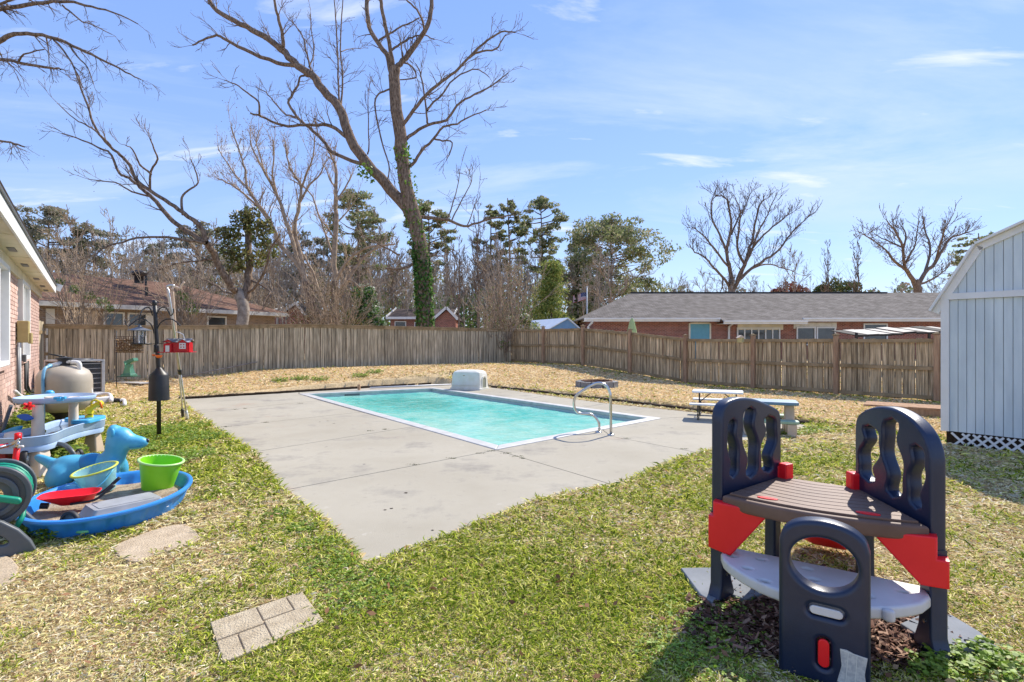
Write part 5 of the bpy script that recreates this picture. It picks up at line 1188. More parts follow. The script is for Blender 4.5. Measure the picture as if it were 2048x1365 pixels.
# paddling pool
kp = thing('paddling_pool', 'oval blue plastic paddling pool holding sand and toys on the grass', 'paddling pool', (-3.42, 4.58, 0))
ka = math.atan2(0.96, -0.28)
def kel(f, z, n=56, rip=0.0):
    return [(-3.42+(0.80*f)*math.cos(a)*math.cos(ka)-(0.575*f)*math.sin(a)*math.sin(ka), 4.58+(0.80*f)*math.cos(a)*math.sin(ka)+(0.575*f)*math.sin(a)*math.cos(ka), z) for a in [2*math.pi*i/n for i in range(n)]]
rings = [(f_, z_*0.82) for f_, z_ in [(0.86,0.0),(0.88,0.04),(0.94,0.155),(0.955,0.165),(0.99,0.165),(1.0,0.18),(0.995,0.198),(0.97,0.205),(0.94,0.198),(0.925,0.18),(0.90,0.14),(0.84,0.03),(0.80,0.02)]]
mb = MB(); vv = []; n = 112
for k, (f, z) in enumerate(rings):
    pts = kel(f, z, n)
    if k in (1,2,10,11): pts = [((x+3.42)*(1+0.018*(1 if (i//4)%2 else -1))-3.42, (y-4.58)*(1+0.018*(1 if (i//4)%2 else -1))+4.58, z) for i,(x,y,z) in enumerate(pts)]
    vv += pts
mb.add(vv, [(i*n+j, i*n+(j+1)%n, (i+1)*n+(j+1)%n, (i+1)*n+j) for i in range(len(rings)-1) for j in range(n)]+[tuple(range((len(rings)-1)*n, len(rings)*n))])
mb.build('basin', M_pool, kp, smooth=True, auto=45)
M_sand = mat('wet_sand', (0.24,0.18,0.12), (0.44,0.36,0.26), scale=9, rough=0.9, bump=0.7, bscale=60, detail=10)
mb = MB(); vv = [(-3.42,4.58,0.075)]
for f in (0.3,0.6,0.85): vv += [(x, y, 0.07+0.02*mnoise.noise(Vector((x*5,y*5,f)))) for x,y,z in kel(f,0,48)]
mb.add(vv, [(0,1+j,1+(j+1)%48) for j in range(48)]+[(1+k*48+j,1+(k+1)*48+j,1+(k+1)*48+(j+1)%48,1+k*48+(j+1)%48) for k in range(2) for j in range(48)])
mb.build('sand', M_sand, kp, smooth=True)
def bucket(name, label, c, r0, r1, h, tilt, m, mrim, handle=None):
    t = thing(name, label, 'bucket', tuple(c)); Rm = tilt.to_4x4()
    MB().lathe([(0.001,0.006),(r0,0.0),(r0+(r1-r0)*.97,h*.93),(r1,h),(r1-.006,h),(r0-.006,0.012),(0.001,0.012)], (0,0,0), 32, Rm).build('bucket_body', m, t, local=True, smooth=True, auto=50)
    MB().lathe([(r1-0.008,h*0.955),(r1+0.014,h*0.95),(r1+0.017,h*0.985),(r1+0.006,h*1.01),(r1-0.006,h*1.0),(r1-0.008,h*0.955)], (0,0,0), 36, Rm).build('rim', mrim, t, local=True, smooth=True)
    if handle: MB().tube([Rm @ Vector(p) for p in catmull(handle,4)], 0.006, 6).build('handle', M_dog if mrim is M_ylime else M_white, t, local=True, smooth=True)
    return t
bucket('toy_bucket', 'tall lime green bucket tipped slightly right inside the paddling pool', (-3.33,5.02,0.07), 0.125, 0.175, 0.27, Matrix.Rotation(R(9),3,'Y'), M_lime, mat('pale_lime_rim',(0.45,0.75,0.25),rough=0.4))
bucket('toy_bucket', 'clear bucket with yellow rim and turquoise handle inside the paddling pool', (-3.78,4.92,0.07), 0.115, 0.165, 0.22, Matrix.Rotation(R(-8),3,'Y') @ Matrix.Rotation(R(10),3,'X'), M_aqua, M_ylime, [Vector((-.08,-.155,.18)),Vector((0.0,-.19,.11)),Vector((.08,-.185,.09)),Vector((.14,-.12,.12)),Vector((.165,-.0,.19))])
# red toy wheelbarrow lying in the pool
wbx = Vector((-3.60, 4.36, 0.11)); wl = thing('toy_wheelbarrow', 'red toy wheelbarrow tray with black handles lying in the paddling pool', 'toy wheelbarrow', tuple(wbx), R(28)); wl.scale = (0.86,0.86,0.8)
def rr3(hx, hy, r, z, ox=0): return [(x+ox, y, z) for x, y in rrect(0,0,hx,hy,r,5)]
secs = [rr3(0.12,0.07,0.05,0.02,0.05), rr3(0.20,0.13,0.09,0.10,0.0), rr3(0.235,0.155,0.11,0.125), rr3(0.225,0.145,0.10,0.128), rr3(0.12,0.075,0.05,0.035,0.05)]
n = len(secs[0]); mb = MB(); mb.add([p for s in secs for p in s], [(i*n+j, i*n+(j+1)%n, (i+1)*n+(j+1)%n, (i+1)*n+j) for i in range(4) for j in range(n)]+[tuple(range(4*n,5*n)), tuple(range(n-1,-1,-1))])
mb.build('tray', M_red, wl, local=True, smooth=True, auto=60)
for s in (-1, 1): MB().tube(catmull([Vector((0.02,s*0.09,0.035)),Vector((0.20,s*0.13,0.06)),Vector((0.29,s*0.15,0.13)),Vector((0.36,s*0.16,0.20))],4), [0.012]*9+[0.017]*4, 8).build('handle', M_blackp, wl, local=True, smooth=True)
MB().tube([(-0.16,0,0.02),(-0.22,0,0.03)], 0.03, 10).build('wheel', M_blackp, wl, local=True)
# clear storage bin upside down
ba = thing('plastic_bin', 'upturned frosted clear plastic bin lying in the near side of the paddling pool', 'plastic bin', (-3.16, 4.36, 0.07), R(52)); ba.scale = (0.84,0.88,0.6)
mb = MB(); sA = [(x,y,0.13) for x,y in rrect(0,0,0.27,0.155,0.03,3)]; sB = [(x,y,0.02) for x,y in rrect(0,0,0.31,0.185,0.03,3)]; sC = [(x,y,0.0) for x,y in rrect(0,0,0.325,0.20,0.03,3)]
n = len(sA); mb.add(sA+sB+sC, [tuple(range(n))]+[(i*n+j,(i+1)*n+j,(i+1)*n+(j+1)%n,i*n+(j+1)%n) for i in range(2) for j in range(n)]); mb.build('bin_shell', M_frost, ba, local=True, auto=40)
MB().prism(rrect(0,0,0.23,0.115,0.02,3), 0.1305, 0.136).build('base_rib', M_frost, ba, local=True)
# green shovel on the grass
sh_ = thing('toy_shovel', 'green plastic toy shovel lying on the grass below the paddling pool', 'toy shovel', (*G(150,1070), 0.03), R(-25))
solid_ = local_solid('blade', [smooth_loop([(0.02,0.0),(0.05,0.04),(0.13,0.045),(0.18,0.0),(0.13,-0.045),(0.05,-0.04)],4)], 0.02, 0.006, Matrix.Translation((0,0,0.02)), mat('pale_green_plastic',(0.16,0.55,0.26),rough=0.4), sh_)
MB().tube(catmull([Vector((0.04,0,0.02)),Vector((-0.05,0.0,0.03)),Vector((-0.14,0.01,0.03))],3), [0.012]*4+[0.02]*3, 8).build('shaft', M_green, sh_, local=True, smooth=True)
# hose reel
hc = P(-14, 995, 3.62)
hrl = thing('hose_reel', 'dark grey hose reel cart with green hose cut off at the left edge', 'hose reel', (hc.x, hc.y, 0))
MHR = frame_m((hc.x, hc.y, 0), (0.80,0.60,0), (0,0,1))
ring_o = ell(0, hc.z, 0.20, 0.205, 40); 
solid('drum_flange', [ring_o, ell(0,hc.z,0.165,0.17,40)], 0.035, 0.008, MHR, M_dgrey, hrl)
solid('drum_disc', [ell(0,hc.z,0.17,0.175,40), ell(0.0,hc.z,0.05,0.06,20)], 0.012, 0.003, frame_m((hc.x-0.012, hc.y+0.016, 0), (0.80,0.60,0), (0,0,1)), M_ac, hrl)
solid('hub_ring', [ell(0,hc.z,0.135,0.14,36), ell(0,hc.z,0.10,0.105,30)], 0.03, 0.006, frame_m((hc.x+0.007, hc.y-0.010, 0), (0.80,0.60,0), (0,0,1)), M_dgrey, hrl)
solid('crank', [stadium(0.02,hc.z+0.005,0.075,0.022)], 0.04, 0.012, frame_m((hc.x+0.024, hc.y-0.032, 0), (0.8,0.6,-0.35), (0.2,0,1)), M_hose, hrl)
cr_c = lambda r, a0, a1, n: [(r*math.cos(R(a0+(a1-a0)*i/n)), r*math.sin(R(a0+(a1-a0)*i/n))) for i in range(n+1)]
arm = [(-0.12,0.31),(-0.02,0.285),(0.06,0.245),(0.14,0.175),(0.20,0.09),(0.235,0.0),(0.20,-0.005),(0.02,0.0),(-0.04,0.03),(-0.12,0.06)]
hole = [(-0.10,0.215),(-0.02,0.20),(0.05,0.15),(0.09,0.10),(0.06,0.085),(-0.02,0.10),(-0.10,0.135)]
solid('side_arm', [arm, smooth_loop(hole,3)], 0.05, 0.012, frame_m((hc.x+0.054, hc.y-0.072, 0), (0.80,0.60,0), (0,0,1)), M_dgrey, hrl)
solid('side_arm', [arm, smooth_loop(hole,3)], 0.05, 0.012, frame_m((hc.x-0.23, hc.y+0.30, 0), (0.80,0.60,0), (0,0,1)), M_dgrey, hrl)
solid('drum_flange', [ring_o, ell(0,hc.z,0.165,0.17,40)], 0.035, 0.008, frame_m((hc.x-0.18, hc.y+0.24, 0), (0.80,0.60,0), (0,0,1)), M_dgrey, hrl)
mb = MB()
pts = []
for i in range(260):
    a = i*0.28; t = (i/260*5) % 1; r = 0.115+0.03*int(i/260*3); pts.append(MHR @ Vector((r*math.cos(a), hc.z+r*math.sin(a), -0.05-0.22*(t if int(i/260*5)%2==0 else 1-t))))
mb.tube(pts, 0.014, 6); mb.build('wound_hose', M_hose, hrl, smooth=True)
MB().tube(catmull([P(28,985,3.72),P(40,1000,3.75),P(46,1020,3.75),P(44,1035,3.72),P(38,1045,3.70),P(30,1058,3.7)],4), 0.017, 8).build('hose_end', M_hose, hrl, smooth=True)
wheel(hrl, (hc.x+0.16, hc.y+0.44, 0.08), 0.08, 0.04, (0.1,1,0), M_blackp, M_ac)
# birdhouse on the right fence post
bpz = KC.lerp(KR, 0.722)+nn*0.055
bh = thing('birdhouse', 'small yellow birdhouse fixed on top of a right fence post', 'birdhouse', (bpz.x, bpz.y, 0))
b0 = P(1481, 680, bpz.y-0.1); MB().box((b0.x,b0.y,b0.z-0.02),(0.15,0.12,0.14),angf).build('box', mat('pale_yellow_paint',(0.45,0.38,0.16),(0.55,0.47,0.22),scale=8,rough=0.7), bh)
mb = MB(); mb.add([(b0.x-.11,b0.y-.09,b0.z+.05),(b0.x+.11,b0.y-.09,b0.z+.05),(b0.x+.11,b0.y+.09,b0.z+.05),(b0.x-.11,b0.y+.09,b0.z+.05),(b0.x,b0.y-.09,b0.z+.13),(b0.x,b0.y+.09,b0.z+.13)],[(0,1,4),(2,3,5),(1,2,5,4),(3,0,4,5),(3,2,1,0)]); mb.build('roof', M_tan, bh)
MB().lathe([(0.001,0),(0.02,0)],(b0.x,b0.y-.062,b0.z-.01),12,Matrix.Rotation(R(90),4,'X')).build('entry_hole', M_black, bh)

# ------------------------------------------------------------------ houses beyond the fences
def roof_mesh(name, polys, m, parent, thick=0.06):
    me = bpy.data.meshes.new(name); vv = []; ff = []
    for pl in polys: b = len(vv); vv += [tuple(p) for p in pl]; ff.append(tuple(range(b, b+len(pl))))
    me.from_pydata(vv, [], ff); me.materials.append(m); uv = me.uv_layers.new(name='UVMap')
    for f in me.polygons:
        n = f.normal; 
        if n.z < 0: n = -n
        al = Vector((0,0,1)).cross(n)
        if al.length < 1e-4: al = Vector((1,0,0))
        al.normalize(); up = n.cross(al)
        for li in f.loop_indices: c = me.vertices[me.loops[li].vertex_index].co; uv.data[li].uv = (c.dot(al), c.dot(up))
    o = bpy.data.objects.new(name, me); C.objects.link(o); o.parent = parent
    s = o.modifiers.new('thick', 'SOLIDIFY'); s.thickness = thick; s.offset = -1 if True else 1
    return o
def wall_box(parent, x0, x1, y0, y1, z0, z1, m, name='wall'): return MB().box(((x0+x1)/2,(y0+y1)/2,(z0+z1)/2),(x1-x0,y1-y0,z1-z0)).build(name, m, parent, local=True)
def window(parent, x, z0, z1, w, y=0.0, panes=2, frame=M_dirtywhite, glass=M_glassdark, name='window'):
    fr = MB(); t = 0.07
    fr.box((x,y-.03,z1-t/2),(w,0.08,t)); fr.box((x,y-.03,z0+t/2),(w,0.08,t))
    for k in range(panes+1): fr.box((x-w/2+t/2+(w-t)*k/panes, y-.03, (z0+z1)/2),(t,0.08,z1-z0-2*t))
    f = fr.build(name, frame, parent, local=True)
    for k in range(panes):
        a = x-w/2+t+(w-t)*k/panes; b = x-w/2+(w-t)*(k+1)/panes
        MB().box(((a+b)/2,y-.008,(z0+z1)/2),(b-a-.004,0.012,z1-z0-2*t-.004)).build('pane', glass, f, local=True)
    return f
# brown-roofed house, rear left
def lx_from_u(o, d, u):             # distance along a wall line where it is seen at column u
    r = (u-1024)/F; return (r*o.y-o.x)/(d.x-r*d.y)
bo = Vector((-18.4, 20.9)); bd = Vector((0.51, 0.86)).normalized(); bn_ = Vector((bd.y, -bd.x)); bw_o = bo-bn_*0.5
h1 = thing('ranch_house', 'brown-roofed ranch house with dim brick walls behind the rear fence at left', 'house', (bo.x, bo.y, 0), math.atan2(bd.y, bd.x))
EV1 = 2.98; RZ1 = 4.62; XE = 11.1
wall_box(h1, -7, XE-0.5, 0.5, 8.5, 0.0, 2.86, M_brickgrey)
roof_mesh('roof', [[(-7.5,-0.02,EV1+.06),(XE,-0.02,EV1+.06),(7.3,4.5,RZ1),(-7.5,4.5,RZ1)], [(XE,-0.02,EV1+.06),(XE,9.0,EV1+.06),(7.3,4.5,RZ1)], [(XE,9.0,EV1+.06),(-7.5,9.0,EV1+.06),(-7.5,4.5,RZ1),(7.3,4.5,RZ1)]], M_roofbrown, h1)
MB().box(((XE-7.5)/2,-0.03,EV1-0.045),(XE+7.5,0.03,0.19)).build('fascia', M_dirtywhite, h1, local=True)
MB().box((XE+.015,4.5,EV1-0.045),(0.03,9.0,0.19)).build('fascia', M_dirtywhite, h1, local=True)
MB().box(((XE-7.5)/2,0.24,EV1-0.12),(XE+7.5,0.5,0.02)).build('soffit', M_soffit, h1, local=True)
wu = lambda u: lx_from_u(bw_o, bd, u)
for ua, ub, pn, z0 in ((205,248,1,1.5),(254,294,1,1.5),(413,452,1,1.7)):
    a, b = wu(ua), wu(ub); window(h1, (a+b)/2, z0, 2.72, b-a, 0.5, 1, M_dirtywhite)
for u in (100, 300): a = wu(u); MB().box((a,0.47,1.6),(0.28,0.05,2.3)).build('trim_panel', M_dirtywhite, h1, local=True)
a = wu(170); MB().box((a,0.48,1.6),(0.9,0.03,2.3)).build('wall_panel', M_tan, h1, local=True)
tv = P(277, 556, 25.5); c, s_ = math.cos(-math.atan2(bd.y,bd.x)), math.sin(-math.atan2(bd.y,bd.x))
def tl(p): return ((p.x-bo.x)*c-(p.y-bo.y)*s_, (p.x-bo.x)*s_+(p.y-bo.y)*c, p.z)
q = tl(P(278, 553, 26.5)); MB().lathe([(0.20,-0.35),(0.20,0.0),(0.32,0.05),(0.36,0.14),(0.30,0.24),(0.10,0.28),(0.001,0.28)], q, 18).build('roof_vent', M_black, h1, local=True, smooth=True)
q = tl(P(292, 556, 26.2)); MB().tube([(q[0],q[1],q[2]-.4),(q[0],q[1],q[2]+.08)],0.06,8).build('vent_pipe', M_black, h1, local=True)
q = tl(P(293, 580, 24.0)); MB().tube([(q[0],q[1],q[2]-.3),(q[0],q[1],q[2]+.12)],0.06,8).build('vent_pipe', M_black, h1, local=True)
# grey-roofed house, right
HY = 31.0
h2 = thing('brick_ranch_house', 'long red brick ranch house with grey shingle roof behind the right fence', 'house', (4.17, HY, 0), 0)
X2 = lambda u, Y=HY+.6: (u-1024)/F*Y-4.17
Z2 = lambda v, Y=HY+.6: EYE+(H-v)/F*Y
e2 = 2.74; XR = 24.5
wall_box(h2, X2(1187), XR, 0.6, 9.5, 0.0, 2.66, M_brickred)
roof_mesh('roof', [[(0,0,e2+.05),(X2(1440,HY),0,e2+.05),(X2(1440,HY),5.2,4.72),(3.95,5.2,4.72)], [(0,10.4,e2+.05),(0,0,e2+.05),(3.95,5.2,4.72)], [(XR+.6,10.4,e2+.05),(0,10.4,e2+.05),(3.95,5.2,4.72),(XR+.6,5.2,4.72)],
   [(X2(1440,HY),-.45,e2-.12),(X2(1602,HY),-.45,e2-.12),(X2(1602,HY),5.2,4.72),(X2(1440,HY),5.2,4.72)], [(X2(1602,HY),-.05,e2+.03),(XR+.6,-.05,e2+.03),(XR+.6,5.2,4.72),(X2(1602,HY),5.2,4.72)]], M_roofgrey, h2)
for ua, ub, y_, z_ in ((1168,1440,-.01,e2-.06),(1440,1606,-.47,e2-.22),(1602,1990,-.07,e2-.06)):
    a, b = X2(ua,HY)+(.02 if ua>1168 else 0), X2(ub,HY); MB().box(((a+b)/2,y_,z_),(b-a-.01,0.04,0.20)).build('fascia', M_white, h2, local=True)
    MB().box(((a+b)/2,(y_+.6)/2,z_-.075),(b-a-.01,0.55-y_,0.02)).build('soffit', M_soffit, h2, local=True)
    MB().box(((a+b)/2,y_-.07,z_+.06),(b-a-.02,0.10,0.09)).build('gutter', M_white, h2, local=True)
MB().box((12.5,5.2,4.735),(17.3,0.28,0.05)).build('ridge_vent', M_black, h2, local=True)
dr = MB().box((X2(1399),0.55,1.3),((1418-1380)/F*31.6,0.06,2.3)).build('door', mat('teal_door_paint',(0.10,0.30,0.38),(0.12,0.34,0.42),scale=4,rough=0.5), h2, local=True)
for s in (-1,1): MB().box((X2(1399)+s*0.27,0.515,1.98),(0.34,0.015,0.35)).build('door_panel', MATS['teal_door_paint'], dr, local=True, bevel=0.01)
MB().box((X2(1399)-.61,0.545,1.3),(0.09,0.08,2.4)).build('door_frame', M_soffit, dr, local=True); MB().box((X2(1399)+.61,0.545,1.3),(0.09,0.08,2.4)).build('door_frame', M_soffit, dr, local=True); MB().box((X2(1399),0.545,2.5),(1.12,0.08,0.09)).build('door_frame', M_soffit, dr, local=True)
MB().box((X2(1520),0.57,2.32),((1565-1474)/F*31.6,0.05,0.42)).build('lintel_panel', M_soffit, h2, local=True)
window(h2, X2(1516), 1.35, Z2(656), (1560-1474)/F*31.6, 0.57, 6, M_white)
MB().box((X2(1630),0.585,2.36),((1674-1588)/F*31.6,0.03,0.36)).build('lintel_panel', M_dirtywhite, h2, local=True)
window(h2, X2(1611), 1.2, Z2(655), (1630-1592)/F*31.6, 0.58, 1, M_white); window(h2, X2(1651), 1.2, Z2(655), (1670-1632)/F*31.6, 0.58, 1, M_white)
window(h2, X2(1750), 1.2, Z2(648), (1776-1728)/F*31.6, 0.59, 1, M_white)
for u, a_ in ((1456,-.05),(1176,0.05)):
    x = X2(u); MB().tube([(x+.18,-0.05,e2-.12),(x+.16,0.1,e2-.22),(x,0.45,e2-.45),(x,0.52,0.5)],0.065,6).build('downspout', M_white, h2, local=True)
q = (X2(1367,33.2), 33.2-HY, Z2(628,33.2)); MB().lathe([(0.22,-0.12),(0.14,0.02),(0.07,0.04),(0.07,0.26),(0.0601,0.26)], q, 12).build('vent_pipe', M_blackp, h2, local=True)
q = (X2(1525,35.8), 35.8-HY, Z2(597,35.8)); MB().lathe([(0.18,-0.15),(0.16,0.02),(0.06,0.1),(0.001,0.1)], q, 12).build('vent_cap', M_blackp, h2, local=True)
MB().box((X2(1448),-0.48+.9,e2-.42),(0.05,.05,.05)).build('porch_light', M_dgrey, h2, local=True)
# middle distance brick house with gables
def gable_house(name, label, uL, uR, Y, vE, vR, m_wall, m_roof, depth=8, gab=None, wins=(), rz=0.0):
    xL = (uL-1024)/F*Y; xR = (uR-1024)/F*Y; zE = EYE+(H-vE)/F*Y; zR = EYE+(H-vR)/F*Y
    t = thing(name, label, 'house', (xL, Y, 0), rz); W = xR-xL
    wall_box(t, 0.3, W-0.3, 0.4, depth-.4, 0, zE, m_wall)
    roof_mesh('roof', [[(0,0,zE),(W,0,zE),(W,depth/2,zR),(0,depth/2,zR)],[(W,depth,zE),(0,depth,zE),(0,depth/2,zR),(W,depth/2,zR)]], m_roof, t, 0.1)
    for s in (0, 1):
        MB().beam((s*W,0,zE+.02),(s*W,depth/2,zR+.02),0.06,0.22).build('rake_board', M_white, t, local=True)
        mb = MB(); x = 0.35 if s == 0 else W-.35; mb.add([(x-.05,.45,zE),(x-.05,depth-.45,zE),(x-.05,depth/2,zR-.25),(x+.05,.45,zE),(x+.05,depth-.45,zE),(x+.05,depth/2,zR-.25)],[(0,1,2),(5,4,3),(0,3,4,1),(1,4,5,2),(2,5,3,0)]); mb.build('gable_wall', m_wall, t, local=True)
    MB().box((W/2,-.03,zE-.04),(W,.05,.2)).build('fascia', M_white, t, local=True)
    if gab:
        ua, up_, ub, vE2, vP = gab; Yg = Y-1.5; a, p_, b = [(u-1024)/F*Yg-xL for u in (ua, up_, ub)]; z0 = EYE+(H-vE2)/F*Yg; z1 = EYE+(H-vP)/F*Yg
        wall_box(t, a+.2, b-.2, -1.4, 0.35, 0, z0, m_wall, 'wing_wall')
        roof_mesh('wing_roof', [[(a,-1.6,z0),(p_,-1.6,z1),(p_,3.5,z1),(a,3.5,z0)],[(p_,-1.6,z1),(b,-1.6,z0),(b,3.5,z0),(p_,3.5,z1)]], m_roof, t, 0.08)
        for q in (a, b): MB().beam((q,-1.64,z0),(p_,-1.64,z1),0.06,0.2).build('rake_board', M_white, t, local=True)
        mb = MB(); mb.add([(a+.2,-1.38,z0),(b-.2,-1.38,z0),(p_,-1.38,z1-.2),(a+.2,-1.3,z0),(b-.2,-1.3,z0),(p_,-1.3,z1-.2)],[(0,1,2),(5,4,3),(0,3,4,1),(1,4,5,2),(2,5,3,0)]); mb.build('gable_wall', m_wall, t, local=True)
    for u, v0, v1, w in wins:
        x = (u-1024)/F*(Y+.4)-xL; window(t, x, EYE+(H-v1)/F*Y, EYE+(H-v0)/F*Y, w, 0.4, 1, M_white)
    return t
gable_house('brick_house', 'distant red brick house with two white gable boards seen left of the ivy trunk', 772, 905, 46, 636, 613, M_brickred, M_roofdark, 8, (866,893,916,640,616), [(801,643,661,1.0),(838,645,661,0.8)])
gable_house('brick_house', 'far pinkish brick house seen in the gap right of the brown roof', 535, 598, 48, 626, 609, M_brickred, M_roofgrey, 8, (556,592,612,632,607), [(571,636,650,0.8)])
gable_house('far_house', 'low far house with reddish brown roof left of the blue shed', 1000, 1075, 60, 645, 628, M_brickgrey, M_roofbrown, 8)
# blue outbuilding with white metal roof
ob_ = thing('blue_shed', 'blue outbuilding with a white metal roof beyond the fence near the flagpole', 'shed', (1.95, 30.5, 0), R(0))
mroof = mat('white_metal_roof', (0.55,0.60,0.66), (0.62,0.67,0.72), scale=2, rough=0.35)
mblue = mat('blue_siding', (0.10,0.22,0.40), (0.13,0.26,0.44), scale=3, rough=0.6)
zE, zR = 2.08, 2.78
ga, gb = 0.0, 2.0; sx = -1.9; dpt = 4.0      # gable front runs ga..gb; the body recedes to the back left
mb = MB(); F0 = [(ga,0,0),(gb,0,0),(gb,0,zE),(1.25,0,zR-.06),(ga,0,zE)]; F1 = [(x+sx,dpt,z) for x,y,z in F0]
mb.add(F0+F1, [(0,1,2,3,4),(9,8,7,6,5),(0,5,6,1),(4,9,5,0),(1,6,7,2)]); mb.build('wall', mblue, ob_, local=True)
roof_mesh('roof', [[(ga-.15,-.1,zE-.1),(1.25,-.1,zR),(1.25+sx,dpt,zR),(ga-.15+sx,dpt,zE-.1)],[(1.25,-.1,zR),(gb+.15,-.1,zE-.08),(gb+.15+sx,dpt,zE-.08),(1.25+sx,dpt,zR)]], mroof, ob_, 0.05)
for i in range(1,7): x = gb*i/7; MB().box((x,-0.012,1.3),(0.02,0.015,1.5)).build('siding_seam', M_dgrey, ob_, local=True)
# flag on its pole
fpx = (1174-1024)/F*40
fg = thing('flagpole', 'thin flagpole flying a small American flag beyond the grey-roofed house', 'flagpole', (fpx, 40, 0))
MB().tube([(0,0,0),(0,0,5.45)],0.045,8).build('pole', M_white, fg, local=True, smooth=True)
MB().lathe([(0.001,-.07),(0.07,0),(0.001,0.07)],(0,0,5.5),10).build('finial', M_white, fg, local=True, smooth=True)
fl = thing('american_flag', 'small American flag with red and white stripes blowing left from the pole', 'flag', (fpx-0.06, 40, 4.25))
m_fr = mat('flag_red',(0.45,0.02,0.03),rough=0.8); m_fw = mat('flag_white',(0.75,0.74,0.72),rough=0.8); m_fb = mat('flag_blue',(0.02,0.03,0.14),rough=0.8)
FWd, FH = 0.98, 0.56
def fpnt(s, t): return (-s*FWd, 0.06*math.sin(s*9), (t-0.5)*FH*1.0+0.55-0.10*s-0.16*s*s+0.03*math.sin(s*8))
for k in range(13):
    a, b = 1-k/13, 1-(k+1)/13; mb = MB(); s_0 = 0.42 if k < 7 else 0.0
    for i in range(12):
        q0, q1 = s_0+(1-s_0)*i/12, s_0+(1-s_0)*(i+1)/12; mb.quad(fpnt(q0,b), fpnt(q1,b), fpnt(q1,a), fpnt(q0,a))
    mb.build('stripe', m_fr if k%2==0 else m_fw, fl, local=True)
mb = MB()
for i in range(8):
    q0, q1 = 0.42*i/8, 0.42*(i+1)/8; mb.quad(fpnt(q0,6/13), fpnt(q1,6/13), fpnt(q1,1), fpnt(q0,1))
cnt = mb.build('canton', m_fb, fl, local=True)
mb = MB()
for r_ in range(9):
    for c_ in range(6 if r_%2==0 else 5):
        s_q = 0.42*((c_+0.5+(0.5 if r_%2 else 0))/6); t_q = 6/13+(7/13)*((r_+.5)/9); x,y,z = fpnt(s_q,t_q); e=0.012
        mb.add([(x+e*math.sin(R(72*j*2)), y-0.004, z+e*math.cos(R(72*j*2))) for j in range(5)], [(0,3,1,4,2)])
o = mb.build('stars', m_fw, cnt, local=True); o['kind']='stuff'
# closed patio umbrella and low canopy beyond the right fence
ux, uy = (1264-1024)/F*26.5, 26.5
um = thing('patio_umbrella', 'closed pale green patio umbrella standing behind the right fence', 'umbrella', (ux, uy, 0.3))
MB().tube([(0,0,0),(0,0,2.36)],0.025,8).build('pole', M_alu, um, local=True)
n=16; mb=MB(); vv=[]
for z,r in ((0.95,0.20),(1.3,0.22),(1.7,0.19),(2.1,0.11),(2.28,0.04)):
    for j in range(n): a=2*math.pi*j/n; rr=r*(1+(0.22 if j%2 else -0.22)); vv.append((rr*math.cos(a+z*.3),rr*math.sin(a+z*.3),z+(0.05*(j%2) if z<1 else 0)))
mb.add(vv,[(i*n+j,i*n+(j+1)%n,(i+1)*n+(j+1)%n,(i+1)*n+j) for i in range(4) for j in range(n)]); mb.build('canopy', mat('pale_green_canvas',(0.36,0.48,0.22),(0.45,0.56,0.30),scale=5,rough=0.8), um, local=True, smooth=True)
MB().tube([(0,0,2.33),(0,0,2.42)],[0.03,0.01],8).build('finial', M_black, um, local=True)
cn = thing('patio_canopy', 'low dark patio canopy with pale sagging panels behind the right fence by the shed', 'canopy', ((1785-1024)/F*23, 23, 0.2))
mdark = mat('dark_canopy_cloth',(0.03,0.028,0.025),(0.06,0.055,0.05),scale=3,rough=0.8); mpale = mat('pale_canopy_panel',(0.30,0.28,0.25),(0.20,0.18,0.16),scale=4,rough=0.7)
for i in range(9):
    x0 = -2.1+i*0.5; z0 = 1.58+0.02*i+rng.uniform(-.03,.03); zc = z0+rng.uniform(-.04,.04)
    mb = MB(); mb.add([(x0,-.8,z0-.06),(x0+.48,-.8,zc-.06),(x0+.48,.9,zc+.16),(x0,.9,z0+.16)],[(0,1,2,3)]); o = mb.build('panel', mpale if i in (1,2,3,4,6,8) else mdark, cn, local=True); o.modifiers.new('t','SOLIDIFY').thickness=0.03
    MB().beam((x0,-.84,z0-.11),(x0+.49,-.84,zc-.11),0.03,0.07).build('valance', mdark, cn, local=True)
for x in (-2.0,2.2):
    for y in (-.7,.8): MB().box((x,y,0.8),(0.08,0.08,1.6)).build('post', M_black, cn, local=True)
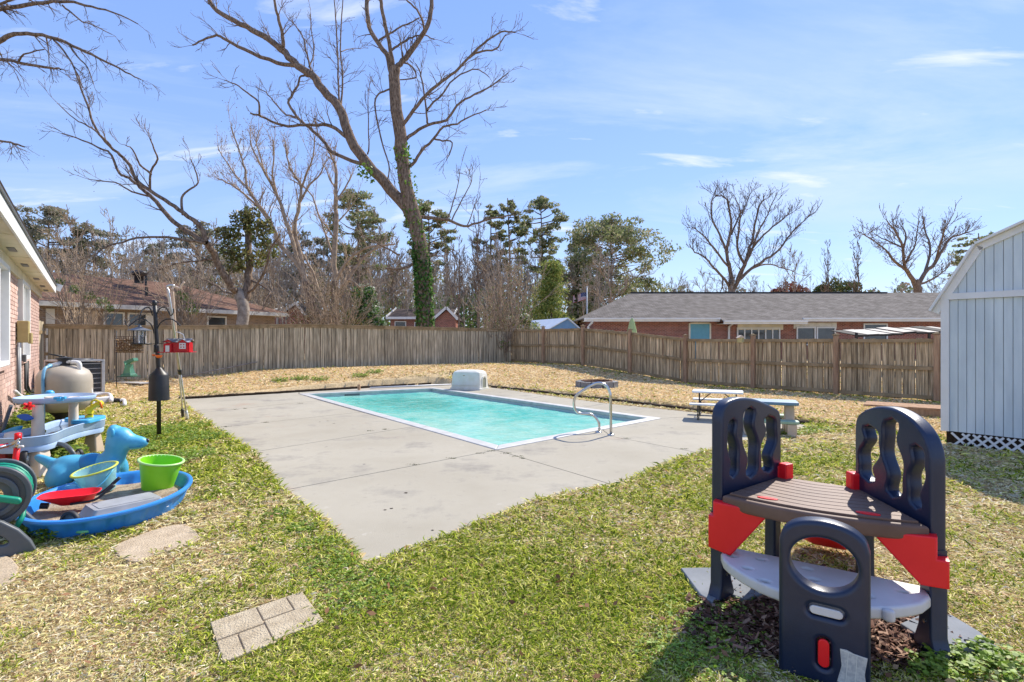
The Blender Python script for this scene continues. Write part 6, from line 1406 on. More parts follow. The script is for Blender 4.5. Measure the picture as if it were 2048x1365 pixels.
# parked cars (only roofs rise over the fence)
def car(label, u, Y, m, rz):
    t = thing('parked_car', label, 'car', ((u-1024)/F*Y, Y, 0.38), rz)
    prof = [(-2.2,0.35),(-2.2,0.85),(-1.95,1.0),(-1.6,1.05),(-1.25,1.62),(-1.0,1.72),(0.55,1.74),(0.85,1.66),(1.35,1.12),(2.05,0.98),(2.25,0.75),(2.25,0.35)]
    MX = frame_m((0,0,0),(1,0,0),(0,0,1)); local_solid('body', [prof], 1.75, 0.06, MX, m, t)
    for s in (-1,1):
        local_solid('side_window', [[(-1.2,1.12),(-0.98,1.6),(0.5,1.64),(0.78,1.56),(1.15,1.12)]], 0.01, 0.002, frame_m((0,s*0.876,0),(1,0,0),(0,0,1)), M_glassdark, t)
        for x in (-1.35,1.4):
            w = MB().lathe([(0.001,-.1),(0.2,-.11),(0.33,-.1),(0.34,.1),(0.2,.11),(0.001,.1)],(x,s*0.8,0.33),20,Matrix.Rotation(R(90),4,'X')).build('wheel', M_blackp, t, local=True, smooth=True)
        MB().box((2.2,s*.6,.8),(.08,.3,.14)).build('headlight', M_clear, t, local=True)
    MB().add  # windscreen
    mb = MB(); mb.add([(0.87,-.74,1.65),(0.87,.74,1.65),(1.37,.78,1.14),(1.37,-.78,1.14)],[(0,1,2,3)]); o = mb.build('windscreen', M_glassdark, t, local=True); o.modifiers.new('t','SOLIDIFY').thickness=0.02
    for s in (-1,1): MB().beam((-1.0,s*.7,1.78),(.5,s*.7,1.78),.04,.03).build('roof_rail', M_black, t, local=True)
    return t
car('white parked car whose roof shows above the fence left of the ivy trunk', 826, 38, mat('white_car_paint',(0.7,0.7,0.7),rough=0.25), R(8))
car('dark blue parked car just peeking above the fence right of the ivy trunk', 888, 40, mat('blue_car_paint',(0.03,0.06,0.15),rough=0.2), R(95))

# ------------------------------------------------------------------ trees
class TB:
    def __init__(s): s.v = []; s.f = []; s.tips = []
    def tube(s, pts, rads, n):
        base = len(s.v); k = len(pts); tau = 2*math.pi/n
        for i in range(k):
            a = pts[i-1] if i else pts[0]; b = pts[i+1] if i < k-1 else pts[-1]
            dx, dy, dz = b[0]-a[0], b[1]-a[1], b[2]-a[2]; L = math.sqrt(dx*dx+dy*dy+dz*dz) or 1; dx /= L; dy /= L; dz /= L
            # side vectors (kept off the view-independent reference (0.3,1,0.2))
            ux, uy, uz = dy*0.2-dz*1.0, dz*0.3-dx*0.2, dx*1.0-dy*0.3; L = math.sqrt(ux*ux+uy*uy+uz*uz) or 1; ux /= L; uy /= L; uz /= L
            wx, wy, wz = dy*uz-dz*uy, dz*ux-dx*uz, dx*uy-dy*ux; px, py, pz = pts[i]; r = rads[i]
            for j in range(n):
                c, s_ = math.cos(tau*j)*r, math.sin(tau*j)*r; s.v.append((px+ux*c+wx*s_, py+uy*c+wy*s_, pz+uz*c+wz*s_))
        for i in range(k-1):
            for j in range(n):
                a = base+i*n+j; b = base+i*n+(j+1)%n; s.f.append((a, b, b+n, a+n))
    def obj(s, name, m, parent):
        vv = np.array(world_to_local(parent, s.v), np.float32) if parent is not None else np.array(s.v, np.float32)
        return np_mesh(name, vv, np.array(s.f, np.int32), m, parent, smooth=True)
def norm(d):
    L = math.sqrt(d[0]**2+d[1]**2+d[2]**2) or 1; return (d[0]/L, d[1]/L, d[2]/L)
def grow(tb, p, d, L, r, lev, g, up=0.15, wob=0.35, kids=4, ratio=0.55, minr=0.004):
    """a branch that wanders, and its side branches"""
    k = max(3, int(3+lev*1.5)); pts = [p]; rads = [r]; dd = d; step = L/k
    for i in range(k):
        dd = norm((dd[0]+g.uniform(-wob,wob)*0.6, dd[1]+g.uniform(-wob,wob)*0.6, dd[2]+g.uniform(-wob,wob)*0.6+up*0.3))
        q = pts[-1]; pts.append((q[0]+dd[0]*step, q[1]+dd[1]*step, q[2]+dd[2]*step)); rads.append(max(minr, r*(1-0.75*(i+1)/k)))
    tb.tube(pts, rads, 5 if r > 0.04 else 3)
    if lev <= 0: tb.tips.append(pts[-1]); return
    n = kids if lev > 1 else kids+1
    for i in range(n):
        t = 0.25+0.75*(i+g.random())/n; x = t*k; a = min(k-1, int(x)); f = x-a; q0, q1 = pts[a], pts[a+1]
        q = (q0[0]+(q1[0]-q0[0])*f, q0[1]+(q1[1]-q0[1])*f, q0[2]+(q1[2]-q0[2])*f)
        sd_ = norm((q1[0]-q0[0], q1[1]-q0[1], q1[2]-q0[2])); e = norm((g.gauss(0,1), g.gauss(0,1), g.gauss(0,0.8))); sp_ = g.uniform(0.45, 0.95)
        nd = norm((sd_[0]+e[0]*sp_, sd_[1]+e[1]*sp_, sd_[2]+e[2]*sp_+0.1))
        grow(tb, q, nd, L*ratio*g.uniform(0.7,1.25)*(1.1-0.4*t), max(minr, rads[a]*0.6), lev-1, g, up, wob, kids, ratio, minr)
def leaf_mesh(name, pos, size, cols, m, parent, flat=0.0, aspect=0.55, seed=1, tri=False):
    """one small face per leaf at the given points (n,3)"""
    g = np.random.default_rng(seed); n = len(pos); a = g.normal(size=(n,3)); b = g.normal(size=(n,3))
    if flat > 0: a[:,2] *= (1-flat); b[:,2] *= (1-flat)
    a /= np.linalg.norm(a,axis=1,keepdims=True); b -= (a*b).sum(1,keepdims=True)*a; b /= np.linalg.norm(b,axis=1,keepdims=True)+1e-9
    s = size*g.uniform(0.6,1.3,(n,1)); a = a*s; b = b*s*aspect
    ci = g.integers(0, len(cols), n); col = np.array(cols)[ci]*g.uniform(0.75,1.25,(n,1)); 
    if tri: V = np.stack([pos-a, pos+a*0.4+b, pos+a*0.4-b], 1).reshape(-1,3); Fc = np.arange(n*3).reshape(n,3); k = 3
    else: V = np.stack([pos-a, pos-b, pos+a, pos+b], 1).reshape(-1,3); Fc = np.arange(n*4).reshape(n,4); k = 4
    cc = np.concatenate([np.repeat(col, k, 0), np.ones((n*k,1))], 1)
    if parent is not None: V = np.array(world_to_local(parent, V.tolist()), np.float32)
    return np_mesh(name, V, Fc, m, parent, cc)
M_leaf = tint_mat('leaf_tint', 0.55, 0.4, 0.35); M_needle = tint_mat('needle_tint', 0.8, 0.1, 0.4); M_bud = tint_mat('bud_tint', 0.9, 0.1, 0.1)
def clump_pts(g, centers, rads, n):
    c = np.array(centers); r = np.array(rads); i = g.integers(0, len(c), n); d = g.normal(size=(n,3)); d /= np.linalg.norm(d,axis=1,keepdims=True)
    return c[i]+d*(r[i]*g.uniform(0.15,1,(n,1))**0.5)

def traced(name, label, cat, Y0, limbs, m, seed, twig=1.0, tw_len=2.2, minr=0.006, bud=None, group=None, drift=1.6, base_z=0.36, up=0.2, lev=1, m2=None, twr=0.4, crook=1.0):
    """limbs: list of (pixel points, start width px, end width px); each limb starts on the nearest earlier limb"""
    g = random.Random(seed); allp = []; trunk = TB(); crown = TB()
    x0 = (limbs[0][0][0][0]-1024)/F*Y0; t = thing(name, label, cat, (x0, Y0, base_z), 0, group)
    for li, (px, w0, w1) in enumerate(limbs):
        if allp: 
            u, v = px[0]; b = min(allp, key=lambda q: (q[0]-u)**2+(q[1]-v)**2); Y = b[2]
        else: Y = Y0
        dr_ = g.uniform(-drift, drift) if li else 0.0; n = len(px); pts = []
        q = [Vector((u, v, 0)) for u, v in px]; q = catmull(q, 3) if n > 2 else q; k = len(q)
        for i, c in enumerate(q):
            tt = i/(k-1); yy = Y+dr_*tt; j = g.uniform(-1,1)*min(2.2, w0*0.12)*crook
            pts.append(tuple(P(c.x+j, c.y+g.uniform(-1,1)*1.2*crook, yy))); allp.append((c.x, c.y, yy))
        rads = [max(minr, (w0+(w1-w0)*i/(k-1))*0.5/F*Y0) for i in range(k)]
        tb = trunk if li == 0 else crown; tb.tube(pts, rads, 12 if w0 > 18 else (8 if w0 > 7 else 5))
        # side twigs
        L = sum((Vector(pts[i+1])-Vector(pts[i])).length for i in range(k-1))
        if li == 0 and w0 > 14: cnt = 0
        else: cnt = int(L*twig)
        for c in range(cnt):
            tt = g.uniform(0.12, 1.0)**0.8; x = tt*(k-1); a = min(k-2, int(x)); f = x-a
            A, B = Vector(pts[a]), Vector(pts[a+1]); p = A.lerp(B, f); d = (B-A).normalized(); e = Vector((g.gauss(0,1), g.gauss(0,1), g.gauss(0,1))).normalized()
            nd = (d*0.7+e*0.8+Vector((0,0,up))).normalized()
            grow(crown, tuple(p), tuple(nd), tw_len*g.uniform(0.35,1.0)*(1-0.45*tt), max(minr, rads[a]*twr if rads[a]*twr < 0.035 else 0.035), lev, g, up, 0.45, 3, 0.55, minr)
        crown.tips.append(pts[-1])
        # taper beyond the end
        if w1 < 3: 
            d = (Vector(pts[-1])-Vector(pts[-2])).normalized(); grow(crown, pts[-1], tuple(d), tw_len*0.6, minr*1.5, lev, g, up, 0.5, 3, 0.6, minr)
    trunk.obj('trunk', m, t); crown.obj('crown', m2 or m, t)
    if bud:
        col, per, size = bud; gg = np.random.default_rng(seed); tp = np.array(crown.tips); n = int(len(tp)*per)
        i = gg.integers(0, len(tp), n); pos = tp[i]+gg.normal(size=(n,3))*size*3.0
        leaf_mesh('buds', pos, size, col, M_bud, t, seed=seed, tri=True)['kind'] = 'stuff'
    return t, allp, crown

brownbud = [(0.22,0.13,0.08),(0.30,0.19,0.12),(0.16,0.10,0.07)]
darkbud = [(0.06,0.045,0.035),(0.10,0.07,0.05)]
# 1 the big two-stemmed tree
big = [
 ([(856,728),(851,690),(849,620),(845,540),(834,460),(818,400),(805,330),(798,256),(791,205),(787,154),(789,137)], 40, 24),
 ([(834,462),(828,444),(804,403),(770,369),(736,328),(700,280),(687,236),(675,212),(647,181),(623,150),(596,133),(569,106),(541,82),(504,60),(470,43),(435,22),(418,0),(405,-30)], 30, 8),
 ([(596,133),(569,130),(521,114),(476,94),(446,77),(432,72),(405,82),(386,92)], 11, 3.5),
 ([(569,106),(566,90),(564,68),(558,40),(552,20),(545,-30)], 10, 5),
 ([(622,150),(620,133),(611,99),(606,75),(589,51),(575,35)], 6, 2),
 ([(618,135),(626,115),(627,90),(622,60),(621,30)], 4, 2),
 ([(676,212),(678,205),(676,154),(675,102),(671,34),(668,-10)], 6, 2.5),
 ([(680,212),(683,202),(685,154),(681,102),(683,34),(688,-20)], 6, 2.5),
 ([(683,104),(700,98),(722,98)], 3, 1.5),
 ([(736,328),(726,330),(692,318),(664,304),(644,280),(617,256),(596,236),(577,208),(586,188),(596,171),(603,152),(620,155)], 10, 4),
 ([(700,280),(687,270),(664,253),(644,251),(610,251),(576,253),(552,248),(524,234),(500,228)], 10, 4),
 ([(524,234),(519,229),(517,205),(494,185),(470,169),(449,161)], 6, 2),
 ([(596,236),(583,232),(569,229),(548,205),(531,185),(511,174)], 5, 2),
 ([(787,154),(784,150),(775,113),(765,99),(743,68),(736,44),(734,0),(736,-30)], 13, 9),
 ([(789,140),(784,120),(774,68),(765,27),(762,0),(758,-30)], 11, 7),
 ([(789,140),(800,128),(818,109),(842,75),(859,38),(863,0),(866,-30)], 14, 9),
 ([(842,75),(848,60),(842,34),(828,14),(811,-2),(806,-20)], 6, 3),
 ([(757,84),(768,74),(785,66),(800,55),(820,48),(838,36)], 6, 3),
 ([(784,100),(800,90),(818,78),(835,72),(850,72),(868,80)], 6, 2.5),
 ([(798,256),(806,250),(828,222),(852,191),(883,164),(910,144),(938,116),(965,89),(989,72),(1010,64),(1030,67)], 10, 3),
 ([(938,116),(950,108),(965,103),(992,99),(1003,82),(1012,70)], 6, 2.5),
 ([(801,290),(828,267),(856,251),(893,241),(914,212),(941,195),(972,178),(1000,160),(1015,147)], 9, 2.5),
 ([(856,250),(854,240),(851,205),(842,154),(838,140),(830,128)], 6, 2),
 ([(854,222),(862,210),(883,191),(910,157),(945,140),(965,145),(979,155)], 6, 2),
 ([(810,332),(825,330),(842,304),(866,280),(887,255),(914,249),(941,234),(972,222)], 9, 2.5),
 ([(870,280),(885,282),(905,286),(898,310),(893,320)], 5, 2),
 ([(830,435),(839,435),(876,439),(903,443),(929,454),(955,446),(995,435),(1025,432)], 10, 3),
 ([(903,443),(915,418),(930,390),(942,368),(945,350)], 4, 1.5), ([(895,440),(905,410),(915,375),(920,340)], 4, 1.5), ([(935,452),(945,425),(955,395)], 3, 1.5),
 ([(784,176),(780,178),(762,186),(753,195),(750,215),(755,245),(765,290),(777,328),(778,345),(775,362)], 5, 3),
 ([(735,310),(738,295),(737,260),(736,200)], 4, 2),
 ([(845,520),(824,530),(800,538),(771,538)], 9, 5), ([(850,515),(865,512),(882,514),(900,505)], 6, 2), ([(800,512),(780,500),(750,485),(720,470)], 5, 2),
 ([(795,128),(815,128),(828,140),(832,155),(818,160),(800,160)], 5, 3),
]
big = [(p_, w0*0.82, w1*0.85) for p_, w0, w1 in big]
T1, ap1, cr1 = traced('bare_tree', 'tallest bare tree forking into two stems with ivy up its trunk behind the rear fence', 'tree', 27.0, big, M_bark, 3, twig=2.3, tw_len=1.7, minr=0.009, bud=(darkbud, 0.9, 0.03), drift=2.4, lev=1)
gI = np.random.default_rng(4)
def ivy(px, spread, n, size, Y, cols, parent, seed, name='ivy'):
    g = np.random.default_rng(seed); pts = []
    q = catmull([Vector((u, v, w)) for u, v, w in px], 5)
    for _ in range(n):
        c = q[g.integers(0, len(q))]; a = g.uniform(0, 2*math.pi); r = (c.z*0.5+g.normal()*spread)/F*Y
        p = P(c.x, c.y+g.uniform(-12,12), Y); pts.append((p.x+r*math.cos(a), p.y+r*math.sin(a), p.z))
    o = leaf_mesh(name, np.array(pts), size, cols, M_leaf, parent, seed=seed); o['kind'] = 'stuff'; return o
ivycols = [(0.05,0.14,0.02),(0.09,0.20,0.035),(0.15,0.29,0.055),(0.03,0.08,0.015)]
ivy([(856,700,33),(849,620,33),(846,560,31),(842,520,28),(838,490,22)], 1.6, 3600, 0.09, 27, ivycols, T1, 5)
ivy([(838,480,30),(825,420,30),(806,330,24),(803,300,24)], 4, 500, 0.10, 27, [(0.16,0.28,0.04),(0.10,0.20,0.03)], T1, 6)
ivy([(735,345,16),(728,340,30),(738,360,12)], 4, 70, 0.11, 27, [(0.16,0.28,0.04),(0.10,0.20,0.03)], T1, 7)

# 2 the leaning tree with the ivy-wrapped dead stem
lean_l = [
 ([(488,732),(487,690),(486,649),(484,604),(474,583)], 26, 20),
 ([(474,583),(466,580),(453,559),(434,522),(424,501),(411,485)], 14, 11),
 ([(411,485),(397,478),(371,462),(347,443),(329,425),(305,396),(284,380),(271,366),(252,354),(238,348),(223,311),(195,295),(165,282),(123,267)], 10, 2),
 ([(411,485),(403,456),(385,440),(371,430),(350,414),(321,396),(293,377),(271,359),(260,333),(240,310),(227,300),(205,278),(187,249),(176,212),(161,176),(150,140)], 9, 2.5),
 ([(366,430),(363,406),(366,391),(382,378),(396,366),(390,340),(381,319)], 5, 2),
 ([(300,382),(302,344),(315,319),(308,298),(300,278)], 4.5, 2),
 ([(227,302),(215,285),(190,262),(170,250),(150,240),(118,210)], 4, 1.5),
 ([(303,350),(280,330),(265,300),(250,290)], 4, 1.5),
 ([(305,395),(280,388),(255,380),(230,366),(200,362),(176,358)], 4, 1.5),
 ([(484,610),(492,591),(497,565),(498,538),(495,485),(495,422)], 18, 11),
 ([(411,487),(380,482),(334,475),(287,475),(245,485),(208,496),(185,518)], 6, 2),
 ([(434,522),(410,520),(380,525),(350,528),(320,540)], 5, 2),
 ([(470,590),(450,585),(430,570),(405,560),(380,550)], 5, 2),
 ([(490,590),(510,575),(530,540),(540,500),(560,470)], 6, 3),
 ([(500,560),(520,570),(540,585),(530,600),(525,620)], 5, 2),
]
T2, ap2, cr2 = traced('bare_tree', 'leaning grey bare tree beside an ivy-covered dead stem reaching far left', 'tree', 24.0, lean_l, M_bark2, 11, twig=1.5, tw_len=1.5, minr=0.008, bud=(brownbud, 1.2, 0.028), drift=1.8, m2=M_bark)
g = np.random.default_rng(8); cs = [tuple(P(u, v, 24+dy)) for u, v, dy in ((480,440,0),(465,470,.3),(455,500,-.3),(480,505,.2),(500,450,.3),(520,480,0),(530,455,.4),(540,500,-.2),(515,520,.2),(470,530,0),(450,470,0),(500,430,.2))]
o = leaf_mesh('ivy', clump_pts(g, cs, [[0.45]]*len(cs), 3000), 0.085, [(0.12,0.13,0.04),(0.19,0.18,0.05),(0.30,0.24,0.09),(0.10,0.08,0.03),(0.24,0.27,0.07)], M_leaf, T2, seed=9); o['kind'] = 'stuff'

# 3 the fan-shaped tree with brown seed heads
fan = [
 ([(640,728),(638,690),(632,644),(622,600),(610,565)], 24, 18),
 ([(613,570),(600,538),(582,515),(560,491),(545,455),(528,425),(511,403),(494,376),(490,340),(480,308),(463,256)], 11, 2.5),
 ([(600,538),(590,500),(576,455),(565,420),(555,393),(540,365),(528,342),(510,310),(500,280)], 9, 2.5),
 ([(560,491),(535,440),(505,405),(470,375),(445,362),(430,355)], 6, 2),
 ([(610,565),(603,520),(589,458),(596,425),(600,403),(603,376),(592,356),(582,342),(574,315),(572,290)], 9, 2.5),
 ([(603,376),(612,350),(623,325),(628,295),(630,273)], 5, 2),
 ([(600,403),(620,370),(640,350),(650,325)], 5, 2),
 ([(528,342),(520,310),(512,285),(520,260)], 4, 2), ([(494,376),(470,350),(450,320),(436,300)], 4, 2),
 ([(555,393),(545,350),(548,310),(545,280)], 4, 2),
]
T3, ap3, cr3 = traced('bare_tree', 'fan-shaped bare tree tipped with brown seed heads between the two leaning trees', 'tree', 30.0, fan, M_bark, 17, twig=3.6, tw_len=2.0, minr=0.009, bud=(brownbud, 2.6, 0.045), drift=2.0, up=0.5, m2=M_barkred)
fan2 = [
 ([(668,728),(670,650),(671,565)], 18, 15),
 ([(671,565),(668,512),(673,446),(671,403),(673,342),(662,310),(651,284)], 12, 3),
 ([(671,403),(685,385),(700,360),(703,350)], 5, 2), ([(673,380),(660,360),(652,340),(645,330)], 4, 2),
 ([(665,600),(679,591),(702,549),(718,528),(745,500),(775,490)], 10, 4),
 ([(675,560),(684,538),(708,512),(745,493),(790,490)], 8, 3),
 ([(655,640),(640,590),(625,545),(600,500),(585,470),(565,430)], 7, 2),
 ([(668,520),(655,480),(647,458),(630,410),(622,390),(600,370),(580,360)], 5, 2),
 ([(673,446),(690,430),(710,400)], 4, 2), ([(670,480),(650,450),(640,440)], 4, 2), ([(680,580),(700,560),(720,575),(745,570)], 5, 2),
]
T4, ap4, cr4 = traced('bare_tree', 'dark upright tree with curving limbs just left of the big forked tree', 'tree', 31.0, fan2, M_bark, 23, twig=3.0, tw_len=1.9, minr=0.009, bud=(brownbud, 1.6, 0.045), drift=2.0, up=0.4, m2=M_barkred)
# 4 branches hanging in from a tree outside the left edge
ov = [
 ([(-330,735),(-320,560),(-300,420),(-280,300),(-240,200),(-200,150)], 30, 20),
 ([(-210,160),(-120,80),(-50,35),(0,18),(55,11),(106,4),(147,5),(183,15),(227,26),(275,48)], 12, 2),
 ([(-200,150),(-110,125),(-40,100),(0,84),(18,71),(55,68),(99,75),(147,93),(183,110),(227,132),(260,150),(282,161)], 12, 2),
 ([(108,80),(136,114),(150,140),(158,155),(165,175)], 4, 2),
 ([(-150,140),(-60,110),(0,119),(40,126),(88,136),(110,137),(121,139)], 8, 3), ([(38,124),(48,110),(88,99)], 4, 2),
 ([(-260,260),(-150,270),(-60,275),(0,282),(30,288),(48,295)], 7, 3),
 ([(125,12),(145,28),(165,44),(190,52),(223,70)], 4, 1.5), ([(140,92),(155,115),(175,135),(187,170)], 4, 1.5), ([(92,76),(96,95),(98,115)], 3, 1.5),
 ([(-40,32),(0,8),(60,-8),(120,-14)], 6, 3), ([(10,118),(18,130),(28,134)], 3, 2),
]
T5, ap5, cr5 = traced('overhanging_tree', 'bare branches reaching in at the top left from a tree outside the photo', 'tree', 17.0, ov, M_bark, 29, twig=2.6, tw_len=1.1, minr=0.0055, bud=(darkbud, 1.6, 0.018), drift=1.2, base_z=0.3, up=-0.35)
# 5 bare trees behind the right-hand house
vase = [
 ([(1470,740),(1468,650),(1464,600),(1463,560)], 14, 12),
 ([(1463,560),(1458,530),(1453,503),(1462,455),(1458,420),(1450,395),(1430,392)], 8, 1.5), ([(1453,503),(1440,470),(1425,440),(1423,405),(1433,392)], 5, 1.5),
 ([(1460,575),(1445,555),(1430,540),(1410,515),(1390,505),(1378,490)], 6, 1.5), ([(1458,535),(1430,500),(1405,470),(1385,455)], 5, 1.5),
 ([(1466,585),(1478,560),(1490,530),(1498,500),(1505,480),(1512,440),(1520,410),(1528,400)], 8, 2), ([(1490,530),(1475,500),(1478,460),(1480,420),(1470,395)], 6, 1.5),
 ([(1478,562),(1500,540),(1530,520),(1560,500),(1580,470),(1600,450),(1621,430)], 7, 1.5), ([(1498,505),(1520,480),(1545,455),(1565,440),(1585,425)], 5, 1.5),
 ([(1470,580),(1480,545),(1500,510),(1515,470),(1535,430),(1548,400)], 6, 1.5), ([(1463,470),(1475,440),(1490,415),(1500,390)], 4, 1.5), ([(1500,540),(1530,530),(1560,535),(1590,545)], 4, 1.5), ([(1445,555),(1445,570),(1440,590)], 4, 1.5),
]
T6, _, _ = traced('bare_tree', 'vase-shaped bare tree rising behind the grey roof at centre right', 'tree', 48.0, vase, M_bark2, 31, twig=3.0, tw_len=2.6, minr=0.016, bud=(brownbud, 1.1, 0.07), drift=3.0, up=0.4, lev=1, m2=M_bark)
rt = [
 ([(1842,740),(1840,650),(1837,588),(1828,563)], 18, 14),
 ([(1828,563),(1815,545),(1809,532),(1806,495),(1791,465),(1774,443)], 9, 2), ([(1812,540),(1800,532),(1785,518),(1772,501),(1748,483)], 7, 2), ([(1748,483),(1735,475),(1725,470)], 3, 1.2),
 ([(1834,575),(1849,548),(1871,526),(1885,500),(1901,477),(1920,470),(1938,465)], 9, 2), ([(1849,548),(1858,520),(1860,490),(1850,465),(1848,445)], 6, 2), ([(1871,526),(1880,490),(1890,460),(1901,440)], 5, 1.5),
 ([(1809,532),(1820,510),(1830,490),(1835,460)], 5, 1.5), ([(1840,570),(1865,560),(1885,545),(1900,530)], 5, 1.5), ([(1806,495),(1790,490),(1770,480),(1750,470)], 4, 1.5), ([(1806,500),(1812,470),(1800,450)],4,1.5),
]
T7, _, _ = traced('bare_tree', 'spreading dark bare tree above the grey roof just left of the blue barn-roof shed', 'tree', 52.0, rt, M_bark, 37, twig=3.4, tw_len=2.6, minr=0.018, bud=(brownbud, 1.0, 0.07), drift=3.0, up=0.3)

# generic bare tree variants -> individuals and the far wood
def bare_variant(seed, hgt, spread=1.0, lev=3, kids=5, minr=0.014):
    g = random.Random(seed); tb = TB(); k = 8; pts = []; x = y = 0
    for i in range(k+1):
        t = i/k; pts.append((x, y, hgt*0.93*t)); x += g.uniform(-.22,.22)*hgt*.05; y += g.uniform(-.22,.22)*hgt*.05
    r0 = hgt*0.011; tb.tube(pts, [max(.03, r0*(1-.85*i/k)) for i in range(k+1)], 6)
    nb = 12
    for i in range(nb):
        t = 0.30+0.66*(i+g.random())/nb; a = int(t*k); a = min(a, k-1); f = t*k-a; p = tuple(pts[a][j]+(pts[a+1][j]-pts[a][j])*f for j in range(3))
        an = g.uniform(0, 2*math.pi); el = g.uniform(0.5, 1.5)
        grow(tb, p, norm((math.cos(an)*spread, math.sin(an)*spread, el)), hgt*0.34*(1.15-t*0.7)*spread, r0*0.42*(1.1-t*.7), lev-1, g, 0.35, 0.4, kids, 0.55, minr)
    return tb
variants = [bare_variant(100+i, 12.0, sp_, 3, 4, 0.02) for i, sp_ in enumerate((0.75, 1.0, 0.55, 0.9))]
vdat = [(np.array(t.v, np.float32), np.array(t.f, np.int32), np.array(t.tips, np.float32)) for t in variants]
vmesh = []
for i, (V, Fc, tips) in enumerate(vdat):
    o = np_mesh('bare_branches', V, Fc, (M_bark2, M_barkred, M_bark, M_bark2)[i], None, smooth=True); vmesh.append(o.data); bpy.data.objects.remove(o)
def bare_thing(label, u, vtop, Y, vi, wx=1.0, group=None, name='bare_tree'):
    ztop = EYE+(H-vtop)/F*Y; h = ztop-0.35; t = thing(name, label, 'tree', ((u-1024)/F*Y, Y, 0.35), rng.uniform(0, 6), group)
    o = obj_from('branches', vmesh[vi], t, (0,0,0), (0,0,0), (h/12*wx, h/12*wx, h/12)); return t
for a in (('slim bare sapling rising above the grey roof between the vase tree and spreading tree', 1653, 480, 50, 2, 0.8), ('second slim bare tree above the grey roof, left of the spreading dark tree', 1712, 465, 50, 2, 0.9),
          ('small reddish bare tree right beside the vase-shaped tree over the roof', 1588, 505, 46, 1, 1.0), ('broad pale bare tree in front of the round-topped pine', 1222, 490, 44, 1, 1.5),
          ('bare tree right of the leaning ivy tree behind the brown roof end', 560, 430, 46, 3, 1.1), ('bare tree rising directly over the black roof vent', 225, 425, 44, 0, 1.1),
          ('bare tree over the brown roof left of the black vent', 150, 440, 46, 1, 1.1), ('bare tree over the brown roof right of the pool poles', 400, 480, 44, 3, 1.2),
          ('pair-trunk slim bare tree right of the ivy trunk', 960, 400, 42, 2, 0.8), ('slim bare tree between ivy trunk and tall pines', 915, 470, 40, 2, 0.9), ('bare tree beyond the fence corner under the tall pines', 1000, 470, 45, 1, 0.9),
          ('bare tree poking above the red brick house', 760, 430, 50, 0, 1.0)):
    bare_thing(a[0], *a[1:])
def scatter_wood(name, label, spots, mt, seed):
    g = random.Random(seed); VV, FF, off_ = [], [], 0
    for (u, vtop, Y, vi) in spots:
        V, Fc, _ = vdat[vi]; h = (EYE+(H-vtop)/F*Y-0.35)/12.0; a = g.uniform(0, 6.28); c, s = math.cos(a), math.sin(a); w = h*g.uniform(0.8,1.15)
        X = np.stack([(V[:,0]*c-V[:,1]*s)*w+(u-1024)/F*Y, (V[:,0]*s+V[:,1]*c)*w+Y, V[:,2]*h+0.35], 1); VV.append(X); FF.append(Fc+off_); off_ += len(V)
    o = np_mesh(name, np.concatenate(VV), np.concatenate(FF), mt, None, smooth=True); return tag(o, label, 'woodland', kind='stuff')
sp1 = []
gg = random.Random(5)
for i in range(95): u = gg.uniform(-60, 1200); sp1.append((u, 455+55*gg.random()+(25 if u > 1050 else 0), gg.uniform(58, 85), gg.randrange(4)))
scatter_wood('woodland', 'far bare grey-brown wood filling the gaps behind the houses at left and centre', sp1, M_bark2, 1)
sp2 = [(gg.uniform(-60, 1100), 490+50*gg.random(), gg.uniform(50, 70), gg.randrange(4)) for i in range(50)]
scatter_wood('woodland', 'nearer reddish brown bare thicket behind the rear fence', sp2, M_barkred, 2)
sp4 = [(gg.uniform(-60, 1230), 500+45*gg.random(), gg.uniform(44, 56), gg.randrange(4)) for i in range(44)]
scatter_wood('woodland', 'tangle of bare saplings standing behind the houses in front of the far wood', sp4, M_bark2, 4)
sp3 = [(gg.uniform(1250, 2100), 545+22*gg.random(), gg.uniform(80, 110), gg.randrange(4)) for i in range(30)]
scatter_wood('woodland', 'low far wood just above the grey roof at right', sp3, M_bark2, 3)

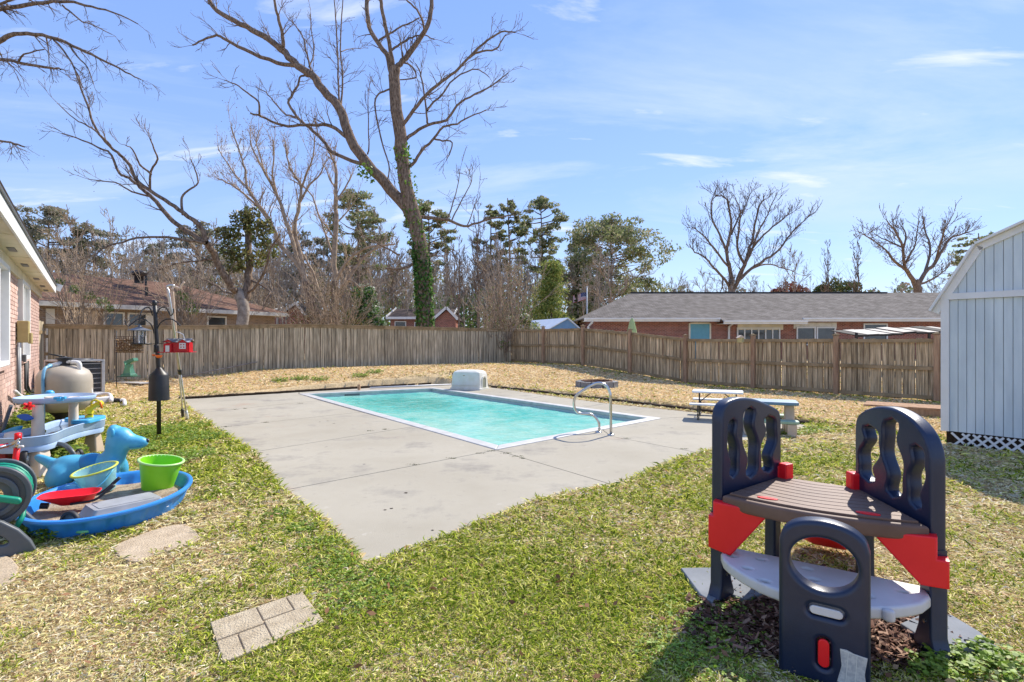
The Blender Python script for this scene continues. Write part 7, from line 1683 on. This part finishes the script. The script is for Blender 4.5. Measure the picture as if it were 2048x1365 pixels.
# pines: trunk, limbs, needle crown
def pine(label, u, vtop, Y, w, crown_from=0.45, n=2600, dens=1.0, cols=None, seed=0, shape='round', group=None, size=None, name='pine_tree'):
    g = random.Random(seed+int(u)); ng = np.random.default_rng(seed+int(u)); ztop = EYE+(H-vtop)/F*Y; h = ztop-0.35; W = w/F*Y/2
    t = thing(name, label, 'tree', ((u-1024)/F*Y, Y, 0.35), 0, group); x0 = (u-1024)/F*Y
    tb = TB(); k = 8; lx = g.uniform(-.03,.03)*h
    pts = [(x0+lx*(i/k)**2*1.0+g.uniform(-.05,.05), Y+g.uniform(-.1,.1), 0.35+h*0.97*i/k) for i in range(k+1)]; tb.tube(pts, [max(.05, h*0.013*(1-.85*i/k)) for i in range(k+1)], 7)
    cs = []; rs = []
    nb = int(36*dens)
    for i in range(nb):
        tt = crown_from+(0.97-crown_from)*(i+g.random())/nb; a = min(k-1, int(tt*k)); f = tt*k-a; p = [pts[a][j]+(pts[a+1][j]-pts[a][j])*f for j in range(3)]
        s = (tt-crown_from)/(1-crown_from)
        if shape == 'round': rad = W*math.sqrt(max(0.03, 1-(2*s-0.75)**2*0.75))*g.uniform(0.45,1.0)
        elif shape == 'cone': rad = W*(1.02-s)*g.uniform(0.6,1.0)
        else: rad = W*g.uniform(0.3,1)*(1-0.5*s)
        an = g.uniform(0, 6.28); q = (p[0]+math.cos(an)*rad, p[1]+math.sin(an)*rad, p[2]+rad*g.uniform(0.05,0.5))
        if shape != 'cone': mid = ((p[0]+q[0])/2, (p[1]+q[1])/2, (p[2]+q[2])/2-rad*.05); tb.tube([tuple(p), mid, q], [h*.004, h*.003, .015], 4)
        for _ in range(2 if shape != 'cone' else 4):
            cs.append((q[0]+g.gauss(0,W*.12), q[1]+g.gauss(0,W*.12), q[2]+g.gauss(0,W*.08))); rs.append([W*g.uniform(.14,.34), W*g.uniform(.14,.34), W*g.uniform(.06,.15)])
        if shape == 'cone': 
            for ff_ in (0.3,0.65): cs.append((p[0]+(q[0]-p[0])*ff_, p[1]+(q[1]-p[1])*ff_, p[2]+(q[2]-p[2])*ff_)); rs.append([W*.3, W*.3, W*.2])
    tb.obj('trunk', M_bark, t)
    n = int(n*1.7); pos = clump_pts(ng, cs, rs, n); cols = cols or [(0.20,0.24,0.10),(0.28,0.30,0.13),(0.34,0.33,0.18),(0.40,0.35,0.24),(0.14,0.17,0.07)]
    o = leaf_mesh('crown', pos, size or (0.0045*Y), cols, M_needle, t, aspect=0.35, seed=seed, tri=True); return t
greyp = [(0.22,0.22,0.14),(0.30,0.27,0.19),(0.36,0.31,0.24),(0.15,0.17,0.09)]
pine('tall airy pine right of the fence corner, the highest of the centre pines', 1087, 383, 62, 96, 0.45, 2400, 1.0)
pine('tall slim pine immediately left of the highest centre pine', 1022, 388, 64, 62, 0.5, 1500, 0.8)
pine('slim pine with sparse top left of the two tall centre pines', 982, 403, 66, 62, 0.5, 1400, 0.8)
pine('bushy pine crown showing behind the big forked trunk', 858, 392, 60, 90, 0.5, 2600, 1.0)
pine('broad round-topped pine left of the grey roof', 1222, 425, 60, 190, 0.15, 9000, 2.2)
pine('dark pine behind the cedar and left of the round-topped pine', 1165, 470, 66, 110, 0.12, 4200, 1.4)
pine('wide-crowned pine directly above the dark upright tree', 718, 376, 50, 120, 0.5, 3400, 1.1)
pine('left-most rounded pine over the brown roof', 95, 404, 60, 130, 0.4, 3600, 1.3, greyp)
pine('second rounded pine over the brown roof', 190, 447, 62, 110, 0.4, 2800, 1.1, greyp)
pine('low pine at the white eave corner of the pink brick house', 38, 432, 60, 90, 0.3, 2400, 1.1, greyp)
pine('dark pine behind the leaning tree limb', 395, 437, 58, 110, 0.35, 2600, 1.1, greyp)
pine('far pine right of the black roof vent', 320, 480, 66, 80, 0.3, 1700, 1.0, greyp)
pine('small far pine whose dark limbs show beside the shed roof', 1960, 460, 60, 90, 0.5, 1500, 0.8)
pine('narrow pine between the wide-crowned pine and the forked trunk', 600, 452, 64, 70, 0.4, 1500, 0.9, greyp)
pine('hazy pine left of the wide-crowned pine', 660, 470, 66, 90, 0.3, 1800, 1.0, greyp)
pine('conical yellow-green cedar standing left of the flagpole', 1103, 517, 38, 120, 0.03, 9000, 2.4, [(0.20,0.27,0.06),(0.32,0.35,0.09),(0.42,0.38,0.12),(0.12,0.18,0.05)], 3, 'cone', size=0.11, name='cedar_tree')
pine('slender dark column cypress beside the flagpole', 1156, 518, 38, 17, 0.02, 2600, 1.8, [(0.02,0.045,0.015),(0.04,0.07,0.02),(0.09,0.09,0.03)], 4, 'col', size=0.08, name='cypress_tree')
# low green / brown understory
def bush(name, label, spots, n, size, cols, seed, mt=M_leaf, twigs=0, cat='shrub', kind=None, parentless=False):
    g = np.random.default_rng(seed); cs, rs = [], []
    for u, v, Y, r in spots: p = P(u, v, Y); cs.append(tuple(p)); rs.append([r/F*Y, r/F*Y, r/F*Y*0.85])
    c0 = np.mean(cs, 0); t = thing(name, label, cat, (float(c0[0]), float(c0[1]), 0.35))
    leaf_mesh('foliage', clump_pts(g, cs, rs, n), size, cols, mt, t, seed=seed)
    tb = TB(); q = random.Random(seed)
    for i in range(max(6, twigs)):
        c = cs[q.randrange(len(cs))]; grow(tb, (float(c0[0])+q.gauss(0,.2), float(c0[1])+q.gauss(0,.2), 0.35), norm((c[0]-c0[0]+q.gauss(0,.3), c[1]-c0[1]+q.gauss(0,.3), c[2]-0.35+.5)), (Vector(c)-Vector((float(c0[0]),float(c0[1]),.35))).length*1.25, 0.03, 2, q, 0.2, 0.4, 3, 0.5, 0.008)
    tb.obj('stems', M_barkred if twigs else M_bark, t); return t
bush('magnolia_bush', 'glossy dark green magnolia bush above the rear fence left of the brick house', [(728,590,33,26),(735,620,33,30),(715,640,33,26),(745,645,33,24),(755,660,33,22),(700,660,33,24)], 4200, 0.11, [(0.03,0.09,0.015),(0.06,0.15,0.03),(0.12,0.22,0.05),(0.35,0.38,0.30)], 51)
bush('bare_thicket', 'brownish bare thicket arching over the rear fence below the fan-shaped tree', [(650,620,27,40),(690,600,27,40),(620,650,27,34),(670,650,27,40),(710,650,27,30),(600,630,27,26),(650,580,27,30)], 1500, 0.05, [(0.20,0.15,0.07),(0.26,0.18,0.10),(0.14,0.16,0.05)], 52, M_bud, 60)
bush('variegated_shrub', 'yellow-green and white flowering shrub over the fence left of the blue shed', [(1010,660,26.5,24),(1040,655,26.5,24),(1065,658,26.5,18),(1022,645,26.5,14),(985,672,26.5,14),(1050,640,26.5,14)], 3600, 0.06, [(0.16,0.24,0.04),(0.30,0.36,0.08),(0.55,0.56,0.45),(0.08,0.14,0.03),(0.62,0.60,0.52)], 53)
bush('evergreen_shrub', 'loose yellow-green branch of leaves over the brown eave at left', [(120,565,20.5,9),(150,580,20.5,11),(178,592,20.5,11),(205,605,20.5,13),(218,618,20.5,9)], 520, 0.055, [(0.14,0.24,0.04),(0.24,0.33,0.08),(0.5,0.5,0.35)], 54, M_leaf, 26)
bush('hazel_shrub', 'twiggy shrub with few fresh leaves in front of the brown house right of the poles', [(375,600,21,14),(360,590,21,12),(385,620,21,14)], 260, 0.05, [(0.14,0.24,0.04),(0.24,0.33,0.08)], 55, M_leaf, 24)
bush('bare_shrub', 'tangled bare shrub drooping over the fence corner', [(1000,600,25.3,34),(985,640,25.3,30),(1010,660,25.2,26),(1005,690,24.6,14),(1030,570,25.3,22)], 900, 0.045, [(0.28,0.18,0.12),(0.20,0.13,0.09),(0.18,0.26,0.06)], 56, M_bud, 50)
bush('red_leaved_tree', 'dusty red far treetop showing over the grey roof', [(1578,585,70,26),(1600,588,70,20),(1555,590,70,16)], 1500, 0.22, [(0.25,0.09,0.07),(0.32,0.13,0.10),(0.16,0.08,0.05)], 57, M_bud, 0, 'tree')
bush('evergreen_tree', 'round green far treetop over the grey roof under the slim bare saplings', [(1670,578,72,26),(1700,580,72,22),(1645,585,72,18)], 1700, 0.22, [(0.06,0.09,0.03),(0.10,0.13,0.05),(0.16,0.15,0.07)], 58, M_needle, 0, 'tree')
# undergrowth masses
def mass(name, label, u0, u1, v0, v1, Ya, Yb, n, size, cols, seed, cat='undergrowth'):
    g = np.random.default_rng(seed); u = g.uniform(u0, u1, n); hh = np.array([mnoise.noise(Vector((x*0.018, seed, 0))) for x in u]); Y = g.uniform(Ya, Yb, n)
    v = v1-(v1-v0)*(g.uniform(0,1,n)**1.25)*(0.75+0.5*hh); pos = np.stack([(u-1024)/F*Y, Y, EYE+(H-v)/F*Y], 1); pos[:,2] = np.maximum(pos[:,2], 0.35)
    o = leaf_mesh(name, pos, size, cols, M_needle, None, seed=seed, tri=False); return tag(o, label, cat, kind='stuff')
mass('undergrowth', 'olive and brown undergrowth beneath the far wood behind the houses', -80, 1200, 505, 690, 62, 84, 42000, 0.24, [(0.24,0.26,0.11),(0.32,0.29,0.18),(0.38,0.31,0.23),(0.18,0.21,0.09),(0.44,0.37,0.29)], 61)
mass('undergrowth', 'green understory growth in the gap above the red brick house', 740, 1060, 560, 680, 55, 62, 7000, 0.17, [(0.22,0.34,0.08),(0.32,0.42,0.12),(0.18,0.24,0.08)], 62)
mass('treeline', 'low far evergreen treeline just above the grey roof', 1230, 2150, 560, 690, 90, 115, 22000, 0.42, [(0.11,0.14,0.07),(0.15,0.17,0.09),(0.19,0.17,0.12),(0.25,0.19,0.15)], 63, 'treeline')

# ------------------------------------------------------------------ grass, weeds, mulch (uncountable stuff)
gridx = np.arange(-16, 14, 0.15); gridy = np.arange(1.2, 27, 0.15)
def ngrid(s, seed, oct=3):
    out = np.zeros((len(gridy), len(gridx)))
    for j, y in enumerate(gridy):
        for i, x in enumerate(gridx): out[j, i] = mnoise.fractal(Vector((x*s, y*s, seed)), 0.6, 2.1, oct)
    return out
n_a = ngrid(0.45, 3.0); n_b = ngrid(1.5, 9.0); n_c = ngrid(4.0, 14.0, 2)
def look(gr, X, Y):
    i = np.clip(((X-gridx[0])/0.15).astype(int), 0, len(gridx)-1); j = np.clip(((Y-gridy[0])/0.15).astype(int), 0, len(gridy)-1); return gr[j, i]
stones = [[G(*p) for p in s1_], [G(*p) for p in [(-60,1108),(0,1106),(24,1116),(38,1133),(30,1160),(0,1172),(-60,1190)]], [G(*p) for p in pc]]
MU = (1.72, 2.95)
def mulch_w(X, Y): 
    w1 = 1-np_ss(0.75, 1.0, np.sqrt(((X-1.62)/0.78)**2+((Y-2.85)/0.62)**2)+look(n_b, X, Y)*0.35)
    return w1
def allowed(X, Y):
    ok = ~np_inside(scale_poly(slab, 0.997), X, Y)
    for s in stones: ok &= ~np_inside(scale_poly(s, 0.97), X, Y)
    w = (X-HC.x)*HN.x+(Y-HC.y)*HN.y; ok &= ~((w < 0.02) & (Y < 15))
    lx = (X-SC.x)*math.cos(-rzs)-(Y-SC.y)*math.sin(-rzs); ly = (X-SC.x)*math.sin(-rzs)+(Y-SC.y)*math.cos(-rzs); ok &= ~((lx > 0.0) & (lx < 2.6) & (ly > 0.03) & (ly < 3.2))
    dx_, dy_ = X+3.42, Y-4.58; ca, sa = math.cos(ka), math.sin(ka); a = (dx_*ca+dy_*sa)/0.70; b = (-dx_*sa+dy_*ca)/0.50; ok &= (a*a+b*b) > 1
    dA = ((E1-E0).x*(Y-E0.y)-(E1-E0).y*(X-E0.x))/(E1-E0).length; dB = ((E2-E1).x*(Y-E1.y)-(E2-E1).y*(X-E1.x))/(E2-E1).length; d = np.maximum(dA, dB)
    ok &= ~((d > 0) & (d < 0.15) & (X > -8.3) & (X < 5.1))
    ok &= ((X-fp.location.x)**2+(Y-fp.location.y)**2) > 0.68**2
    # stay on the yard side of the fences
    fr = (KL-KC); ok &= ((fr.x*(Y-KC.y)-fr.y*(X-KC.x))/fr.length) > 0.0
    return ok
greenness_spots = [(640,1110,0.9,0.7),(700,1170,0.8,0.6),(1000,1200,0.7,0.6),(900,1300,0.7,0.6),(330,880,1.2,1.0),(420,960,0.8,0.7),(1450,1200,0.5,0.8),(1250,1300,0.8,0.5),(560,820,0.5,0.5),(1000,1100,0.8,0.5),(560,1350,.5,.6),(60,840,1.5,1.0)]
def green_frac(X, Y):
    g = 0.31+0.38*look(n_a, X, Y)+0.45*look(n_b, X, Y)+0.45*look(n_c, X, Y)
    dist = np_ss(8.5, 11.5, Y)
    dA = ((E1-E0).x*(Y-E0.y)-(E1-E0).y*(X-E0.x))/(E1-E0).length; dB = ((E2-E1).x*(Y-E1.y)-(E2-E1).y*(X-E1.x))/(E2-E1).length; rear = np_ss(0.1, 0.5, np.maximum(dA, dB))
    g = g*(1-0.45*dist*(1-rear))
    for u, v, r, s in greenness_spots:
        c = G(u, v); g = g+s*0.5*np.exp(-((X-c[0])**2+(Y-c[1])**2)/(r*r))
    c = G(120, 1200); g = g-0.45*np.exp(-((X-c[0])**2+(Y-c[1])**2)/0.8)
    g = g-0.12*np_ss(1.5,4,X)*np_ss(3,6,Y)
    g = g*(1-rear)+rear*(0.03+0.10*np.maximum(0, look(n_b, X, Y)))
    # green along the foot of the right fence
    dd = KR-KC; ft = (dd.x*(Y-KC.y)-dd.y*(X-KC.x))/dd.length; g = g+0.45*np.exp(-(ft/0.6)**2)*(look(n_b, X, Y) > -0.1)
    return np.clip(g, 0.0, 0.98), rear
NB = 640000
r = nrng.random(NB); Yv = 1.9*(26/1.9)**r                        # density ~ 1/Y^2
Xv = (nrng.random(NB)*2-1)*(1.04*Yv+0.7)
ok = (Xv > -15.5) & (Xv < 13.5); Xv, Yv = Xv[ok], Yv[ok]
ok = allowed(Xv, Yv); mw = mulch_w(Xv, Yv); ok &= nrng.random(len(Xv)) > mw*0.93; Xv, Yv = Xv[ok], Yv[ok]; n = len(Xv)
gf_, rear_ = green_frac(Xv, Yv); isg = nrng.random(n) < gf_; zt = terrain(Xv, Yv)
wd = np.maximum(0.0042, (0.00175-0.0006*np_ss(9,13,Yv))*Yv)*nrng.uniform(0.7,1.3,n); ln = wd*nrng.uniform(5,10,n); ln = np.minimum(ln, 0.12)
green_tuft = isg
lean_ = np.where(isg, nrng.uniform(0.10,0.60,n), nrng.uniform(0.02,0.35,n))      # vertical share
an = nrng.uniform(0, 2*np.pi, n); dx_ = np.cos(an); dy_ = np.sin(an); hz_ = ln*lean_; hr_ = ln*np.sqrt(1-lean_**2)
sxv, syv = -dy_*wd*0.5, dx_*wd*0.5
curl = nrng.normal(0, 0.35, n); mx_ = dx_*hr_*0.55; my_ = dy_*hr_*0.55
bz = zt+nrng.uniform(0.0,0.012,n)
base = np.stack([Xv, Yv, bz], 1); side = np.stack([sxv, syv, nrng.normal(0,1,n)*wd*0.25], 1)
mid = base+np.stack([mx_, my_, hz_*0.75], 1); tip = base+np.stack([dx_*hr_+(-dy_)*hr_*curl, dy_*hr_+dx_*hr_*curl, np.maximum(0.0, hz_*np.where(isg,1.0,0.6))], 1)
V = np.stack([base-side*0.8, base+side*0.8, mid+side, mid-side, tip], 1).reshape(-1, 3)
i0 = np.arange(n)*5
greens = np.array([(0.23,0.31,0.02),(0.42,0.48,0.05),(0.60,0.60,0.10),(0.68,0.64,0.20),(0.12,0.19,0.015)]); straw = np.array([(0.82,0.67,0.40),(0.70,0.53,0.27),(0.90,0.80,0.56),(0.46,0.31,0.15),(0.78,0.70,0.33),(0.64,0.59,0.23)]); rearc = np.array([(0.80,0.60,0.33),(0.70,0.50,0.25),(0.88,0.70,0.42),(0.60,0.41,0.20),(0.92,0.78,0.50)])
cg_ = greens[nrng.integers(0,5,n)]; cs_ = straw[nrng.integers(0,6,n)]; cr_ = rearc[nrng.integers(0,5,n)]
cs_ = cs_*(1-rear_[:,None])+cr_*rear_[:,None]
col = np.where(isg[:,None], cg_, cs_)*(1+(nrng.uniform(0.6,1.25,(n,1))-1)*(1-0.55*rear_[:,None])); cc = np.concatenate([np.repeat(col, 5, 0), np.ones((n*5,1))], 1)
M_blade = tint_mat('grass_blades', 0.8, 0.04, 0.3)
Tr = np.concatenate([np.stack([i0,i0+1,i0+2],1), np.stack([i0,i0+2,i0+3],1), np.stack([i0+3,i0+2,i0+4],1)])
o = np_mesh('grass', V, Tr, M_blade, None, cc); tag(o, 'short tangled straw and green grass blades covering the yard', 'grass', kind='stuff')

# clover and broad-leaved weeds
def weeds(name, label, spots, n, size, seed, h=0.05, cols=((0.19,0.31,0.03),(0.27,0.40,0.05),(0.36,0.46,0.08),(0.11,0.18,0.02))):
    g = np.random.default_rng(seed); pos = []
    for _ in range(n):
        u, v, r = spots[g.integers(0, len(spots))]; c = G(u, v); a = g.uniform(0,6.28); rr = r*g.uniform(0,1)**0.6; x, y = c[0]+rr*math.cos(a), c[1]+rr*math.sin(a); pos.append((x, y))
    pos = np.array(pos); ok = allowed(pos[:,0], pos[:,1]); pos = pos[ok]; z = terrain(pos[:,0], pos[:,1])+g.uniform(0.01, h, len(pos))
    # trefoil: three small leaves round each point
    P3 = []; 
    for k in range(3):
        a = g.uniform(0,6.28,len(pos))*0+k*2.1+z*50; P3.append(np.stack([pos[:,0]+np.cos(a)*size*0.9, pos[:,1]+np.sin(a)*size*0.9, z], 1))
    o = leaf_mesh(name, np.concatenate(P3), size, list(cols), M_leaf, None, flat=0.8, aspect=0.9, seed=seed); return tag(o, label, 'weeds', kind='stuff')
weeds('clover', 'bright green clover patch around the foot of the black feeder pole', [(318,875,0.55),(350,860,0.5),(300,900,0.45),(400,880,0.4),(360,920,0.4),(290,870,.4)], 2600, 0.014, 71, 0.09)
weeds('clover', 'clover and green weeds along the near left edge of the deck', [(640,1090,0.16),(680,1120,0.16),(715,1160,0.2),(660,1150,0.25),(600,1060,.12),(560,1030,.12),(760,1190,0.2),(700,1210,.2)], 1100, 0.0085, 72, 0.03)
weeds('clover', 'broad-leaved weeds at the near rim of the paddling pool', [(60,1075,0.1),(110,1055,0.1),(150,1048,0.08),(200,1050,0.1),(260,1035,0.1),(300,1025,0.1),(90,1085,.08),(340,1000,.1)], 420, 0.017, 73, 0.10)
weeds('clover', 'weeds by the right foot of the toddler climber', [(1900,1330,0.12),(1960,1340,0.15),(2030,1350,0.15),(1860,1350,0.1),(1990,1320,.1)], 420, 0.012, 74, 0.06)
weeds('clover', 'shaded clover left of the toddler climber', [(1400,1230,0.2),(1450,1270,0.2),(1350,1300,0.2),(1480,1220,0.15),(1420,1330,0.2)], 900, 0.008, 75, 0.035)
weeds('ground_ivy', 'leafy green ground cover at the foot of the pink brick wall', [(40,850,0.7),(80,850,0.6),(10,870,0.6),(110,880,.5),(60,930,0.4),(110,935,.3),(20,830,.7)], 3600, 0.024, 76, 0.22, ((0.16,0.26,0.03),(0.26,0.36,0.05),(0.40,0.44,0.10),(0.08,0.13,0.02)))
weeds('edge_weeds', 'green weeds growing on the soil edging behind the deck', [(560,778,0.25),(600,776,0.3),(640,776,0.3),(720,772,0.3),(750,768,.3)], 700, 0.02, 77, 0.10)
weeds('edge_weeds', 'green weeds at the deck corner beside the tan kids table', [(1600,868,0.25),(1630,862,0.25),(1580,872,.15)], 350, 0.014, 78, 0.06)
# moss tufts in the deck joints
g = np.random.default_rng(5); pos = []
for (u, v, s, k) in ((1820,408,.02,0),):
    pass
tufts = [(985,903,.05),(960,908,.04),(905,918,.03),(828,931,.04),(1013,908,.035),(1034,914,.045),(1045,918,.02),(450,855,.04),(530,846,.03),(1253,878,.03),(1368,899,.03),(470,820,.03),(490,818,.02),(600,808,.03),(740,863,.03),(770,860,.03),(1470,830,.03)]
for u, v, s in tufts:
    c = G(u, v); k = 60; pos.append(np.stack([c[0]+g.normal(0,s,k), c[1]+g.normal(0,s*0.35,k), g.uniform(-0.005,0.012,k)],1))
o = leaf_mesh('joint_moss', np.concatenate(pos), 0.007, [(0.06,0.09,0.02),(0.10,0.12,0.03),(0.05,0.045,0.02)], M_leaf, None, flat=0.5, seed=6); tag(o, 'tufts of moss growing in the deck joints', 'moss', kind='stuff')
# bark mulch under the climber
g = np.random.default_rng(9); n = 16000; X = g.normal(1.62, 0.55, n); Y = g.normal(2.85, 0.45, n); w = mulch_w(X, Y); ok = g.random(n) < w; X, Y = X[ok], Y[ok]; n = len(X)
L = g.uniform(0.010,0.028,n); W = L*g.uniform(0.25,0.5,n); a = g.uniform(0,6.28,n); til = g.normal(0,0.35,n); z = terrain(X, Y)+g.uniform(0.006,0.035,n)
ux = np.stack([np.cos(a), np.sin(a), til],1); vx = np.stack([-np.sin(a), np.cos(a), g.normal(0,.4,n)],1); c = np.stack([X,Y,z],1)
V = np.stack([c-ux*L[:,None]-vx*W[:,None]*.6, c+ux*L[:,None]*.9-vx*W[:,None], c+ux*L[:,None]+vx*W[:,None]*.6, c-ux*L[:,None]*.9+vx*W[:,None], c+np.array([0,0,-0.004])+0*ux],1).reshape(-1,3); i0 = np.arange(n)*5
Tr = np.concatenate([np.stack([i0,i0+1,i0+2],1),np.stack([i0,i0+2,i0+3],1),np.stack([i0,i0+4,i0+1],1),np.stack([i0+2,i0+4,i0+3],1)])
cols = np.array([(0.10,0.045,0.028),(0.16,0.075,0.05),(0.24,0.13,0.09),(0.36,0.23,0.16),(0.07,0.035,0.025)])[g.integers(0,5,n)]*g.uniform(.8,1.2,(n,1))
o = np_mesh('bark_mulch', V, Tr, tint_mat('mulch_chips',0.85,0.2), None, np.concatenate([np.repeat(cols,5,0),np.ones((n*5,1))],1)); tag(o, 'brown bark mulch chips spread under the toddler climber', 'mulch', kind='stuff')
mm = []; k = 40
for i in range(k):
    a = 2*math.pi*i/k; rr = 0.86+0.08*math.sin(3*a); mm.append((1.62+0.78*rr*math.cos(a), 2.85+0.62*rr*math.sin(a)))
mb = MB(); mb.add([(x, y, 0.006) for x, y in mm]+[(1.62,2.85,0.012)], [(i,(i+1)%k,k) for i in range(k)]); o = mb.build('mulch_bed', M_soil); tag(o, 'dark soil bed beneath the bark mulch', kind='structure')
# dry leaves and twigs lying about
g = np.random.default_rng(12); n = 700; Y = 2.2*(22/2.2)**g.random(n); X = (g.random(n)*2-1)*0.95*Y; ok = allowed(X,Y) & (X>-12) & (X<10); X,Y = X[ok],Y[ok]
o = leaf_mesh('dry_leaves', np.stack([X,Y,terrain(X,Y)+0.03],1), 0.022, [(0.30,0.16,0.08),(0.42,0.28,0.16),(0.22,0.11,0.06)], M_bud, None, flat=0.7, aspect=0.5, seed=3); tag(o, 'dry brown leaves scattered over the lawn', 'leaves', kind='stuff')
# small dark stains and twigs on the deck
mb = MB(); q = random.Random(3)
for u, v in ((783,1018),(770,1021),(655,843),(640,845),(668,848),(865,1062),(812,987)):
    c = G(u, v); n = 7; rr = q.uniform(.008,.018); vv = [(c[0]+rr*(1+q.uniform(-.4,.4))*math.cos(6.28*i/n)*1.4, c[1]+rr*(1+q.uniform(-.4,.4))*math.sin(6.28*i/n), 0.003) for i in range(n)]
    mb.add(vv, [tuple(range(n))])
o = mb.build('tar_spots', M_soil, deck); o['kind'] = 'stuff'
